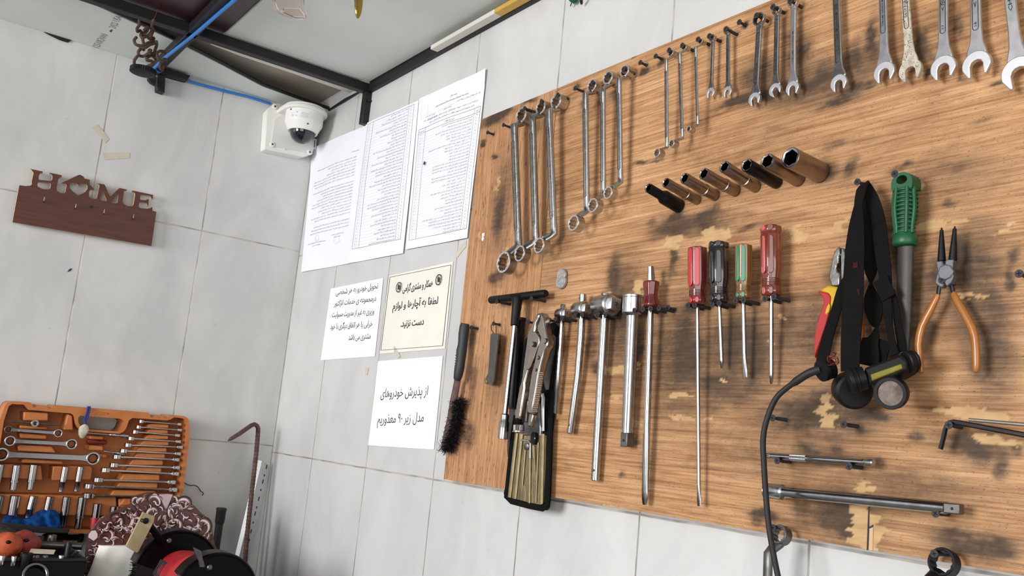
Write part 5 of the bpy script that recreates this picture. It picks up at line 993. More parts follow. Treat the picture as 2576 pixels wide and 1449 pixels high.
def board_piece(name, x0, x1, label, matname, cellx=0.0024):
    nx, nz = int((x1 - x0) / cellx), int((ZT - ZL) / 0.0024)
    X, Z = np.meshgrid(np.linspace(x0, x1, nx + 1), np.linspace(ZL, ZT, nz + 1))
    dark = np.zeros_like(X); peel = np.zeros_like(X)
    w1 = vnoise(X, Z, 0.030, 0.012, 1, 4) - 0.5; w2 = vnoise(X, Z, 0.02, 0.02, 2, 4) - 0.5; w3 = vnoise(X, Z, 0.004, 0.0035, 3, 3); w5 = vnoise(X, Z, 0.04, 0.0028, 8, 3); w6 = vnoise(X, Z, 0.02, 0.012, 9, 3)
    for px, py, rx, ry, s_ in STAIN:
        P = BP(px, py, DB); ex = (BP(px + rx, py, DB).x - P.x); ez = ry * mpp(P)
        d = np.sqrt(((X - P.x + w2 * 0.02) / max(ex, 0.004)) ** 2 + ((Z - P.z + w1 * 0.02) / max(ez, 0.004)) ** 2)
        t = np.clip((1.35 - d) / 1.1, 0, 1); t = t * t * (3 - 2 * t) * min(1, s_ * 1.5) * (0.45 + 0.7 * w3 + 0.8 * w5)
        dark = 1 - (1 - dark) * (1 - np.clip(t, 0, 1))
        h = np.clip((2.6 - d) / 2.6, 0, 1); h = h * h * s_ * 0.62 * (0.35 + 1.1 * w5 * w6 * 1.6); dark = 1 - (1 - dark) * (1 - np.clip(h, 0, 0.6))
    jag = vnoise(X, Z, 0.05, 0.006, 5, 3) - 0.5; jag2 = vnoise(X, Z, 0.012, 0.012, 6, 3) - 0.5
    for px, py, rx, ry in PEEL:
        P = BP(px, py, DB); ex = max(BP(px + rx, py, DB).x - P.x, 0.003); ez = max(ry * mpp(P), 0.0025)
        d = np.maximum(np.abs(X - P.x + jag * 0.034) / ex, np.abs(Z - P.z + jag2 * 0.006) / ez)
        peel = np.maximum(peel, np.clip((1.0 - d) / 0.10, 0, 1))
    V = [(float(a), -DB, float(b)) for a, b in zip(X.ravel(), Z.ravel())]
    n = len(V); F_ = [(j * (nx + 1) + i, j * (nx + 1) + i + 1, (j + 1) * (nx + 1) + i + 1, (j + 1) * (nx + 1) + i) for j in range(nz) for i in range(nx)]
    loop = [i for i in range(nx + 1)] + [j * (nx + 1) + nx for j in range(1, nz + 1)] + [nz * (nx + 1) + i for i in range(nx - 1, -1, -1)] + [j * (nx + 1) for j in range(nz - 1, 0, -1)]
    bk = {}
    for i in loop: bk[i] = len(V); V.append((V[i][0], -DB + 0.018, V[i][2]))
    for a, b in zip(loop, loop[1:] + loop[:1]): F_.append((b, a, bk[a], bk[b]))
    F_.append(tuple(bk[i] for i in loop))
    me = bpy.data.meshes.new(name); me.from_pydata(V, [], F_); me.materials.append(M[matname])
    ca = me.color_attributes.new('wear', 'FLOAT_COLOR', 'POINT'); buf = np.zeros((len(V), 4), np.float32); buf[:, 3] = 1
    buf[:n, 0] = dark.ravel(); buf[:n, 1] = peel.ravel(); ca.data.foreach_set('color', buf.ravel())
    o = bpy.data.objects.new(name, me); COL.objects.link(o); ORI[o.name] = (0, 0, 0)
    return tag(o, label, 'board')
def wood(name, c1, c2, cf, along, fleck):
    m = bpy.data.materials.new(name); m.use_nodes = True; t = m.node_tree; b = t.nodes['Principled BSDF']; N = t.nodes.new; Lk = t.links.new
    co = N('ShaderNodeTexCoord')
    def nz(scale, stretch, detail=4, rough=0.6, dist=0.0):
        mp = N('ShaderNodeMapping'); mp.inputs['Scale'].default_value = stretch; Lk(co.outputs['Object'], mp.inputs[0])
        n = N('ShaderNodeTexNoise'); n.inputs['Scale'].default_value = scale; n.inputs['Detail'].default_value = detail; n.inputs['Roughness'].default_value = rough; n.inputs['Distortion'].default_value = dist
        Lk(mp.outputs[0], n.inputs['Vector']); return n.outputs['Fac']
    def ramp(f, p0, a, p1, c):
        r = N('ShaderNodeValToRGB'); r.color_ramp.elements[0].position = p0; r.color_ramp.elements[1].position = p1; r.color_ramp.elements[0].color = a; r.color_ramp.elements[1].color = c; Lk(f, r.inputs[0]); return r.outputs[0]
    def mix(f, a, c, mode='MIX', fac=1.0):
        x = N('ShaderNodeMix'); x.data_type = 'RGBA'; x.blend_type = mode
        if f is None: x.inputs['Factor'].default_value = fac
        else: Lk(f, x.inputs['Factor'])
        for i, q in (('A', a), ('B', c)):
            if isinstance(q, tuple): x.inputs[i].default_value = q
            else: Lk(q, x.inputs[i])
        return x.outputs['Result']
    S = (1, 1, 16) if along == 'x' else (16, 1, 1)
    S2 = (1.0, 1, 40) if along == 'x' else (40, 1, 1.0)
    S3 = (1.0, 1, 2.6) if along == 'x' else (4.5, 1, 1.0)
    g = nz(5.5, S, 6, 0.65, 0.2); base = ramp(g, 0.32, srgb(c2), 0.66, srgb(c1))
    fine = ramp(nz(9, S2, 5, 0.7), 0.38, (0.62, 0.55, 0.48, 1), 0.56, (1, 1, 1, 1)); base = mix(None, base, fine, 'MULTIPLY', 0.9)
    fl = ramp(nz(fleck, S3, 2, 0.5), 0.63, (1, 1, 1, 1), 0.70, srgb(cf)); base = mix(None, base, fl, 'MULTIPLY', 0.7)
    big = ramp(nz(3.0, (1, 1, 2.2), 4), 0.35, (0.84, 0.80, 0.76, 1), 0.65, (1.04, 1.02, 1.0, 1)); base = mix(None, base, big, 'MULTIPLY', 0.8)
    haze = ramp(nz(7.0, (0.8, 1, 2.0) if along == 'x' else (2.0, 1, 0.8), 6, 0.7, 0.4), 0.50, (1, 1, 1, 1), 0.70, (0.52, 0.46, 0.42, 1)); base = mix(None, base, haze, 'MULTIPLY', 0.85 if along == 'x' else 0.5)
    lines = ramp(nz(2.2, (0.5, 1, 60) if along == 'x' else (60, 1, 0.5), 3, 0.8), 0.56, (1, 1, 1, 1), 0.66, (0.62, 0.52, 0.44, 1)); base = mix(None, base, lines, 'MULTIPLY', 0.7 if along == 'x' else 0.25)
    at = N('ShaderNodeAttribute'); at.attribute_name = 'wear'; sp = N('ShaderNodeSeparateColor'); Lk(at.outputs['Color'], sp.inputs[0])
    grime = ramp(nz(60, (1, 1, 2), 4, 0.7), 0.3, srgb((38, 33, 30)), 0.75, srgb((72, 58, 46)))
    md = N('ShaderNodeMath'); md.operation = 'MULTIPLY'; md.inputs[1].default_value = 0.92; md.use_clamp = True; Lk(sp.outputs[0], md.inputs[0])
    bare = ramp(nz(30, (1, 1, 3), 4), 0.3, srgb((186, 148, 100)), 0.7, srgb((212, 176, 128)))
    base = mix(md.outputs[0], base, grime)
    pm = N('ShaderNodeMath'); pm.operation = 'MULTIPLY'; pm.inputs[1].default_value = 0.85; Lk(sp.outputs[1], pm.inputs[0]); base = mix(pm.outputs[0], base, bare)
    Lk(base, b.inputs['Base Color']); b.inputs['Roughness'].default_value = 0.6; b.inputs['Specular IOR Level'].default_value = 0.3
    bp = N('ShaderNodeBump'); bp.inputs['Strength'].default_value = 0.25; bp.inputs['Distance'].default_value = 0.001; Lk(nz(9, S2, 5, 0.7), bp.inputs['Height'])
    bp2 = N('ShaderNodeBump'); bp2.inputs['Strength'].default_value = 0.6; bp2.inputs['Distance'].default_value = 0.0012; bp2.invert = True; Lk(sp.outputs[1], bp2.inputs['Height']); Lk(bp.outputs[0], bp2.inputs['Normal']); Lk(bp2.outputs[0], b.inputs['Normal'])
    return m
M['wood_main'] = wood('worn_bamboo_plywood', (216, 172, 127), (176, 131, 90), (104, 72, 48), 'x', 240)
M['wood_left'] = wood('worn_plywood_upright_grain', (212, 166, 124), (190, 142, 100), (150, 108, 74), 'z', 60)
board_l = board_piece('tool_board', XL, XSM - 0.0008, 'narrow left piece of the wooden tool board, its grain running upright', 'wood_left')
board_m = board_piece('tool_board', XSM + 0.0008, 2.60, 'large stained right piece of the wooden tool board, its grain running sideways', 'wood_main')
# the split and the sliver at the foot of the large piece
q = MB(); q.prism3([BP(x, y, DB + 0.0006) for x, y in [(2184.5, 1268), (2187, 1268), (2186.5, 1326), (2184, 1384), (2180, 1384), (2182, 1330)]], (0, 0.0004, 0), 'ink')
q.prism3([BP(x, y, DB + 0.0006) for x, y in [(2184, 1327), (2197, 1319), (2196, 1327), (2186, 1332)]], (0, 0.0004, 0), 'ink')
obj('split', q, parent=board_m)
q = MB(); q.prism3([BP(x, y, DB + 0.0012) for x, y in [(2187, 1330), (2196, 1326), (2195, 1384), (2186, 1384)]], (0, 0.0011, 0), 'signedge'); obj('sliver', q, parent=board_m)
q = MB(); kk = KK(1200, 200, 2.898)
q.prism3([BP(*kk(x, y), DB + 0.0006) for x, y in [(35, 1125), (52, 1115), (54, 1135), (46, 1145), (50, 1160), (40, 1180), (32, 1165), (38, 1150)]], (0, 0.0004, 0), 'paper'); tag(obj('paper_scrap', q), 'tiny torn white paper scrap on the left edge of the board', 'paper')

# ------------------------------------------------------------------ black screws
def make_screw():
    q = MB(); r = 0.0021
    q.lathe((0, 0, 0), (0, -1, 0), [(-0.003, 0.0008), (0.0, r)] + [x for i in range(11) for x in ((0.0008 + i * 0.0022, r * 1.25), (0.0019 + i * 0.0022, r * 0.95))] + [(0.0275, r), (0.0300, r), (0.0335, 0.0046), (0.0342, 0.0046), (0.0345, 0.0043)], 'screw', seg=14)
    n = len(q.f)
    for a_ in (0.5, 0.5 + PI / 2):
        F = Fr((0, -0.0345, 0), (math.cos(a_), 0, math.sin(a_)), (-math.sin(a_), 0, math.cos(a_)), (0, -1, 0)); q.box(F, -0.0028, 0.0028, -0.00055, 0.00055, -0.001, 0.00018, 'blk')
    o = obj('screw', q, origin=(0, 0, 0)); return o
SCREW0 = make_screw(); nscrew = [0]
def screw(px, py, label, h=None, base=None, group='black screws in the tool board', tiltx=0.0):
    """head at the pixel; h = how far the head stands off the board"""
    if base is not None:
        B_ = BP(*base, DB); lo, hi = 0.01, 0.06
        for _ in range(40):
            m_ = (lo + hi) / 2
            if BP(px, py, DB + m_).x < B_.x: lo = m_
            else: hi = m_
        h = max(0.016, min(0.038, m_))
    h = h or 0.028
    H = BP(px, py, DB + h)
    o = SCREW0 if nscrew[0] == 0 else SCREW0.copy()
    if nscrew[0]: COL.objects.link(o)
    nscrew[0] += 1
    o.location = (H.x, -(DB + h) + 0.0345, H.z); o.rotation_euler = (0, random.uniform(0, 3), 0)
    tag(o, label, 'screw', group); return o

# ------------------------------------------------------------------ offset ring wrenches
def rr_loop(a0, a1, w_, n=8):
    p = []
    for i in range(n + 1): t = -PI / 2 + PI * i / n; p.append((a1 - w_ + w_ * math.cos(t), w_ * math.sin(t)))
    for i in range(n + 1): t = PI / 2 + PI * i / n; p.append((a0 + w_ + w_ * math.cos(t), w_ * math.sin(t)))
    return p
def ring_wrench(T, S1, S2, B_, hT, hB, wpx, m, label, group, ds=(0.042, 0.058, 0.046, 0.062), txt=None, inner=None):
    T3, A, Z, B3 = BP(*T, ds[0]), BP(*S1, ds[1]), BP(*S2, ds[2]), BP(*B_, ds[3])
    rT, rB, w_ = hT * mpp(T3) / 2, hB * mpp(B3) / 2, wpx * mpp(A) / 2 / ((proj_px(A + Vector((0.01, 0, 0))) - proj_px(A)).length / (0.01 / mpp(A))) * 0.86
    t = thing('ring_wrench', label, 'wrench', (A + Z) / 2, group)
    for P, r, o_, nm in ((T3, rT, (A - T3), 'ring_head'), (B3, rB, (Z - B3), 'ring_head')):
        F = Fr(P, (1, 0, 0), (0, 0, 1), (0, -1, 0)); th = 0.0045 + r * 0.22
        q = MB(); q.annulus(F, 0, 0, r, lambda x, r=r: r * (0.74 + 0.055 * math.cos(12 * x)), -th * 1.35, th * 0.65, m, 48); q.annulus(F, 0, 0, r * 0.975, lambda x, r=r: r * (0.77 + 0.05 * math.cos(12 * x)), th * 0.6, th * 0.65 + 0.0003, 'jaw', 48); obj(nm, q, parent=t, angle=40)  # paler steel annulus laid over the front rim
    q = MB(); d1, d2 = (A - T3), (Z - B3)
    e1 = T3 + Vector((d1.x, 0, d1.z)).normalized() * rT * 0.88 + Vector((0, 0.002, 0)); e2 = B3 + Vector((d2.x, 0, d2.z)).normalized() * rB * 0.88 + Vector((0, 0.002, 0))
    u = (Z - A).normalized(); b1 = A - u * w_ * 0.5; b2 = Z + u * w_ * 0.5
    pts = [e1, e1.lerp(b1, 0.55), b1, A + u * w_ * 0.9, A + u * w_ * 2.2, A.lerp(Z, 0.5), Z - u * w_ * 2.2, Z - u * w_ * 0.9, b2, e2.lerp(b2, 0.55), e2]
    q.tube(pts, [w_ * 0.95, w_ * 1.0, w_ * 1.05, w_ * 1.0, w_ * 0.95, w_ * 0.95, w_ * 0.95, w_ * 1.0, w_ * 1.05, w_ * 1.0, w_ * 0.95], m, seg=12, flat=0.62, hint=(0, -1, 0)); h = obj('handle', q, parent=t, angle=50)
    F = frame_ab(A, Z); L = (Z - A).length; c = w_ * 0.56
    q = MB(); lp = rr_loop(L * 0.12, L * 0.90, w_ * 0.48); q.tube([F.p(a, b, c) for a, b in lp], 0.00045, 'dkline', seg=5, closed=True)
    q.prism(lp, F, c - 0.0012, c - 0.0001, m)
    if txt:
        for s_, a0, a1 in txt: q.text(s_, F.p(L * a1, -w_ * 0.0 + w_ * 0.26, c + 0.0001), -F.u, -F.v, 'dkline', w_ * 0.72, width=L * (a1 - a0))
    obj('stamped_panel', q, parent=h); return t
k1_ = KK(1200, 200, 2.898); k6 = KK(1600, 0, 4.528); k46 = KK(1580, 320, 4.6); k18 = KK(1180, 0, 6.038)
G1, G2, G3 = 'large offset ring wrenches at the left of the board', 'middle offset ring wrenches', 'small offset ring wrenches'
ring_wrench(k1_(337, 265), k1_(272, 352), k1_(302, 1195), k1_(210, 1336), 43, 57, 18, 'old', 'largest offset ring wrench, leftmost and lowest-hanging on the board', G1, txt=[('24', .14, .19), ('CHROME VANADIUM', .38, .66), ('27', .84, .88)])
ring_wrench(k1_(478, 208), k1_(405, 290), k1_(428, 1160), k1_(326, 1272), 38, 43, 18, 'old', 'worn offset ring wrench in the middle of the left trio', G1, txt=[('21', .84, .88), ('23', .14, .18)])
ring_wrench(k1_(590, 163), k1_(525, 246), k1_(560, 1108), k1_(467, 1213), 41, 42, 18, 'satin', 'bright offset ring wrench, right one of the left trio', G1, txt=[('22', .14, .19), ('24', .84, .88), ('CHROME', .45, .56)])
ring_wrench(k1_(850, 50), k1_(790, 118), k1_(800, 945), k1_(718, 1050), 34, 42, 16, 'satin', 'offset ring wrench, left and lowest of the second trio', G2, txt=[('17', .13, .18), ('CHROME VANADIUM', .38, .62), ('19', .85, .89)])
ring_wrench(k18(2135, 1190), k1_(918, 80), k1_(920, 825), k1_(858, 922), 36, 38, 15, 'satin', 'offset ring wrench in the middle of the second trio', G2, txt=[('16', .30, .34), ('CHROME VANADIUM', .40, .60)])
ring_wrench(k18(2388, 1090), k1_(1035, 15), k1_(1045, 735), k1_(968, 830), 32, 33, 15, 'satin', 'offset ring wrench, right and shortest of the second trio', G2, txt=[('14', .13, .18), ('CHROME', .48, .58), ('15', .85, .89)])
ring_wrench(k6(410, 612), k6(345, 695), k46(450, 222), k46(352, 302), 17, 23, 10, 'satin', 'small offset ring wrench, longest and leftmost of its trio', G3, txt=[('12', .13, .18), ('13', .85, .89)])
ring_wrench(k6(563, 545), k6(497, 612), k46(628, 120), k46(520, 195), 16, 20, 9, 'satin', 'small offset ring wrench in the middle of its trio', G3, txt=[('10', .13, .18), ('VANADIUM', .4, .6), ('11', .85, .89)])
ring_wrench(k6(748, 478), k6(680, 548), k6(703, 1412), k46(720, 27), 14, 15.5, 8, 'satin', 'smallest offset ring wrench, rightmost of its trio', G3, txt=[('8', .14, .17), ('9', .86, .89)])
# the two at the foot of the board
kz = KK(1900, 1290, 4.293)
def hung_ring(c, r, S1, S2, w_px, m, label, dk, flat=0.6):
    P = BP(*c, DB + 0.020); rr_ = r * mpp(P); t = thing('ring_wrench', label, 'wrench', P, 'ring wrenches hung at the foot of the board')
    q = MB(); q.annulus(Fr(P, (1, 0, 0), (0, 0.25, 1), (0, -1, 0.25)), 0, 0, rr_, lambda x: rr_ * (0.76 + 0.04 * math.cos(12 * x)), -0.008, 0.006, m, 48); obj('ring_head', q, parent=t, angle=40)
    A, Z = BP(*S1, DB + 0.034), BP(*S2, DB + 0.030); w_ = w_px * mpp(A) / 2
    q = MB(); e1 = P + (Vector((A.x, P.y, A.z)) - P).normalized() * rr_ * 0.88
    q.tube([e1, e1.lerp(A, 0.5), A, A.lerp(Z, 0.15), A.lerp(Z, 0.5), Z], [w_ * 1.35, w_ * 1.1, w_, w_, w_, w_], m, seg=12, flat=flat, hint=(0, -1, 0)); h = obj('handle', q, parent=t, angle=50)
    return t, A, Z, w_, h
t, A, Z, w_, h = hung_ring(kz(275, 240), 24, kz(140, 440), (1926, 1640), 27, 'graysteel', 'worn steel ring wrench behind the black cable, below the board', False)
F = frame_ab(A, Z); q = MB(); lp = rr_loop(0.030, 0.055, w_ * 0.42); q.tube([F.p(a, b, w_ * 0.58) for a, b in lp], 0.0005, 'dkline', seg=5, closed=True); q.text('30', F.p(0.048, w_ * 0.25, w_ * 0.6), -F.u, -F.v, 'dkline', w_ * 0.7); obj('stamped_panel', q, parent=h)
hung_ring(kz(2035, 540), 36, kz(1900, 720), (2325, 1640), 40, 'blacksteel', 'large dark ring wrench at the bottom edge, under the long extension bar', True)

# ------------------------------------------------------------------ combination wrenches in the top row
def comb(Rc, Jc, hw, rw_, sw, m, label, txt=(), d=0.040, tilt=0.04, panel=True, ratchet=False, head_m=None, speck=False):
    A, J = BP(*Rc, d), BP(*Jc, d); F = frame_ab(A, J); L = (J - A).length
    R, r, w_ = hw * mpp(J) / 2, rw_ * mpp(A) / 2, sw * mpp(J) / 2
    # photo widths are taken across the slanting board: undo its foreshortening
    fs = (proj_px(J + Vector((0.01, 0, 0))) - proj_px(J)).length / (0.01 / mpp(J)); R, r, w_ = R / fs * 0.98, r / max(fs, .4), w_ / fs * 0.95
    t = thing('combination_wrench', label, 'wrench', (A + J) / 2, 'combination wrenches in the top row')
    th = 0.0020 + R * 0.085
    q = MB(); q.prism([(r * 0.80, -w_ * 1.05), (r * 1.7, -w_ * 0.94), (L * 0.45, -w_ * 0.92), (L - R * 2.6, -w_), (L - R * 1.7, -w_ * 1.22), (L - R * 1.05, -w_ * 1.75), (L - R * 0.6, -w_ * 1.9), (L - R * 0.6, w_ * 1.9), (L - R * 1.05, w_ * 1.75), (L - R * 1.7, w_ * 1.22), (L - R * 2.6, w_), (L * 0.45, w_ * 0.92), (r * 1.7, w_ * 0.94), (r * 0.80, w_ * 1.05)], F, -th * 0.62, th * 0.72, m); h = obj('handle', q, parent=t, bevel=0.0016, segs=3)
    ca, sa = math.cos(tilt), math.sin(tilt)
    ol = []
    for i in range(25):
        a_ = math.radians(100 + 160 * i / 24) if False else math.radians(76 + (360 - 152) * i / 24); ol.append((R * math.cos(a_), R * math.sin(a_)))
    ol = [(R * 0.90, R * 0.60)] + ol + [(R * 0.90, -R * 0.60), (R * 0.84, -R * 0.45), (R * 0.05, -R * 0.45), (-R * 0.20, -R * 0.33), (-R * 0.30, -R * 0.12), (-R * 0.30, R * 0.12), (-R * 0.20, R * 0.33), (R * 0.05, R * 0.45), (R * 0.84, R * 0.45)]
    q = MB(); q.prism([(L + a * ca - b * sa, a * sa + b * ca) for a, b in ol], F, -th, th, head_m or ('jaw' if m in ('satin', 'milk') else m)); obj('open_jaw', q, parent=t, bevel=0.0012, segs=2)
    Fr_ = Fr(A + F.n * 0.001, F.u, F.v, F.n); q = MB(); q.annulus(Fr_, 0, 0, r, lambda x: r * (0.70 + 0.05 * math.cos(12 * x)), -th * 1.2, th * 1.2, m, 48); rg = obj('ring_end', q, parent=t, angle=40)
    if ratchet:
        q = MB(); q.annulus(Fr_, 0, 0, r * 0.76, r * 0.66, -th * 1.1, th * 1.35, 'blacksteel', 32); obj('ratchet_insert', q, parent=rg)
    q = MB(); c = th * 0.73
    if panel:
        a0, a1 = panel if isinstance(panel, tuple) else (r * 2.0, L - R * 2.4)
        lp = rr_loop(a0, a1, w_ * 0.52); q.tube([F.p(a, b, c) for a, b in lp], 0.0005, 'dkline', seg=5, closed=True)
    for s_, a0, a1, hh in txt: q.text(s_, F.p(a1, w_ * hh * 0.36, c + 0.00015), -F.u, -F.v, 'dkline', w_ * hh, width=(a1 - a0), bold=0.012)
    if speck:
        rs = random.Random(4)
        for i in range(150):
            a_ = rs.uniform(L * 0.35, L + R * 0.7); b_ = rs.uniform(-1, 1) * (w_ * 0.9 if a_ < L - R * 1.2 else R * 0.92); s_ = rs.uniform(0.0003, 0.0009)
            rr_ = math.hypot(a_ - L, b_)
            if a_ > L - R * 1.0 and (rr_ > R * 0.9 or rr_ < R * 0.5): continue
            cc = th * (1.01 if a_ > L - R else 0.735); q.prism([(a_ - s_, b_), (a_, b_ - s_ * .7), (a_ + s_, b_ + s_ * .4), (a_, b_ + s_)], F, cc, cc + 0.0001, 'dkline')
    if q.v: obj('stamping', q, parent=h)
    return F, L, R, w_
k48 = KK(2060, 0, 4.829)
comb(k6(880, 438), k6(855, 1062), 23, 15, 9, 'satin', 'smallest combination wrench, just right of the small ring wrenches', [('CHROME VANADIUM', .035, .075, .9)], panel=False)
comb(k6(1052, 358), k6(1048, 1050), 24, 16, 10, 'satin', 'second smallest combination wrench, left of the empty screw in the top row', [('CHROME VANADIUM', .03, .085, .8)])
comb(k6(1411, 225), k6(1357, 1135), 31, 30, 17, 'satin', 'ratchet combination wrench with a black ring insert, right of the empty screw', [('CHROME VANADIUM', .07, .12, .6)], ratchet=True, tilt=0.22)
comb(k6(1610, 128), k6(1592, 1030), 32, 20, 15, 'satin', 'combination wrench with a tilted jaw, right of the ratchet wrench', [('DROP FORGED', .045, .095, .8)], tilt=0.42)
comb(k6(1798, 40), k6(1790, 1010), 35, 24, 16, 'milk', 'pale combination wrench with no stamped recess, fifth along the top row', [('CHROME VANADIUM', .045, .095, .7)], panel=False, tilt=0.02)
comb((2101, -105), k48(250, 1015), 44, 32, 22, 'satin', 'combination wrench standing apart in the middle of the top row', [('CHROME VANADIUM', .085, .125, .8), ('13', .135, .142, .9), ('14', .072, .079, .9)], tilt=0.06)
comb((2217, -190), k48(803, 885), 57, 40, 24, 'milk', 'bright combination wrench stamped CHROME VANADIUM, left of the paint-specked one', [('CHROME VANADIUM', .112, .150, .62)], panel=(.05, .160), tilt=0.03)
comb((2262, -215), k48(1118, 860), 61, 44, 24, 'paint', 'combination wrench covered in chipped cream paint', [('DROP FORGED', .118, .152, .9)], panel=(.06, .168), tilt=0.03, speck=True)
comb((2372, -250), k48(1520, 830), 69, 50, 28, 'milk', 'combination wrench stamped 17, right of the paint-specked one', [('17', .1705, .1760, .66), ('<东工>', .120, .152, 1.0)], panel=(.06, .182), tilt=0.05)
comb((2449, -285), k48(1925, 790), 78, 56, 31, 'milk', 'combination wrench stamped 18, second from the right edge', [('18', .1815, .1870, .66), ('<东工>', .120, .162, 1.0)], panel=(.06, .192), tilt=0.06)
comb((2500, -330), k48(2440, 890), 96, 66, 33, 'milk', 'largest combination wrench, cut off by the right edge of the photo', [('CHROME VANADIUM', .09, .195, 1.0)], panel=False, tilt=0.06)

# ------------------------------------------------------------------ deep sockets standing out of the board
def wall_socket(front, base, hpx, m, label, kind='plain'):
    B0 = BP(*base, DB + 0.001); f_ = Vector((0, -1, 0))
    lo, hi = 0.02, 0.13
    for _ in range(40):
        md = (lo + hi) / 2
        if BP(*front, DB + md).x < B0.x: lo = md
        else: hi = md
    Fp = BP(*front, DB + md); d_ = (Fp - B0).normalized(); L = (Fp - B0).length; r = hpx * mpp(Fp) / 2 * 1.02
    t = thing('deep_socket', label, 'socket', B0, 'deep sockets standing out of the board')
    if kind == 'step': pr = [(0, r * 1.42), (0.001, r * 1.5), (L * 0.50, r * 1.5), (L * 0.53, r * 1.42), (L * 0.60, r * 1.0), (L - 0.001, r), (L, r * 0.94)]
    elif kind == 'band': pr = [(0, r * 0.96), (0.001, r * 1.02), (L * 0.30, r * 1.02), (L * 0.31, r * 1.12), (L * 0.37, r * 1.12), (L * 0.38, r * 0.98), (L - 0.001, r), (L, r * 0.94)]
    else: pr = [(0, r * 0.96), (0.001, r * 1.02), (L - 0.001, r), (L, r * 0.94)]
    q = MB(); q.lathe(B0, d_, pr, m, seg=32, cap=False); q.lathe(B0, d_, [(0, r * 0.96), (0.0005, r * 0.3)], m, seg=32); obj('barrel', q, parent=t, angle=40)
    x = Vector((0, 0, 1)); x = (x - d_ * x.dot(d_)).normalized(); y = d_.cross(x); Fq = Fr(B0, x, y, d_)
    q = MB(); hexr = lambda a_: r * 0.80 * math.cos(PI / 6) / math.cos(((a_ + 0.2) % (PI / 3)) - PI / 6)
    n = 36; ring = lambda fr, c: [Fq.p(fr(2 * PI * i / n) * math.cos(2 * PI * i / n), fr(2 * PI * i / n) * math.sin(2 * PI * i / n), c) for i in range(n)]
    q.loft([ring(lambda a_: r * 0.94, L), ring(lambda a_: r * 0.88, L), ring(hexr, L - 0.0012)], 'chrome', cap=False)
    q.loft([ring(hexr, L - 0.0012), ring(hexr, L * 0.45), ring(lambda a_: 0.0005, L * 0.44)], 'blacksteel', cap=False); obj('mouth', q, parent=t, angle=40)
ks = k46
wall_socket(ks(232, 700), ks(592, 915), 24, 'blacksteel', 'stepped black deep socket, leftmost and smallest in the slanting row', 'step')
wall_socket(ks(435, 640), ks(800, 845), 25, 'dkchrome', 'deep socket with a collar, second from the left in the slanting row', 'band')
wall_socket(ks(650, 588), ks(1008, 793), 28, 'dkchrome', 'deep socket with a collar, third from the left in the slanting row', 'band')
wall_socket(ks(872, 535), ks(1245, 738), 30, 'dkchrome', 'deep socket with a collar, fourth from the left in the slanting row', 'band')
wall_socket(ks(1110, 455), ks(1478, 690), 31, 'dkchrome', 'deep socket with a low collar, fifth from the left in the slanting row', 'band')
wall_socket(ks(1368, 437), ks(1722, 640), 34, 'blacksteel', 'dark grimy deep socket, third from the right in the slanting row')
wall_socket(ks(1605, 390), ks(1970, 600), 40, 'dkchrome', 'plain deep socket, second largest in the slanting row')
wall_socket(ks(1875, 350), ks(2225, 525), 53, 'dkchrome', 'largest deep socket, right end of the slanting row')

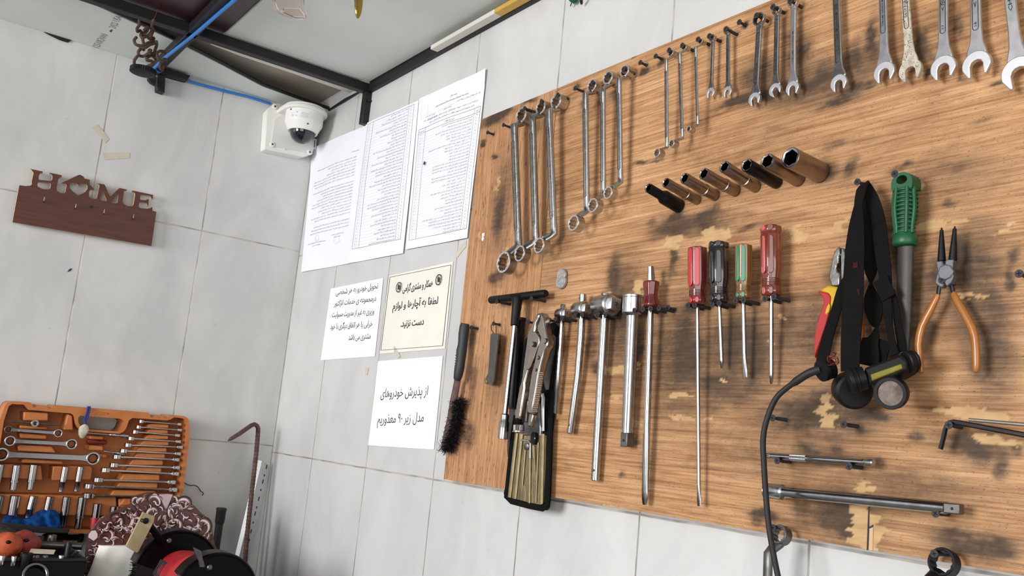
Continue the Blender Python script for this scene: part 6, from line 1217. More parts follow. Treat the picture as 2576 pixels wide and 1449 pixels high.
# ------------------------------------------------------------------ screwdrivers
kd = KK(1660, 540, 1.906)
def driver(top, bot, tip, wpx, body, stripe, label, kind='phillips', d=0.052, shaft=6.5, cap=False, stripe2=None):
    A, B_, T = BP(*top, d), BP(*bot, d - 0.003), BP(*tip, d - 0.012); u = (B_ - A).normalized(); L = (B_ - A).length
    fs = (proj_px(A + Vector((0.01, 0, 0))) - proj_px(A)).length / (0.01 / mpp(A)); r = wpx * mpp(A) / 2 / max(fs, 0.8)
    t = thing('screwdriver', label, 'screwdriver', A, 'screwdrivers on the board')
    pr = ([(0, r * 0.55), (0.002, r * 0.85), (L * 0.04, r * 0.98), (L * 0.10, r * 1.0), (L * 0.125, r * 0.90), (L * 0.15, r * 1.0)] if cap else [(0, r * 0.6), (0.0015, r * 0.88), (L * 0.03, r * 1.0)])
    pr += [(L * 0.60, r), (L * 0.72, r * 0.86), (L * 0.78, r * 0.78), (L * 0.86, r * 0.80), (L * 0.93, r * 0.95), (L * 0.97, r * 0.90), (L, r * 0.7)]
    q = MB(); q.lathe(A, u, pr, body, seg=48, lobes=8, lobe=0.10, phase=PI / 8); h = obj('handle', q, parent=t, angle=50)
    F = frame_ab(A, B_)
    va = math.degrees(math.atan2(CAM.x - A.x, -CAM.y + A.y))
    for a_, mm in ((va - 50, stripe), (va - 4, stripe2 or stripe), (28, None)):
        if mm is None: continue
        q = MB(); an = math.radians(a_); nn = F.n * math.cos(an) + F.v * math.sin(an); vv = F.v * math.cos(an) - F.n * math.sin(an); G = Fr(A, u, vv, nn)
        q.prism(rr_loop(L * (0.17 if cap else 0.04), L * 0.70, r * 0.26), G, r * 0.86, r * 0.965, mm); obj('colour_stripe', q, parent=h, bevel=0.0006)
        q = MB(); q.prism(rr_loop(L * 0.885, L * 0.985, r * 0.2), G, r * 0.80, r * 0.93, mm); obj('colour_stripe', q, parent=h, bevel=0.0006)
        if cap: q = MB(); q.prism(rr_loop(L * 0.012, L * 0.105, r * 0.26), G, r * 0.82, r * 0.97, mm); obj('colour_stripe', q, parent=h, bevel=0.0006)
    for i in range(5):
        q = MB(); c = A + u * (L * (0.755 + 0.022 * i)); q.lathe(c, u, [(0, r * 0.74), (L * 0.004, r * 0.835), (L * 0.012, r * 0.835), (L * 0.016, r * 0.74)], body, seg=24); obj('grip_ridge', q, parent=h)
    sr = shaft * mpp(B_) / 2 / max(fs, 0.8); S0 = A + u * (L * 0.97); d_ = (T - S0).normalized(); Ls = (T - S0).length
    q = MB()
    if kind == 'phillips': q.lathe(S0, d_, [(0, sr), (Ls - sr * 4, sr), (Ls - sr * 3.6, sr * 0.98), (Ls - sr * 0.6, sr * 0.55), (Ls, sr * 0.25)], 'chrome', seg=16, lobes=0)
    else:
        Fh = frame_ab(S0, T); secs = []
        for a_, wv, wn in ((0, 1, 1), (Ls - sr * 11, 1, 1), (Ls - sr * 8, 1.0, 0.9), (Ls - sr * 3, 1.35, 0.5), (Ls, 1.15, 0.16)):
            secs.append([Fh.p(a_, sr * wv * math.cos(2 * PI * i / 16), sr * wn * math.sin(2 * PI * i / 16)) for i in range(16)])
        q.loft(secs, 'chrome')
    sh = obj('blade', q, parent=t)
    if kind == 'phillips':
        q = MB(); Fh = frame_ab(S0, T)
        q.prism([(Ls - sr * 3.4, -sr * 0.16), (Ls - 0.0005, -sr * 0.05), (Ls - 0.0005, sr * 0.05), (Ls - sr * 3.4, sr * 0.16)], Fh, sr * 0.45, sr * 0.98, 'dkline'); obj('tip_groove', q, parent=sh)
driver(kd(180, 155), kd(180, 432), kd(188, 1398), 40, 'dred', 'sred', 'long thin slotted screwdriver with a bright red striped handle', 'slot', shaft=7.5)
driver(kd(282, 130), kd(285, 424), kd(298, 737), 43, 'dblack', 'sblack', 'screwdriver with a black handle and short shaft, second of the four', 'phillips', shaft=8, cap=True)
driver(kd(401, 143), kd(400, 405), kd(408, 780), 36, 'dambr', 'sgreen', 'slotted screwdriver with a green striped amber handle', 'slot', shaft=9.0)
driver(kd(532, 50), kd(535, 392), kd(535, 812), 46, 'dmar', 'spink', 'cross-head screwdriver with a faded red and amber handle, rightmost of the four', 'phillips', shaft=9.5, cap=True, stripe2='dmar')
km = KK(1360, 640, 2.23)
def amber():
    A0, A, B_, T = BP(*km(619, 68), .052), BP(*km(620, 150), .052), BP(*km(618, 298), .050), BP(*km(583, 1405), .038); u = (B_ - A).normalized(); L = (B_ - A).length
    t = thing('screwdriver', 'long chisel-tipped driver with a waisted amber-red handle and square top', 'screwdriver', A); r = 0.0145
    q = MB(); q.lathe(A, u, [(0, r * 0.7), (0.001, r * 0.93), (L * 0.15, r * 0.92), (L * 0.42, r * 0.78), (L * 0.6, r * 0.78), (L * 0.85, r * 0.98), (L * 0.95, r), (L, r * 0.8)], 'amber', seg=8, phase=0.2); obj('handle', q, parent=t, bevel=0.0015)
    q = MB(); q.lathe(A0, (A - A0).normalized(), [(0, 0.0044), (0.001, 0.0052), ((A - A0).length * 0.5, 0.0052), ((A - A0).length * 0.52, 0.0058), ((A - A0).length + 0.004, 0.0058)], 'satin', seg=8); obj('square_top', q, parent=t)
    Fh = frame_ab(B_, T); Ls = (T - B_).length; sr = 0.0052; secs = []
    for a_, wv, wn in ((0, 1, 1), (Ls * 0.6, 1.05, 1), (Ls - 0.10, 1.15, .95), (Ls - 0.02, 1.25, 0.7), (Ls - 0.008, 1.2, 0.45), (Ls, 0.8, 0.2)):
        secs.append([Fh.p(a_, sr * wv * math.cos(2 * PI * i / 12), sr * wn * math.sin(2 * PI * i / 12)) for i in range(12)])
    q = MB(); q.loft(secs, 'chrome'); obj('blade', q, parent=t)
amber()

# ------------------------------------------------------------------ sliding T-bars and extension bar
def tbar(top, head, bot, barw, headw, label, d=0.046, bend=None, txt=None):
    A, H, B_ = BP(*top, d), BP(*head, d), BP(*bot, d - 0.010); u = (B_ - A).normalized(); L = (B_ - A).length; Lh = (H - A).length
    fs = (proj_px(A + Vector((0.01, 0, 0))) - proj_px(A)).length / (0.01 / mpp(A))
    r = barw * mpp(A) / 2 / max(fs, 0.84); hl = headw * mpp(A) / fs * 0.62; hr = hl * 0.42
    t = thing('sliding_t_bar', label, 'T-bar', A, 'sliding T-bars on the board')
    q = MB(); pts = [A, A + u * 0.0012, A + u * (L * 0.3), A + u * (L * 0.6), B_ - u * 0.0012, B_]
    if bend: pts[3] += Vector((bend, 0, 0)); pts[2] += Vector((bend * 0.8, 0, 0))
    q.tube(pts, [r * 0.85, r, r, r, r, r * 0.85], 'chrome', seg=20); br = obj('bar', q, parent=t)
    q = MB(); c = B_ - u * r * 2.2 + Vector((0.25, -0.97, 0)) * r; q.sphere(c - u * 0.0, r * 0.3, r * 0.3, r * 0.3, 'graysteel', 10, 8); c2 = A + u * (Lh - hr) * 0.62 + Vector((-0.2, -0.97, 0)) * r; q.sphere(c2, r * 0.26, r * 0.26, r * 0.26, 'graysteel', 10, 8); obj('detent_ball', q, parent=br)
    if txt: q = MB(); F = frame_ab(A, B_); q.text(txt, F.p(L * 0.62, r * 0.2, r * 0.97), -F.u, -F.v, 'dkline', r * 0.5, width=L * 0.12); obj('stamping', q, parent=br)
    X = Vector((1, -0.16, 0)).normalized()
    q = MB(); q.lathe(H - X * hl * 0.62, X, [(0, hr * 0.88), (hl * 0.06, hr), (hl * 0.86, hr), (hl * 0.90, hr * 0.9), (hl * 0.92, hr * 0.66)], 'satin', seg=28); hd = obj('sliding_head', q, parent=t, angle=40)
    e = H + X * hl * 0.28; s_ = hr * 0.52
    q = MB(); q.box(Fr(e, (0, 0, 1), X.cross(Vector((0, 0, 1))), X), -s_, s_, -s_, s_, 0, hr * 0.62, 'milk'); q.sphere(e + X * hr * 0.62, s_ * 0.3, s_ * 0.3, s_ * 0.3, 'dkline', 8, 6); obj('square_drive', q, parent=hd, bevel=0.0008)
tbar(km(127, 280), km(126, 333), km(85, 893), 11.5, 36, 'thinnest and shortest sliding T-bar, left of the three')
tbar(km(238, 222), km(237, 306), km(168, 1004), 15.5, 50, 'slightly bent sliding T-bar in the middle of the three', bend=0.006)
tbar(km(367, 220), km(378, 284), km(308, 1270), 19, 74, 'thickest and longest sliding T-bar, right of the three', txt='CHROME VANADIUM')
def extbar(A, B_, r, label, sock_at_A=True, knurl=None, prof=None, group='extension bars', dirn=None, drive=0.022, sock=0.033, m='chrome', sr=1.75):
    d_ = (B_ - A).normalized(); L = (B_ - A).length; t = thing('extension_bar', label, 'extension bar', (A + B_) / 2, group)
    q = MB(); q.lathe(A + d_ * sock * 0.95, d_, [(0, r * max(1, sr - .25)), (sock * 0.12, r * 1.06), (sock * 0.3, r), (L - sock * 0.95 - drive * 1.6, r), (L - sock * 0.95 - drive * 1.4, r * 0.96), (L - sock * 0.95 - drive, r * 0.96)], m, seg=28); sh = obj('shaft', q, parent=t)
    q = MB(); q.lathe(A, d_, [(0, r * (sr - .2)), (0.001, r * sr), (sock * 0.12, r * sr), (sock * 0.14, r * (sr - .07)), (sock * 0.16, r * sr), (sock * 0.92, r * sr), (sock, r * max(1, sr - .3))], 'satin', seg=28); obj('socket_end', q, parent=t, angle=40)
    F = frame_ab(A, B_); s_ = r * 0.78
    q = MB(); q.box(F, L - drive * 1.02, L, -s_, s_, -s_, s_, 'graysteel'); dr = obj('square_drive', q, parent=t, bevel=0.0012)
    q = MB(); q.sphere(F.p(L - drive * 0.45, 0, s_), s_ * 0.28, s_ * 0.28, s_ * 0.28, 'dkline', 10, 6); obj('detent_ball', q, parent=dr)
    if knurl:
        q = MB(); a0, a1 = knurl; n = 26; secs = []
        q.lathe(A + d_ * a0, d_, [(i * (a1 - a0) / n, r * (1.06 if i % 2 else 1.18)) for i in range(n + 1)], 'milk', seg=22, lobes=11, lobe=0.14); obj('knurled_grip', q, parent=sh, angle=10)
    return t
extbar(BP(*km(520, 228), .048), BP(*km(484, 1080), .040), 0.0098, 'thick chrome extension bar hung upright right of the T-bars', drive=0.022, sock=0.032)
ke = KK(1860, 980, 3.0894)
extbar(BP(*ke(1045, 570), .045), BP(*ke(200, 513), .045), 0.0042, 'short extension bar with a knurled grip, resting sideways on two screws', knurl=(0.094, 0.118), drive=0.010, sock=0.012, sr=1.15)
extbar(BP(*ke(205, 785), .047), BP(*ke(1730, 932), .047), 0.0072, 'long extension bar resting sideways on two screws at the foot of the board', drive=0.018, sock=0.030, sr=1.4)

# ------------------------------------------------------------------ T-handle, chisel, feeler gauge, wire brush, disc
kv = KK(1080, 700, 2.415)
A, B_ = BP(*kv(370, 133), .052), BP(*kv(710, 92), .046)
t = thing('t_handle_wrench', 'long T-handle socket wrench with a black grip bar', 'wrench', BP(*kv(535, 115), .05))
q = MB(); q.tube([A, A.lerp(B_, 0.02), A.lerp(B_, 0.5), A.lerp(B_, 0.98), B_], [0.006, 0.0075, 0.0075, 0.0075, 0.006], 'black', seg=14); obj('grip_bar', q, parent=t)
P0, P1, P2, P3, P4 = BP(*kv(537, 115), .052), BP(*kv(518, 288), .058), BP(*kv(460, 826), .058), BP(*kv(461, 822), .058), BP(*kv(446, 977), .056)
q = MB(); q.tube([P0, P0.lerp(P1, 0.12), P1], [0.015, 0.0098, 0.0078], 'black', seg=16); obj('sleeve', q, parent=t)
q = MB(); q.tube([P1, P2], 0.0048, 'chrome', seg=14); obj('shaft', q, parent=t)
d_ = (P4 - P3).normalized(); L = (P4 - P3).length
q = MB(); q.lathe(P3, d_, [(0, 0.0052), (0.002, 0.0078), (L * 0.30, 0.0078), (L * 0.34, 0.0092), (L - 0.001, 0.0092), (L, 0.008)], 'chrome', seg=20); obj('socket_end', q, parent=t, angle=40)
A, B_ = BP(*kv(549, 246), .040), BP(1284, 1150, .031); F = frame_ab(A, B_); L = (B_ - A).length
t = thing('cold_chisel', 'long black hexagonal chisel bar behind the locking pliers', 'chisel', A)
q = MB(); q.loft([[F.p(a_, w_ * math.cos(PI / 6 + i * PI / 3), w_ * wn * math.sin(PI / 6 + i * PI / 3)) for i in range(6)] for a_, w_, wn in ((0, 0.0105, .9), (0.002, 0.012, .9), (L * 0.62, 0.012, .85), (L * 0.66, 0.0125, .6))], 'blacksteel'); obj('shank', q, parent=t)
q = MB(); q.loft([[F.p(a_, w_ * math.cos(2 * PI * i / 12), w_ * wn * math.sin(2 * PI * i / 12)) for i in range(12)] for a_, w_, wn in ((L * 0.65, 0.0115, .6), (L * 0.70, 0.0125, .35), (L * 0.95, 0.0115, .25), (L, 0.009, .12))], 'graysteel'); obj('flat_blade', q, parent=t)
q = MB(); q.tube([F.p(-0.002, 0, 0), F.p(0.004, 0, 0)], 0.012, 'blacksteel', seg=16); obj('struck_head', q, parent=t)
t = thing('feeler_gauge', 'folded feeler gauge hung by a wire loop beside the wire brush', 'gauge', BP(*kv(395, 340), .04))
for i, (dd, sh) in enumerate([(0.034 + 0.0022 * j, (j % 2) * 2) for j in range(7)]):
    q = MB(); m_ = 'graysteel' if i in (0, 6) else 'old'
    q.prism3([BP(*kv(x + sh, y), dd) for x, y in [(372, 342), (385, 332), (410, 335), (420, 350), (405, 500), (392, 620), (380, 650), (350, 645), (338, 630), (345, 600), (358, 575)]], (0, 0.0016, 0), m_); obj('leaf' if 0 < i < 6 else 'cover_plate', q, parent=t)
q = MB(); P = BP(*kv(347, 628), .047); q.lathe(P, (0, -1, 0), [(-0.012, 0.004), (0.0015, 0.004), (0.002, 0.0025)], 'brass', seg=14); obj('pivot', q, parent=t)
q = MB(); q.tube([BP(*kv(400, 345), .045), BP(*kv(378, 315), .042), BP(*kv(376, 285), .04), BP(*kv(395, 272), .04), BP(*kv(406, 290), .04), BP(*kv(406, 340), .042)], 0.0009, 'ink', seg=6); obj('wire_loop', q, parent=t)
t = thing('wire_brush', 'wire brush with a black ribbed grip hung at the left edge of the board', 'brush', BP(*kv(200, 300), .045))
cl_ = [(218, 275, 30), (214, 295, 36), (208, 340, 37), (203, 400, 34), (196, 440, 38), (190, 500, 34), (183, 545, 36), (175, 590, 32), (170, 612, 28), (168, 620, 20)]
q = MB(); q.tube([BP(*kv(x, y), .050) for x, y, w_ in cl_], [w_ / 2.415 * mpp(BP(*kv(x, y), .05)) * 0.92 for x, y, w_ in cl_], 'brushgrip', seg=18, flat=0.9, hint=(0, -1, 0)); h = obj('grip', q, parent=t)
for i in range(8):
    q = MB(); x, y = 160 - i * 1.4 + 4, 470 + i * 16; P = BP(*kv(x, y), .056); q.tube([P + Vector((-0.003, 0, 0.001)), P + Vector((0.004, -0.001, -0.002))], 0.0009, 'ink', seg=6); obj('grip_rib', q, parent=h)
q = MB(); bl = [(172, 618), (160, 680), (148, 740), (128, 860), (105, 960), (92, 1010), (84, 1035)]
ww = [0.0075, 0.0075, 0.008, 0.008, 0.008, 0.007, 0.004]; q.tube([BP(*kv(x, y), .044) for x, y in bl], ww, 'rebar', seg=8, flat=0.35, hint=(0.6, -0.8, 0)); hb = obj('wooden_back', q, parent=t)
q = MB(); rb = random.Random(9); pc = [(178, 735), (165, 800), (150, 880), (132, 950), (112, 1010), (98, 1040)]; cc = [BP(*kv(x, y), .040) for x, y in pc]
for i in range(2600):
    s_ = rb.uniform(0, len(cc) - 1.001); j = int(s_); P = cc[j].lerp(cc[j + 1], s_ - j)
    off = Vector((rb.uniform(-0.012, 0.017), rb.uniform(-0.008, 0.012), rb.uniform(-0.004, 0.004))); dv = Vector((rb.uniform(-0.010, 0.016), rb.uniform(-0.012, 0.006), rb.uniform(-0.014, 0.010)))
    q.tube([P + off * 0.4, P + off + dv * 0.5, P + off + dv * 0.8 + Vector((rb.uniform(-.003, .003), 0, rb.uniform(-.003, .003)))], 0.00035, 'bristle', seg=3, cap=False)
o = obj('bristles', q, parent=t); o['kind'] = 'stuff'
P = BP(*km(115, 152), DB + 0.005); t = thing('aluminium_disc', 'round dull silver disc with a dark nail on the board', 'disc', P)
q = MB(); q.lathe(P + Vector((0, 0.004, 0)), (0, -1, 0), [(0, 0.0125), (0.001, 0.0135), (0.005, 0.0135), (0.006, 0.0125)], 'silver_disc', seg=32); obj('disc', q, parent=t)
q = MB(); P = BP(*km(120, 118), DB + 0.004); q.lathe(P + Vector((0, 0.002, 0)), (0, -1, 0), [(0, 0.0125), (0.004, 0.0125), (0.005, 0.0115)], 'silver_disc', seg=28); obj('rear_disc', q, parent=t)
# ------------------------------------------------------------------ key wallet, hex keys in it, locking pliers
kg = KK(1260, 780, 2.79)
gb2 = lambda d: (lambda x, y: (lambda P: (P.x, P.z))(BP(*kg(x, y), d)))
w_out = [(330, 100), (362, 84), (392, 120), (405, 165), (396, 260), (378, 480), (372, 560), (362, 700), (345, 860), (338, 1100), (330, 1330), (322, 1388), (308, 1404), (285, 1405), (160, 1376), (60, 1350), (25, 1315), (16, 1290), (22, 1260), (40, 1235), (62, 1060), (75, 900), (100, 740), (120, 560), (150, 300), (168, 205), (215, 150)]
t = thing('key_wallet', 'black-edged vinyl key wallet hung upside down behind the locking pliers', 'wallet', BP(*kg(220, 700), .036))
D1 = 0.036
q = MB(); q.prism([gb2(D1)(*p) for p in w_out], BF, DB + 0.003, D1, 'strap'); obj('back_panel', q, parent=t, bevel=0.002)
edge = w_out[9:]; 
q = MB(); bp_ = [(350, 760), (342, 960), (335, 1150), (326, 1340), (318, 1380), (296, 1392), (200, 1374), (70, 1340), (36, 1308), (44, 1250), (64, 1060), (80, 900), (104, 740)]
q.tube([BP(*kg(x, y), D1 + 0.003) for x, y in bp_], [0.0055] * len(bp_), 'strap', seg=8, flat=0.6, hint=(0, -1, 0)); obj('bound_edge', q, parent=t)
q = MB(); win = [(100, 850), (318, 880), (312, 1100), (300, 1345), (285, 1368), (190, 1350), (75, 1326), (58, 1318), (62, 1260), (80, 1060)]
q.prism([gb2(D1 + 0.001)(*p) for p in win], BF, D1 - 0.001, D1 + 0.0012, 'wallet'); obj('vinyl_pocket', q, parent=t)
q = MB(); q.prism([gb2(D1)(*p) for p in [(300, 480), (320, 380), (350, 200), (372, 170), (392, 190), (384, 280), (352, 460), (340, 560), (318, 560)]], BF, D1, D1 + 0.0015, 'graysteel'); obj('inner_flap', q, parent=t)
q = MB(); q.prism([gb2(D1 + .002)(*p) for p in [(190, 620), (262, 600), (300, 820), (290, 880), (150, 880), (165, 780)]], BF, D1, D1 + 0.003, 'graysteel'); obj('key_holder_plate', q, parent=t, bevel=0.001)
for i, (x0, y0, x1, y1, r_, s_) in enumerate([(112, 865, 62, 1315, .0038, 'leftmost'), (146, 870, 100, 1325, .0036, 'second from the left'), (172, 960, 150, 1230, .0020, 'thin third from the left'), (205, 920, 200, 1355, .0026, 'fourth from the left'), (232, 950, 240, 1200, .0026, 'fifth from the left'), (262, 930, 245, 1350, .0017, 'thin one second from the right'), (296, 870, 284, 1360, .0040, 'rightmost')]):
    A, B_ = BP(*kg(x0, y0), D1 + 0.0035), BP(*kg(x1, y1), D1 + 0.0035); q = MB(); q.tube([A, B_], r_, 'gold_key', seg=6); tag(obj('hex_key', q, angle=25), 'hex key under the yellowed vinyl of the wallet, ' + s_, 'hex key', 'hex keys in the wallet')
q = MB(); q.tube([BP(*kg(x, y), D1 + 0.008) for x, y in [(296, 850), (296, 700), (300, 620), (294, 592), (278, 584), (262, 600), (255, 630)]], 0.0036, 'chrome', seg=6)
q.tube([BP(*kg(x, y), D1 + 0.005) for x, y in [(276, 880), (275, 720), (270, 660)]], 0.0022, 'chrome', seg=6); tag(obj('hex_key', q, angle=25), 'shiny bent hex key end sticking out of the wallet pocket', 'hex key', 'hex keys in the wallet')
q = MB(); q.tube([BP(*kg(x, y), D1 + 0.008) for x, y in [(205, 1040), (206, 935), (195, 918), (155, 912), (150, 916)]], 0.0016, 'milk', seg=6); tag(obj('hex_key', q, angle=25), 'thin bright hex key with its short leg turned left at the pocket mouth', 'hex key', 'hex keys in the wallet')
q = MB(); q.prism([gb2(D1 + 0.008)(*p) for p in [(228, 855), (245, 862), (250, 900), (240, 945), (228, 945), (215, 920), (215, 875)]], BF, D1 + 0.004, D1 + 0.010, 'blacksteel'); P = BP(*kg(238, 900), D1 + 0.0105); q.sphere(P, 0.0016, 0.001, 0.0016, 'milk', 8, 6); tag(obj('wallet_clip', q, bevel=0.001), 'small dark riveted clip at the middle of the wallet pocket', 'clip')
q = MB(); P = BP(*kg(180, 955), D1 + 0.008); q.lathe(P + Vector((0, .003, 0)), (0.15, -1, -.1), [(0, 0.006), (0.004, 0.0065), (0.005, 0.005)], 'graysteel', seg=20); tag(obj('round_stud', q), 'round grey stud below the pliers screw on the wallet', 'stud')

t = thing('locking_pliers', 'steel locking pliers with knurled lever hung over the black wallet', 'pliers', BP(*kg(260, 200), .07))
def plate(name, pts, d0, d1, m, parent=None, bev=0.0012, par=None):
    q = MB(); g_ = gb2((d0 + d1) / 2); q.prism([g_(*p) for p in pts], BF, d0, d1, m); return obj(name, q, parent=par or t, bevel=bev, segs=2)
M['nickel'] = mat('nickel_plated_steel', (168, 158, 148), 0.26, 1.0, var=0.10, scale=50, rvar=0.08)
fx = [(288, 22), (270, 35), (255, 62), (235, 105), (222, 132), (212, 152), (206, 175), (196, 260), (180, 380), (168, 480), (160, 515), (150, 545), (130, 660), (117, 755), (125, 768), (150, 772), (158, 745), (170, 650), (186, 550), (186, 512), (215, 420), (238, 360), (262, 260), (274, 225), (270, 185), (256, 158), (262, 130), (268, 95), (286, 62), (292, 40)]
plate('fixed_handle', fx, .056, .070, 'nickel', bev=0.003)
plate('jaw_cheek', [(206, 172), (222, 150), (245, 150), (262, 165), (274, 190), (274, 228), (262, 262), (240, 330), (215, 395), (200, 420), (184, 420), (190, 330), (198, 240)], .069, .0725, 'nickel')
lv = [(298, 20), (314, 28), (322, 48), (326, 90), (336, 140), (346, 200), (352, 222), (348, 258), (330, 285), (318, 330), (300, 395), (284, 470), (268, 570), (252, 660), (240, 730), (228, 736), (206, 720), (205, 690), (214, 610), (228, 500), (240, 430), (256, 370), (272, 300), (286, 250), (298, 215), (300, 195), (288, 170), (276, 150), (280, 110), (294, 78), (300, 45)]
plate('movable_lever', lv, .060, .075, 'nickel', bev=0.003)
rl = [(214, 700), (240, 735), (222, 822), (198, 815), (202, 770)]
plate('release_lever', rl, .058, .066, 'nickel', bev=0.002)
plate('inner_link', [(180, 630), (200, 622), (208, 640), (196, 700), (192, 790), (166, 786), (170, 700)], .048, .058, 'graysteel', bev=0.002)
for px, py, r_ in ((225, 240, .0048), (312, 218, .0052), (262, 334, .0038), (245, 420, .0028)):
    q = MB(); P = BP(*kg(px, py), .0755); q.lathe(P + Vector((0, .004, 0)), (0, -1, 0), [(0, r_), (0.004, r_), (0.005, r_ * 0.8)], 'dkline', seg=20); q.lathe(P + Vector((0, .004, 0)), (0, -1, 0), [(0, r_ * .8), (0.0055, r_ * .7)], 'nickel', seg=20); obj('rivet', q, parent=t)
q = MB()
for i in range(9): 
    x, y = 289 - i * 4.2, 40 + i * 14; P, Q_ = BP(*kg(x - 6, y), .072), BP(*kg(x + 7, y + 2), .072); q.tube([P, Q_], 0.0012, 'dkline', seg=5)
obj('jaw_teeth', q, parent=t)
q = MB()
for i in range(22): 
    s_ = i / 21; x, y = 278 - 44 * s_, 440 + 270 * s_
    for o_ in (-14, -5, 4, 13): 
        P = BP(*kg(x + o_ + (i % 2) * 4, y), .0755); q.sphere(P, 0.0011, 0.0007, 0.0013, 'nickel', 6, 4)
obj('knurled_patch', q, parent=t)
q = MB(); A, B_ = BP(*kg(128, 765), .063), BP(*kg(125, 850), .063); d_ = (B_ - A).normalized(); q.lathe(A, d_, [(i * 0.0016, 0.0052 if i % 2 else 0.0062) for i in range(12)], 'blacksteel', seg=16); asb = obj('adjusting_screw', q, parent=t)
q = MB(); A = BP(*kg(127, 805), .063); q.lathe(A, d_, [(0, 0.0085), (0.001, 0.0105), (0.0105, 0.0105), (0.0115, 0.009)], 'graysteel', seg=36, lobes=18, lobe=0.10); q.lathe(A + d_ * 0.0115, d_, [(0, 0.012), (0.0022, 0.012)], 'nickel', seg=28); obj('knurled_knob', q, parent=asb)
q = MB(); pts = [BP(*kg(x, y), .062) for x, y in [(258, 295), (250, 310), (248, 330), (242, 350), (236, 372)]]; q.tube(pts, 0.0036, 'dkline', seg=8)
obj('spring', q, parent=t)

# ------------------------------------------------------------------ headlamp with straps and its cable
kh = KK(1880, 420, 2.263)
hl = thing('headlamp', 'black headlamp with elastic straps hung in a bunch on a screw', 'headlamp', BP(*kh(760, 1150), .08))
def strap(pts, name='strap', thick=0.0016, m='strap'):
    P = [BP(*kh(x, y), d) for x, y, w_, d in pts]; W = [w_ / 2.263 * mpp(p) for (x, y, w_, d), p in zip(pts, P)]
    sm, sw = [], []
    for i in range(len(P) - 1):
        a_, b_, c_, d_ = P[max(i - 1, 0)], P[i], P[i + 1], P[min(i + 2, len(P) - 1)]
        for s_ in (0, .25, .5, .75):
            sm.append(0.5 * ((2 * b_) + (c_ - a_) * s_ + (2 * a_ - 5 * b_ + 4 * c_ - d_) * s_ ** 2 + (-a_ + 3 * b_ - 3 * c_ + d_) * s_ ** 3)); sw.append(W[i] * (1 - s_) + W[i + 1] * s_)
    sm.append(P[-1]); sw.append(W[-1])
    q = MB(); q.ribbon(sm, sw, Vector((0.1, -1, 0)), thick, m); return obj(name, q, parent=hl)
strap([(672, 92, 40, .055), (650, 130, 60, .066), (632, 220, 50, .070), (622, 330, 90, .074), (612, 470, 116, .076), (604, 640, 122, .078), (596, 860, 124, .080), (588, 1020, 118, .084), (585, 1160, 110, .088)], 'wide_strap')
strap([(600, 600, 50, .060), (545, 680, 56, .062), (505, 820, 62, .064), (460, 960, 66, .066), (436, 1060, 74, .068), (425, 1110, 70, .070)])
strap([(668, 92, 50, .050), (712, 180, 70, .052), (745, 300, 80, .054), (760, 430, 84, .056), (778, 560, 80, .058), (790, 660, 66, .060), (795, 760, 52, .062), (808, 900, 40, .066), (825, 1000, 42, .070), (838, 1070, 56, .074)])
strap([(660, 170, 30, .050), (672, 280, 62, .052), (690, 400, 70, .054), (700, 520, 84, .050), (704, 600, 70, .050), (704, 662, 14, .050), (706, 740, 90, .050), (720, 810, 110, .050), (728, 880, 70, .050), (738, 915, 12, .050)])
strap([(738, 915, 16, .052), (722, 970, 60, .056), (700, 1020, 100, .058), (690, 1080, 130, .060), (680, 1130, 140, .060)])
strap([(826, 700, 22, .056), (846, 800, 36, .058), (862, 920, 44, .060), (878, 1000, 52, .064), (880, 1050, 60, .068)])
strap([(640, 1030, 120, .052), (720, 1050, 160, .052), (800, 1070, 140, .054)])
q = MB(); c = BP(*kh(780, 690), .064); q.box(Fr(c, (0.9, 0, 0.45), (-0.45, 0, 0.9), (0, -1, 0)), -0.010, 0.010, -0.014, 0.014, -0.0015, 0.0015, 'strap'); obj('strap_slider', q, parent=hl, bevel=0.0015)
for x, y, w_, h_, rt in ((615, 560, 16, 17, 0), (623, 712, 17, 18, 0), (592, 645, 9, 8, 0)):
    q = MB(); P = BP(*kh(x, y), .0785); m_ = mpp(P) / 2.263; q.prism([(-w_ * m_, -h_ * m_), (w_ * m_, -h_ * m_ * .9), (w_ * m_ * .9, h_ * m_), (-w_ * m_ * .9, h_ * m_)], Fr(P, (1, 0, 0), (0, 0, 1), (0.1, -1, 0)), 0.0, 0.0003, 'mark'); obj('faded_mark', q, parent=hl)
kl = KK(2020, 820, 6.038)
def cyl(name, a_, b_, da, db, r, m, prof=None, seg=28, parent=None):
    A, B_ = BP(*kl(*a_), da), BP(*kl(*b_), db); d_ = (B_ - A).normalized(); L = (B_ - A).length
    q = MB(); q.lathe(A, d_, [(h_ * L, x * r) for h_, x in (prof or [(0, .92), (.03, 1), (.97, 1), (1, .92)])], m, seg=seg); return obj(name, q, parent=parent or hl), A, d_
# battery end with the cable entry
o_, A, d_ = cyl('battery_cap', (262, 690), (430, 640), .084, .070, 0.0135, 'black', [(0, .80), (.04, .98), (.10, 1), (.42, 1), (.46, .86), (.60, .86), (.62, .95), (1, .95)])
q = MB(); q.sphere(BP(*kl(270, 655), .082), 0.0022, 0.0022, 0.0042, 'reddot', 10, 8); obj('indicator_light', q, parent=o_)
q = MB()
for i in range(9):
    rc = random.Random(i); c = BP(*kl(455 + rc.uniform(-45, 40), 490 + rc.uniform(-60, 80)), .082); R_ = rc.uniform(.003, .008); ax = Vector((rc.uniform(-1, 1), rc.uniform(-1, 1), rc.uniform(-1, 1))).normalized(); bx = ax.orthogonal().normalized()
    q.tube([c + (ax * math.cos(a_) + bx * math.sin(a_)) * R_ for a_ in np.linspace(0, 4.6, 14)], 0.0005, 'copper', seg=5)
obj('thin_wire_tangle', q, parent=hl)
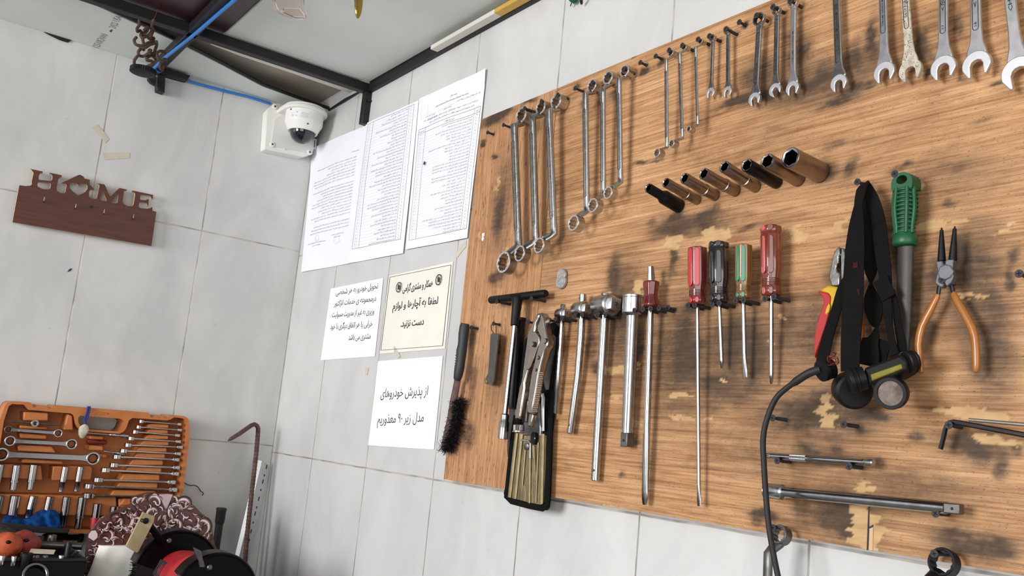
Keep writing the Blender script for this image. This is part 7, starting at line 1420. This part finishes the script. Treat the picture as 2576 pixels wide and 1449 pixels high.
# tilted main housing: end knob, body bar, far end knob
o_, A, d_ = cyl('end_knob', (690, 850), (935, 790), .092, .080, 0.0155, 'black', [(0, .84), (.05, .97), (.10, 1.0), (.30, 1.0), (.34, .93), (.40, .93), (.44, 1.0), (.55, 1.0), (.60, .9), (1, .9)], 36)
o_, A, d_ = cyl('battery_holder', (790, 1000), (700, 950), .070, .048, 0.0225, 'black', [(0, .82), (.08, .96), (.3, 1.0), (.5, 1.0), (.52, .96), (1, .96)], 36)
body = MB(); pa, pb = (945, 700), (1560, 560)
c = [(940, 640), (1500, 430), (1600, 520), (1600, 680), (1420, 780), (1040, 905), (950, 880)]
body.prism([(lambda P: (P.x, P.z))(BP(*kl(*p), .082)) for p in c], BF, .058, .086, 'black'); bo = obj('lamp_body', body, parent=hl, bevel=0.004, segs=3)
q = MB(); q.prism([(lambda P: (P.x, P.z))(BP(*kl(*p), .088)) for p in [(1022, 735), (1490, 572), (1508, 650), (1290, 740), (1045, 835)]], BF, .085, .0885, 'cob'); obj('side_led_strip', q, parent=bo, bevel=0.0012)
cyl('end_cap', (1560, 560), (1700, 530), .078, .068, 0.0130, 'black', [(0, .9), (.1, 1), (.5, 1), (.55, .94), (.7, .94), (.75, 1), (.95, .96), (1, .8)], 32)
P = BP(*kl(1335, 1020), .092); nn = Vector((0.30, -0.94, -0.16)).normalized(); uu = Vector((0, 0, 1)); uu = (uu - nn * uu.dot(nn)).normalized(); FL = Fr(P, nn.cross(uu) * -1, uu, nn); r_ = 262 / 6.038 * mpp(P) * .90
q = MB(); q.lathe(P - nn * 0.030, nn, [(0, r_ * 0.72), (0.012, r_ * 0.86), (0.020, r_ * 1.02), (0.024, r_ * 1.06), (0.032, r_ * 1.06), (0.035, r_ * 1.0), (0.035, r_ * 0.80), (0.030, r_ * 0.78)], 'black', seg=44); bz = obj('lamp_bezel', q, parent=hl)
q = MB(); q.lathe(P + nn * 0.0005, nn, [(0.002, r_ * 0.79), (-0.004, r_ * 0.6), (-0.009, r_ * 0.25), (-0.010, r_ * 0.10)], 'reflector', seg=36, cap=True); obj('reflector', q, parent=bz)
q = MB(); q.sphere(P - nn * 0.006, 0.0030, 0.0030, 0.0030, 'redclay', 10, 8); obj('led', q, parent=bz)
# cable (moulded to the lamp, part of it)
ke = KK(1860, 980, 3.0894)
pts = [BP(*kl(262, 660), .082), BP(*kl(130, 700), .086), BP(*kl(0, 770), .088)] + [BP(*ke(x, y), d) for x, y, d in [(350, 2, .090), (270, 92, .092), (206, 258, .094), (184, 400, .094), (190, 560, .092), (203, 780, .090), (224, 1020, .088), (256, 1230, .085), (300, 1449, .082), (350, 1640, .080)]]
sm = []
for i in range(len(pts) - 1):
    a_, b_, c_, d_ = pts[max(i - 1, 0)], pts[i], pts[i + 1], pts[min(i + 2, len(pts) - 1)]
    for s_ in (0, .2, .4, .6, .8): sm.append(0.5 * ((2 * b_) + (c_ - a_) * s_ + (2 * a_ - 5 * b_ + 4 * c_ - d_) * s_ ** 2 + (-a_ + 3 * b_ - 3 * c_ + d_) * s_ ** 3))
sm.append(pts[-1]); q = MB(); q.tube(sm, [0.0052 if i < 13 else 0.0037 for i in range(len(sm))], 'rubber', seg=12); obj('power_cable', q, parent=hl)

# ------------------------------------------------------------------ combination pliers with red and yellow grips
t = thing('combination_pliers', 'combination pliers with red and yellow grips, half hidden by the headlamp strap', 'pliers', BP(*kh(520, 640), .05))
gh = lambda d: (lambda x, y: (lambda P: (P.x, P.z))(BP(*kh(x, y), d)))
def hp(name, pts, d0, d1, m, bev=0.0015, par=None):
    q = MB(); g_ = gh((d0 + d1) / 2); q.prism([g_(*p) for p in pts], BF, d0, d1, m); return obj(name, q, parent=par or t, bevel=bev, segs=2)
hp('jaw', [(528, 462), (540, 460), (542, 505), (534, 516), (534, 552), (526, 562), (520, 580), (526, 600), (540, 608), (540, 680), (494, 684), (488, 660), (478, 636), (486, 596), (496, 540), (508, 490)], .040, .052, 'old')
hp('jaw', [(546, 462), (560, 466), (590, 560), (600, 640), (590, 690), (545, 690), (542, 520)], .040, .050, 'old')
hp('grip_collar', [(430, 708), (480, 680), (545, 690), (545, 720), (520, 800), (500, 830), (470, 840), (490, 760), (470, 730)], .038, .056, 'yellowgrip', .003)
hp('grip', [(425, 712), (445, 716), (480, 722), (496, 742), (492, 800), (488, 830), (470, 900), (440, 990), (415, 1060), (404, 1090), (402, 1030), (408, 960), (422, 890), (440, 830), (458, 780), (452, 748), (430, 726)], .040, .058, 'redgrip', .004)
hp('grip_inlay', [(466, 775), (474, 790), (466, 826), (452, 840), (442, 836), (452, 800)], .057, .059, 'yellowgrip', .001)
hp('grip_edge', [(404, 1092), (401, 1040), (406, 965), (420, 890), (424, 892), (412, 965), (408, 1035)], .040, .056, 'yellowgrip', .001)
hp('grip', [(545, 700), (600, 700), (640, 800), (660, 900), (665, 1040), (630, 1040), (620, 900), (590, 800)], .034, .046, 'orangegrip', .004)

# ------------------------------------------------------------------ file with a slotted green handle
A, B_, T = BP(*kh(905, 40), .050), BP(*kh(898, 448), .048), BP(*kh(884, 1085), .040); u = (B_ - A).normalized(); L = (B_ - A).length
t = thing('file', 'metal file with a slotted green plastic handle hung on a screw', 'file', A)
fs = .93; wm = lambda w_: w_ / 2.263 * mpp(A) / 2 / fs
F = frame_ab(A, B_)
def ov(a_, w_, n_, c=0): return [F.p(a_, w_ * math.cos(2 * PI * i / 24), c + n_ * math.sin(2 * PI * i / 24)) for i in range(24)]
a1 = L * 0.19
q = MB(); n_ = 28; R_ = wm(118)   # hanging loop: a ring flattened on the board
out = [(L * 0.20, -R_)] + [(R_ * 0.95 - R_ * 0.95 * math.sin(t_), R_ * -math.cos(t_)) for t_ in np.linspace(0.05, PI - 0.05, 18)] + [(L * 0.20, R_), (L * 0.24, R_ * .98), (L * 0.24, -R_ * .98)]
hol = [(L * 0.105 + L * 0.062 * math.cos(a_), R_ * 0.52 * math.sin(a_)) for a_ in np.linspace(0, 2 * PI, 22)[:-1]]
q.curve([out, hol], Fr(F.O, F.u, F.v, F.n), -0.010, 0.010, 'greenp'); obj('hanging_loop', q, parent=t, bevel=0.003, segs=3)
q = MB(); q.loft([ov(L * 0.20, wm(100), wm(84)), ov(L * 0.4, wm(104), wm(88)), ov(L * 0.6, wm(100), wm(84)), ov(L * 0.80, wm(84), wm(74))], 'slotgreen'); co_ = obj('handle_core', q, parent=t)  # solid core, its dark colour standing in for shade in the slots
wf = lambda s_: wm(np.interp(s_, [0.2, 0.3, 0.42, 0.52, 0.62, 0.75, 0.86], [120, 122, 132, 132, 122, 106, 104]))
for i in range(11):
    s_ = 0.235 + i * 0.0575; q = MB(); w_ = wf(s_); h_ = L * 0.0165
    q.loft([ov(L * s_ - h_, w_ * .94, w_ * .82), ov(L * s_ - h_ * .5, w_, w_ * .88), ov(L * s_ + h_ * .5, w_, w_ * .88), ov(L * s_ + h_, w_ * .94, w_ * .82)], 'greenp'); obj('grip_rib', q, parent=t, angle=60)
for a_ in (20, 58, 122, 160):
    q = MB(); an = math.radians(a_); pts = [F.p(L * s_, wf(s_) * .95 * math.cos(an), wf(s_) * .83 * math.sin(an)) for s_ in np.linspace(0.21, 0.84, 14)]; q.tube(pts, 0.0026, 'greenp', seg=8); obj('grip_bar', q, parent=t)
q = MB(); q.loft([ov(L * 0.82, wm(100), wm(90)), ov(L * 0.86, wm(112), wm(100)), ov(L * 0.90, wm(128), wm(112)), ov(L * 0.97, wm(132), wm(116)), ov(L * 1.0, wm(118), wm(104)), ov(L * 1.01, wm(96), wm(90))], 'greenp'); obj('collar', q, parent=t)
F = frame_ab(B_, T); Lb = (T - B_).length; q = MB()
secs = []
for s_, w_ in ((0, 88), (.02, 90), (.5, 86), (.8, 74), (.95, 60), (1, 44)):
    w_ = wm(w_); secs.append([F.p(Lb * s_, w_ * math.cos(2 * PI * i / 24), -0.002 + w_ * (0.55 if math.sin(2 * PI * i / 24) > 0 else 0.1) * math.sin(2 * PI * i / 24)) for i in range(24)])
q.loft(secs, 'filesteel'); obj('blade', q, parent=t)

# ------------------------------------------------------------------ circlip pliers
kc = KK(2220, 400, 2.587)
t = thing('circlip_pliers', 'long-nosed circlip pliers with orange dipped handles on the board', 'pliers', BP(*kc(415, 740), .05))
gc = lambda d: (lambda x, y: (lambda P: (P.x, P.z))(BP(*kc(x, y), d)))
for a_, b_ in (((385, 448), (385, 662)), ((471, 438), (457, 658))):
    A, B_ = BP(*kc(*a_), .048), BP(*kc(*b_), .048); q = MB(); q.tube([A, A.lerp(B_, .06), A.lerp(B_, .07), A.lerp(B_, .6), B_], [.0008, .0011, .0020, .0036, .0047], 'forge' if False else 'blacksteel', seg=14); obj('round_jaw', q, parent=t)
for nm, pts in (('joint_half', [(349, 670), (356, 665), (396, 660), (402, 690), (430, 690), (436, 720), (420, 790), (398, 836), (380, 838), (344, 812), (352, 770), (362, 735)]), ('joint_half', [(476, 657), (426, 660), (420, 690), (398, 690), (385, 720), (400, 780), (432, 836), (462, 808), (477, 768), (470, 740), (460, 728), (470, 722)])):
    q = MB(); q.prism([gc(.047)(*p) for p in pts], BF, .040 if pts[0][0] < 400 else .043, .049 if pts[0][0] < 400 else .052, 'forge'); obj(nm, q, parent=t, bevel=0.0015, segs=2)
q = MB(); P = BP(*kc(412, 737), .052); q.lathe(P, (0, -1, 0), [(-0.004, 0.0095), (0.0006, 0.0095), (0.0016, 0.0082)], 'forge', seg=8); obj('pivot', q, parent=t)
for nm, pts in (('a', [(372, 815, 14), (366, 850, 15), (362, 890, 14)]), ('b', [(446, 815, 14), (456, 850, 15), (462, 885, 14)])):
    q = MB(); q.tube([BP(*kc(x, y), .046) for x, y, r_ in pts], [r_ / 2.587 * mpp(BP(*kc(x, y), .046)) for x, y, r_ in pts], 'blacksteel', seg=10, flat=0.6, hint=(0, -1, 0)); obj('tang', q, parent=t)
for pts in ([(360, 880, 16), (350, 905, 22), (318, 970, 25), (285, 1030, 27), (256, 1090, 27), (240, 1150, 26), (232, 1215, 25), (238, 1290, 25), (244, 1350, 24), (250, 1388, 20), (252, 1396, 8)], [(460, 870, 16), (470, 895, 22), (505, 960, 26), (545, 1030, 27), (582, 1100, 27), (600, 1160, 27), (606, 1230, 27), (608, 1310, 28), (608, 1360, 26), (606, 1384, 18), (605, 1390, 7)]):
    q = MB(); q.tube([BP(*kc(x, y), .047) for x, y, r_ in pts], [r_ / 2.587 * mpp(BP(*kc(x, y), .047)) for x, y, r_ in pts], 'orangegrip', seg=16, flat=0.75, hint=(0, -1, 0)); obj('dipped_handle', q, parent=t)

# ------------------------------------------------------------------ hex keys at the right edge
q = MB(); q.tube([BP(*ke(x, y), .046) for x, y in [(1563, 462), (1585, 380), (1600, 310), (1612, 280), (1632, 258), (1665, 252), (1720, 260), (2212, 352), (2600, 424)]], 20 / 3.0894 * mpp(BP(2400, 1070, .046)) * 1.02, 'blacksteel', seg=6, hint=(0, -1, 0))
tag(obj('hex_key', q, angle=25), 'large black bent hex key hooked over a screw at the right edge', 'hex key', 'hex keys at the right edge')
q = MB(); q.tube([BP(*ke(x, y), .058) for x, y in [(1783, 234), (2212, 272), (2600, 306)]], 13 / 3.0894 * mpp(BP(2500, 1060, .05)), 'graysteel', seg=6, hint=(0, -1, 0))
tag(obj('hex_key', q, angle=25), 'thinner grey hex key lying over the large black one at the right edge', 'hex key', 'hex keys at the right edge')

# ------------------------------------------------------------------ every screw on the board
S = screw
S(1226, 333, 'lone black screw nearest the top left corner of the board', base=k1_(125, 393)); S(1265.6, 314, 'black screw just left of the largest ring wrench, holding nothing', base=k1_(245, 348))
S(1319, 272, 'black screw inside the ring of the largest ring wrench'); S(1361, 254, 'black screw inside the ring of the middle left-trio wrench'); S(1402, 238, 'black screw inside the ring of the bright left-trio wrench')
S(1446, 222, 'bare black screw left of the second trio of ring wrenches', base=k1_(778, 92)); S(*k18(1868, 1250), 'black screw inside the ring of the lowest second-trio wrench'); S(*k18(2107, 1140), 'black screw inside the ring of the middle second-trio wrench'); S(*k18(2340, 1048), 'black screw inside the ring of the shortest second-trio wrench')
S(1610, 157, 'bare black screw over a dark ring-shaped stain, left one', base=k6(125, 748)); S(1648.6, 141, 'bare black screw over a dark stain, just left of the small ring wrenches', base=k6(300, 680))
S(*k6(372, 570), 'black screw holding the longest small ring wrench'); S(*k6(522, 515), 'black screw holding the middle small ring wrench'); S(*k6(702, 445), 'black screw holding the smallest ring wrench')
S(*k6(830, 408), 'black screw holding the smallest combination wrench'); S(*k6(1018, 328), 'black screw holding the second smallest combination wrench'); S(*k6(1172, 250), 'bare black screw in the top row left of the ratchet wrench', base=k6(1240, 290))
S(*k6(1368, 172), 'black screw holding the ratchet combination wrench'); S(*k6(1555, 75), 'black screw holding the tilted-jaw combination wrench'); S(*k6(1752, 6), 'black screw holding the pale combination wrench at the top edge')
S(2156, 457, 'black screw the headlamp straps hang from'); S(2250, 437, 'black screw through the green file handle', base=(2290, 466)); S(2110, 731, 'black screw on the yellow collar of the combination pliers')
S(*kc(385, 785), 'black screw in the joint of the circlip pliers'); S(2563, 688, 'bare black screw in a dark stain at the right edge', base=(2590, 694)); S(*ke(1625, 275), 'black screw in the bend of the large black hex key')
S(*ke(255, 220), 'bare black screw right of the black cable, above the short extension bar', base=ke(365, 240)); S(*ke(808, 270), 'bare black screw below the headlamp', base=ke(918, 285))
S(*ke(291, 551), 'black screw under the left end of the short extension bar'); S(*ke(849, 596), 'black screw under the right end of the short extension bar'); S(*ke(320, 828), 'black screw under the left end of the long extension bar'); S(*ke(1522, 962), 'black screw under the right end of the long extension bar')
S(*kz(188, 160), 'black screw holding the ring wrench behind the cable'); S(*kz(1930, 442), 'black screw holding the dark ring wrench at the bottom edge')
for x, y, lb in ((133, 435, 'left screw under the red screwdriver handle'), (165, 432, 'right screw under the red screwdriver handle'), (250, 428, 'left screw under the black screwdriver handle'), (283, 424, 'right screw under the black screwdriver handle'), (362, 412, 'left screw under the green screwdriver handle'), (400, 410, 'right screw under the green screwdriver handle'), (503, 402, 'left screw under the faded red screwdriver handle'), (545, 393, 'right screw under the faded red screwdriver handle')): S(*kd(x, y), 'black ' + lb, h=.034)
for x, y, lb in ((83, 361, 'left screw under the thinnest T-bar head'), (118, 357, 'right screw under the thinnest T-bar head'), (190, 344, 'left screw under the bent T-bar head'), (231, 340, 'right screw under the bent T-bar head'), (315, 343, 'left screw under the thickest T-bar head'), (361, 338, 'right screw under the thickest T-bar head'), (467, 321, 'left screw under the upright extension bar head'), (522, 315, 'right screw under the upright extension bar head'), (572, 308, 'left screw under the amber handle'), (616, 304, 'middle screw under the amber handle'), (662, 301, 'right screw under the amber handle')): S(*km(x, y), 'black ' + lb, h=.034)
S(*km(712, 299), 'bare black screw right of the amber handle', base=km(756, 317))
S(*kv(408, 142), 'black screw under the left arm of the T-handle', h=.034); S(*kv(618, 122), 'black screw under the right arm of the T-handle', h=.034); S(*kv(600, 265), 'black screw beside the head of the cold chisel'); S(*kv(388, 275), 'black screw the feeler gauge loop hangs from', base=kv(430, 285)); S(*kv(252, 298), 'black screw beside the wire brush grip', h=.018); S(*kg(338, 70), 'black screw behind the jaw of the locking pliers', h=.024)

for m_ in list(bpy.data.meshes):
    if m_.users == 0: bpy.data.meshes.remove(m_)
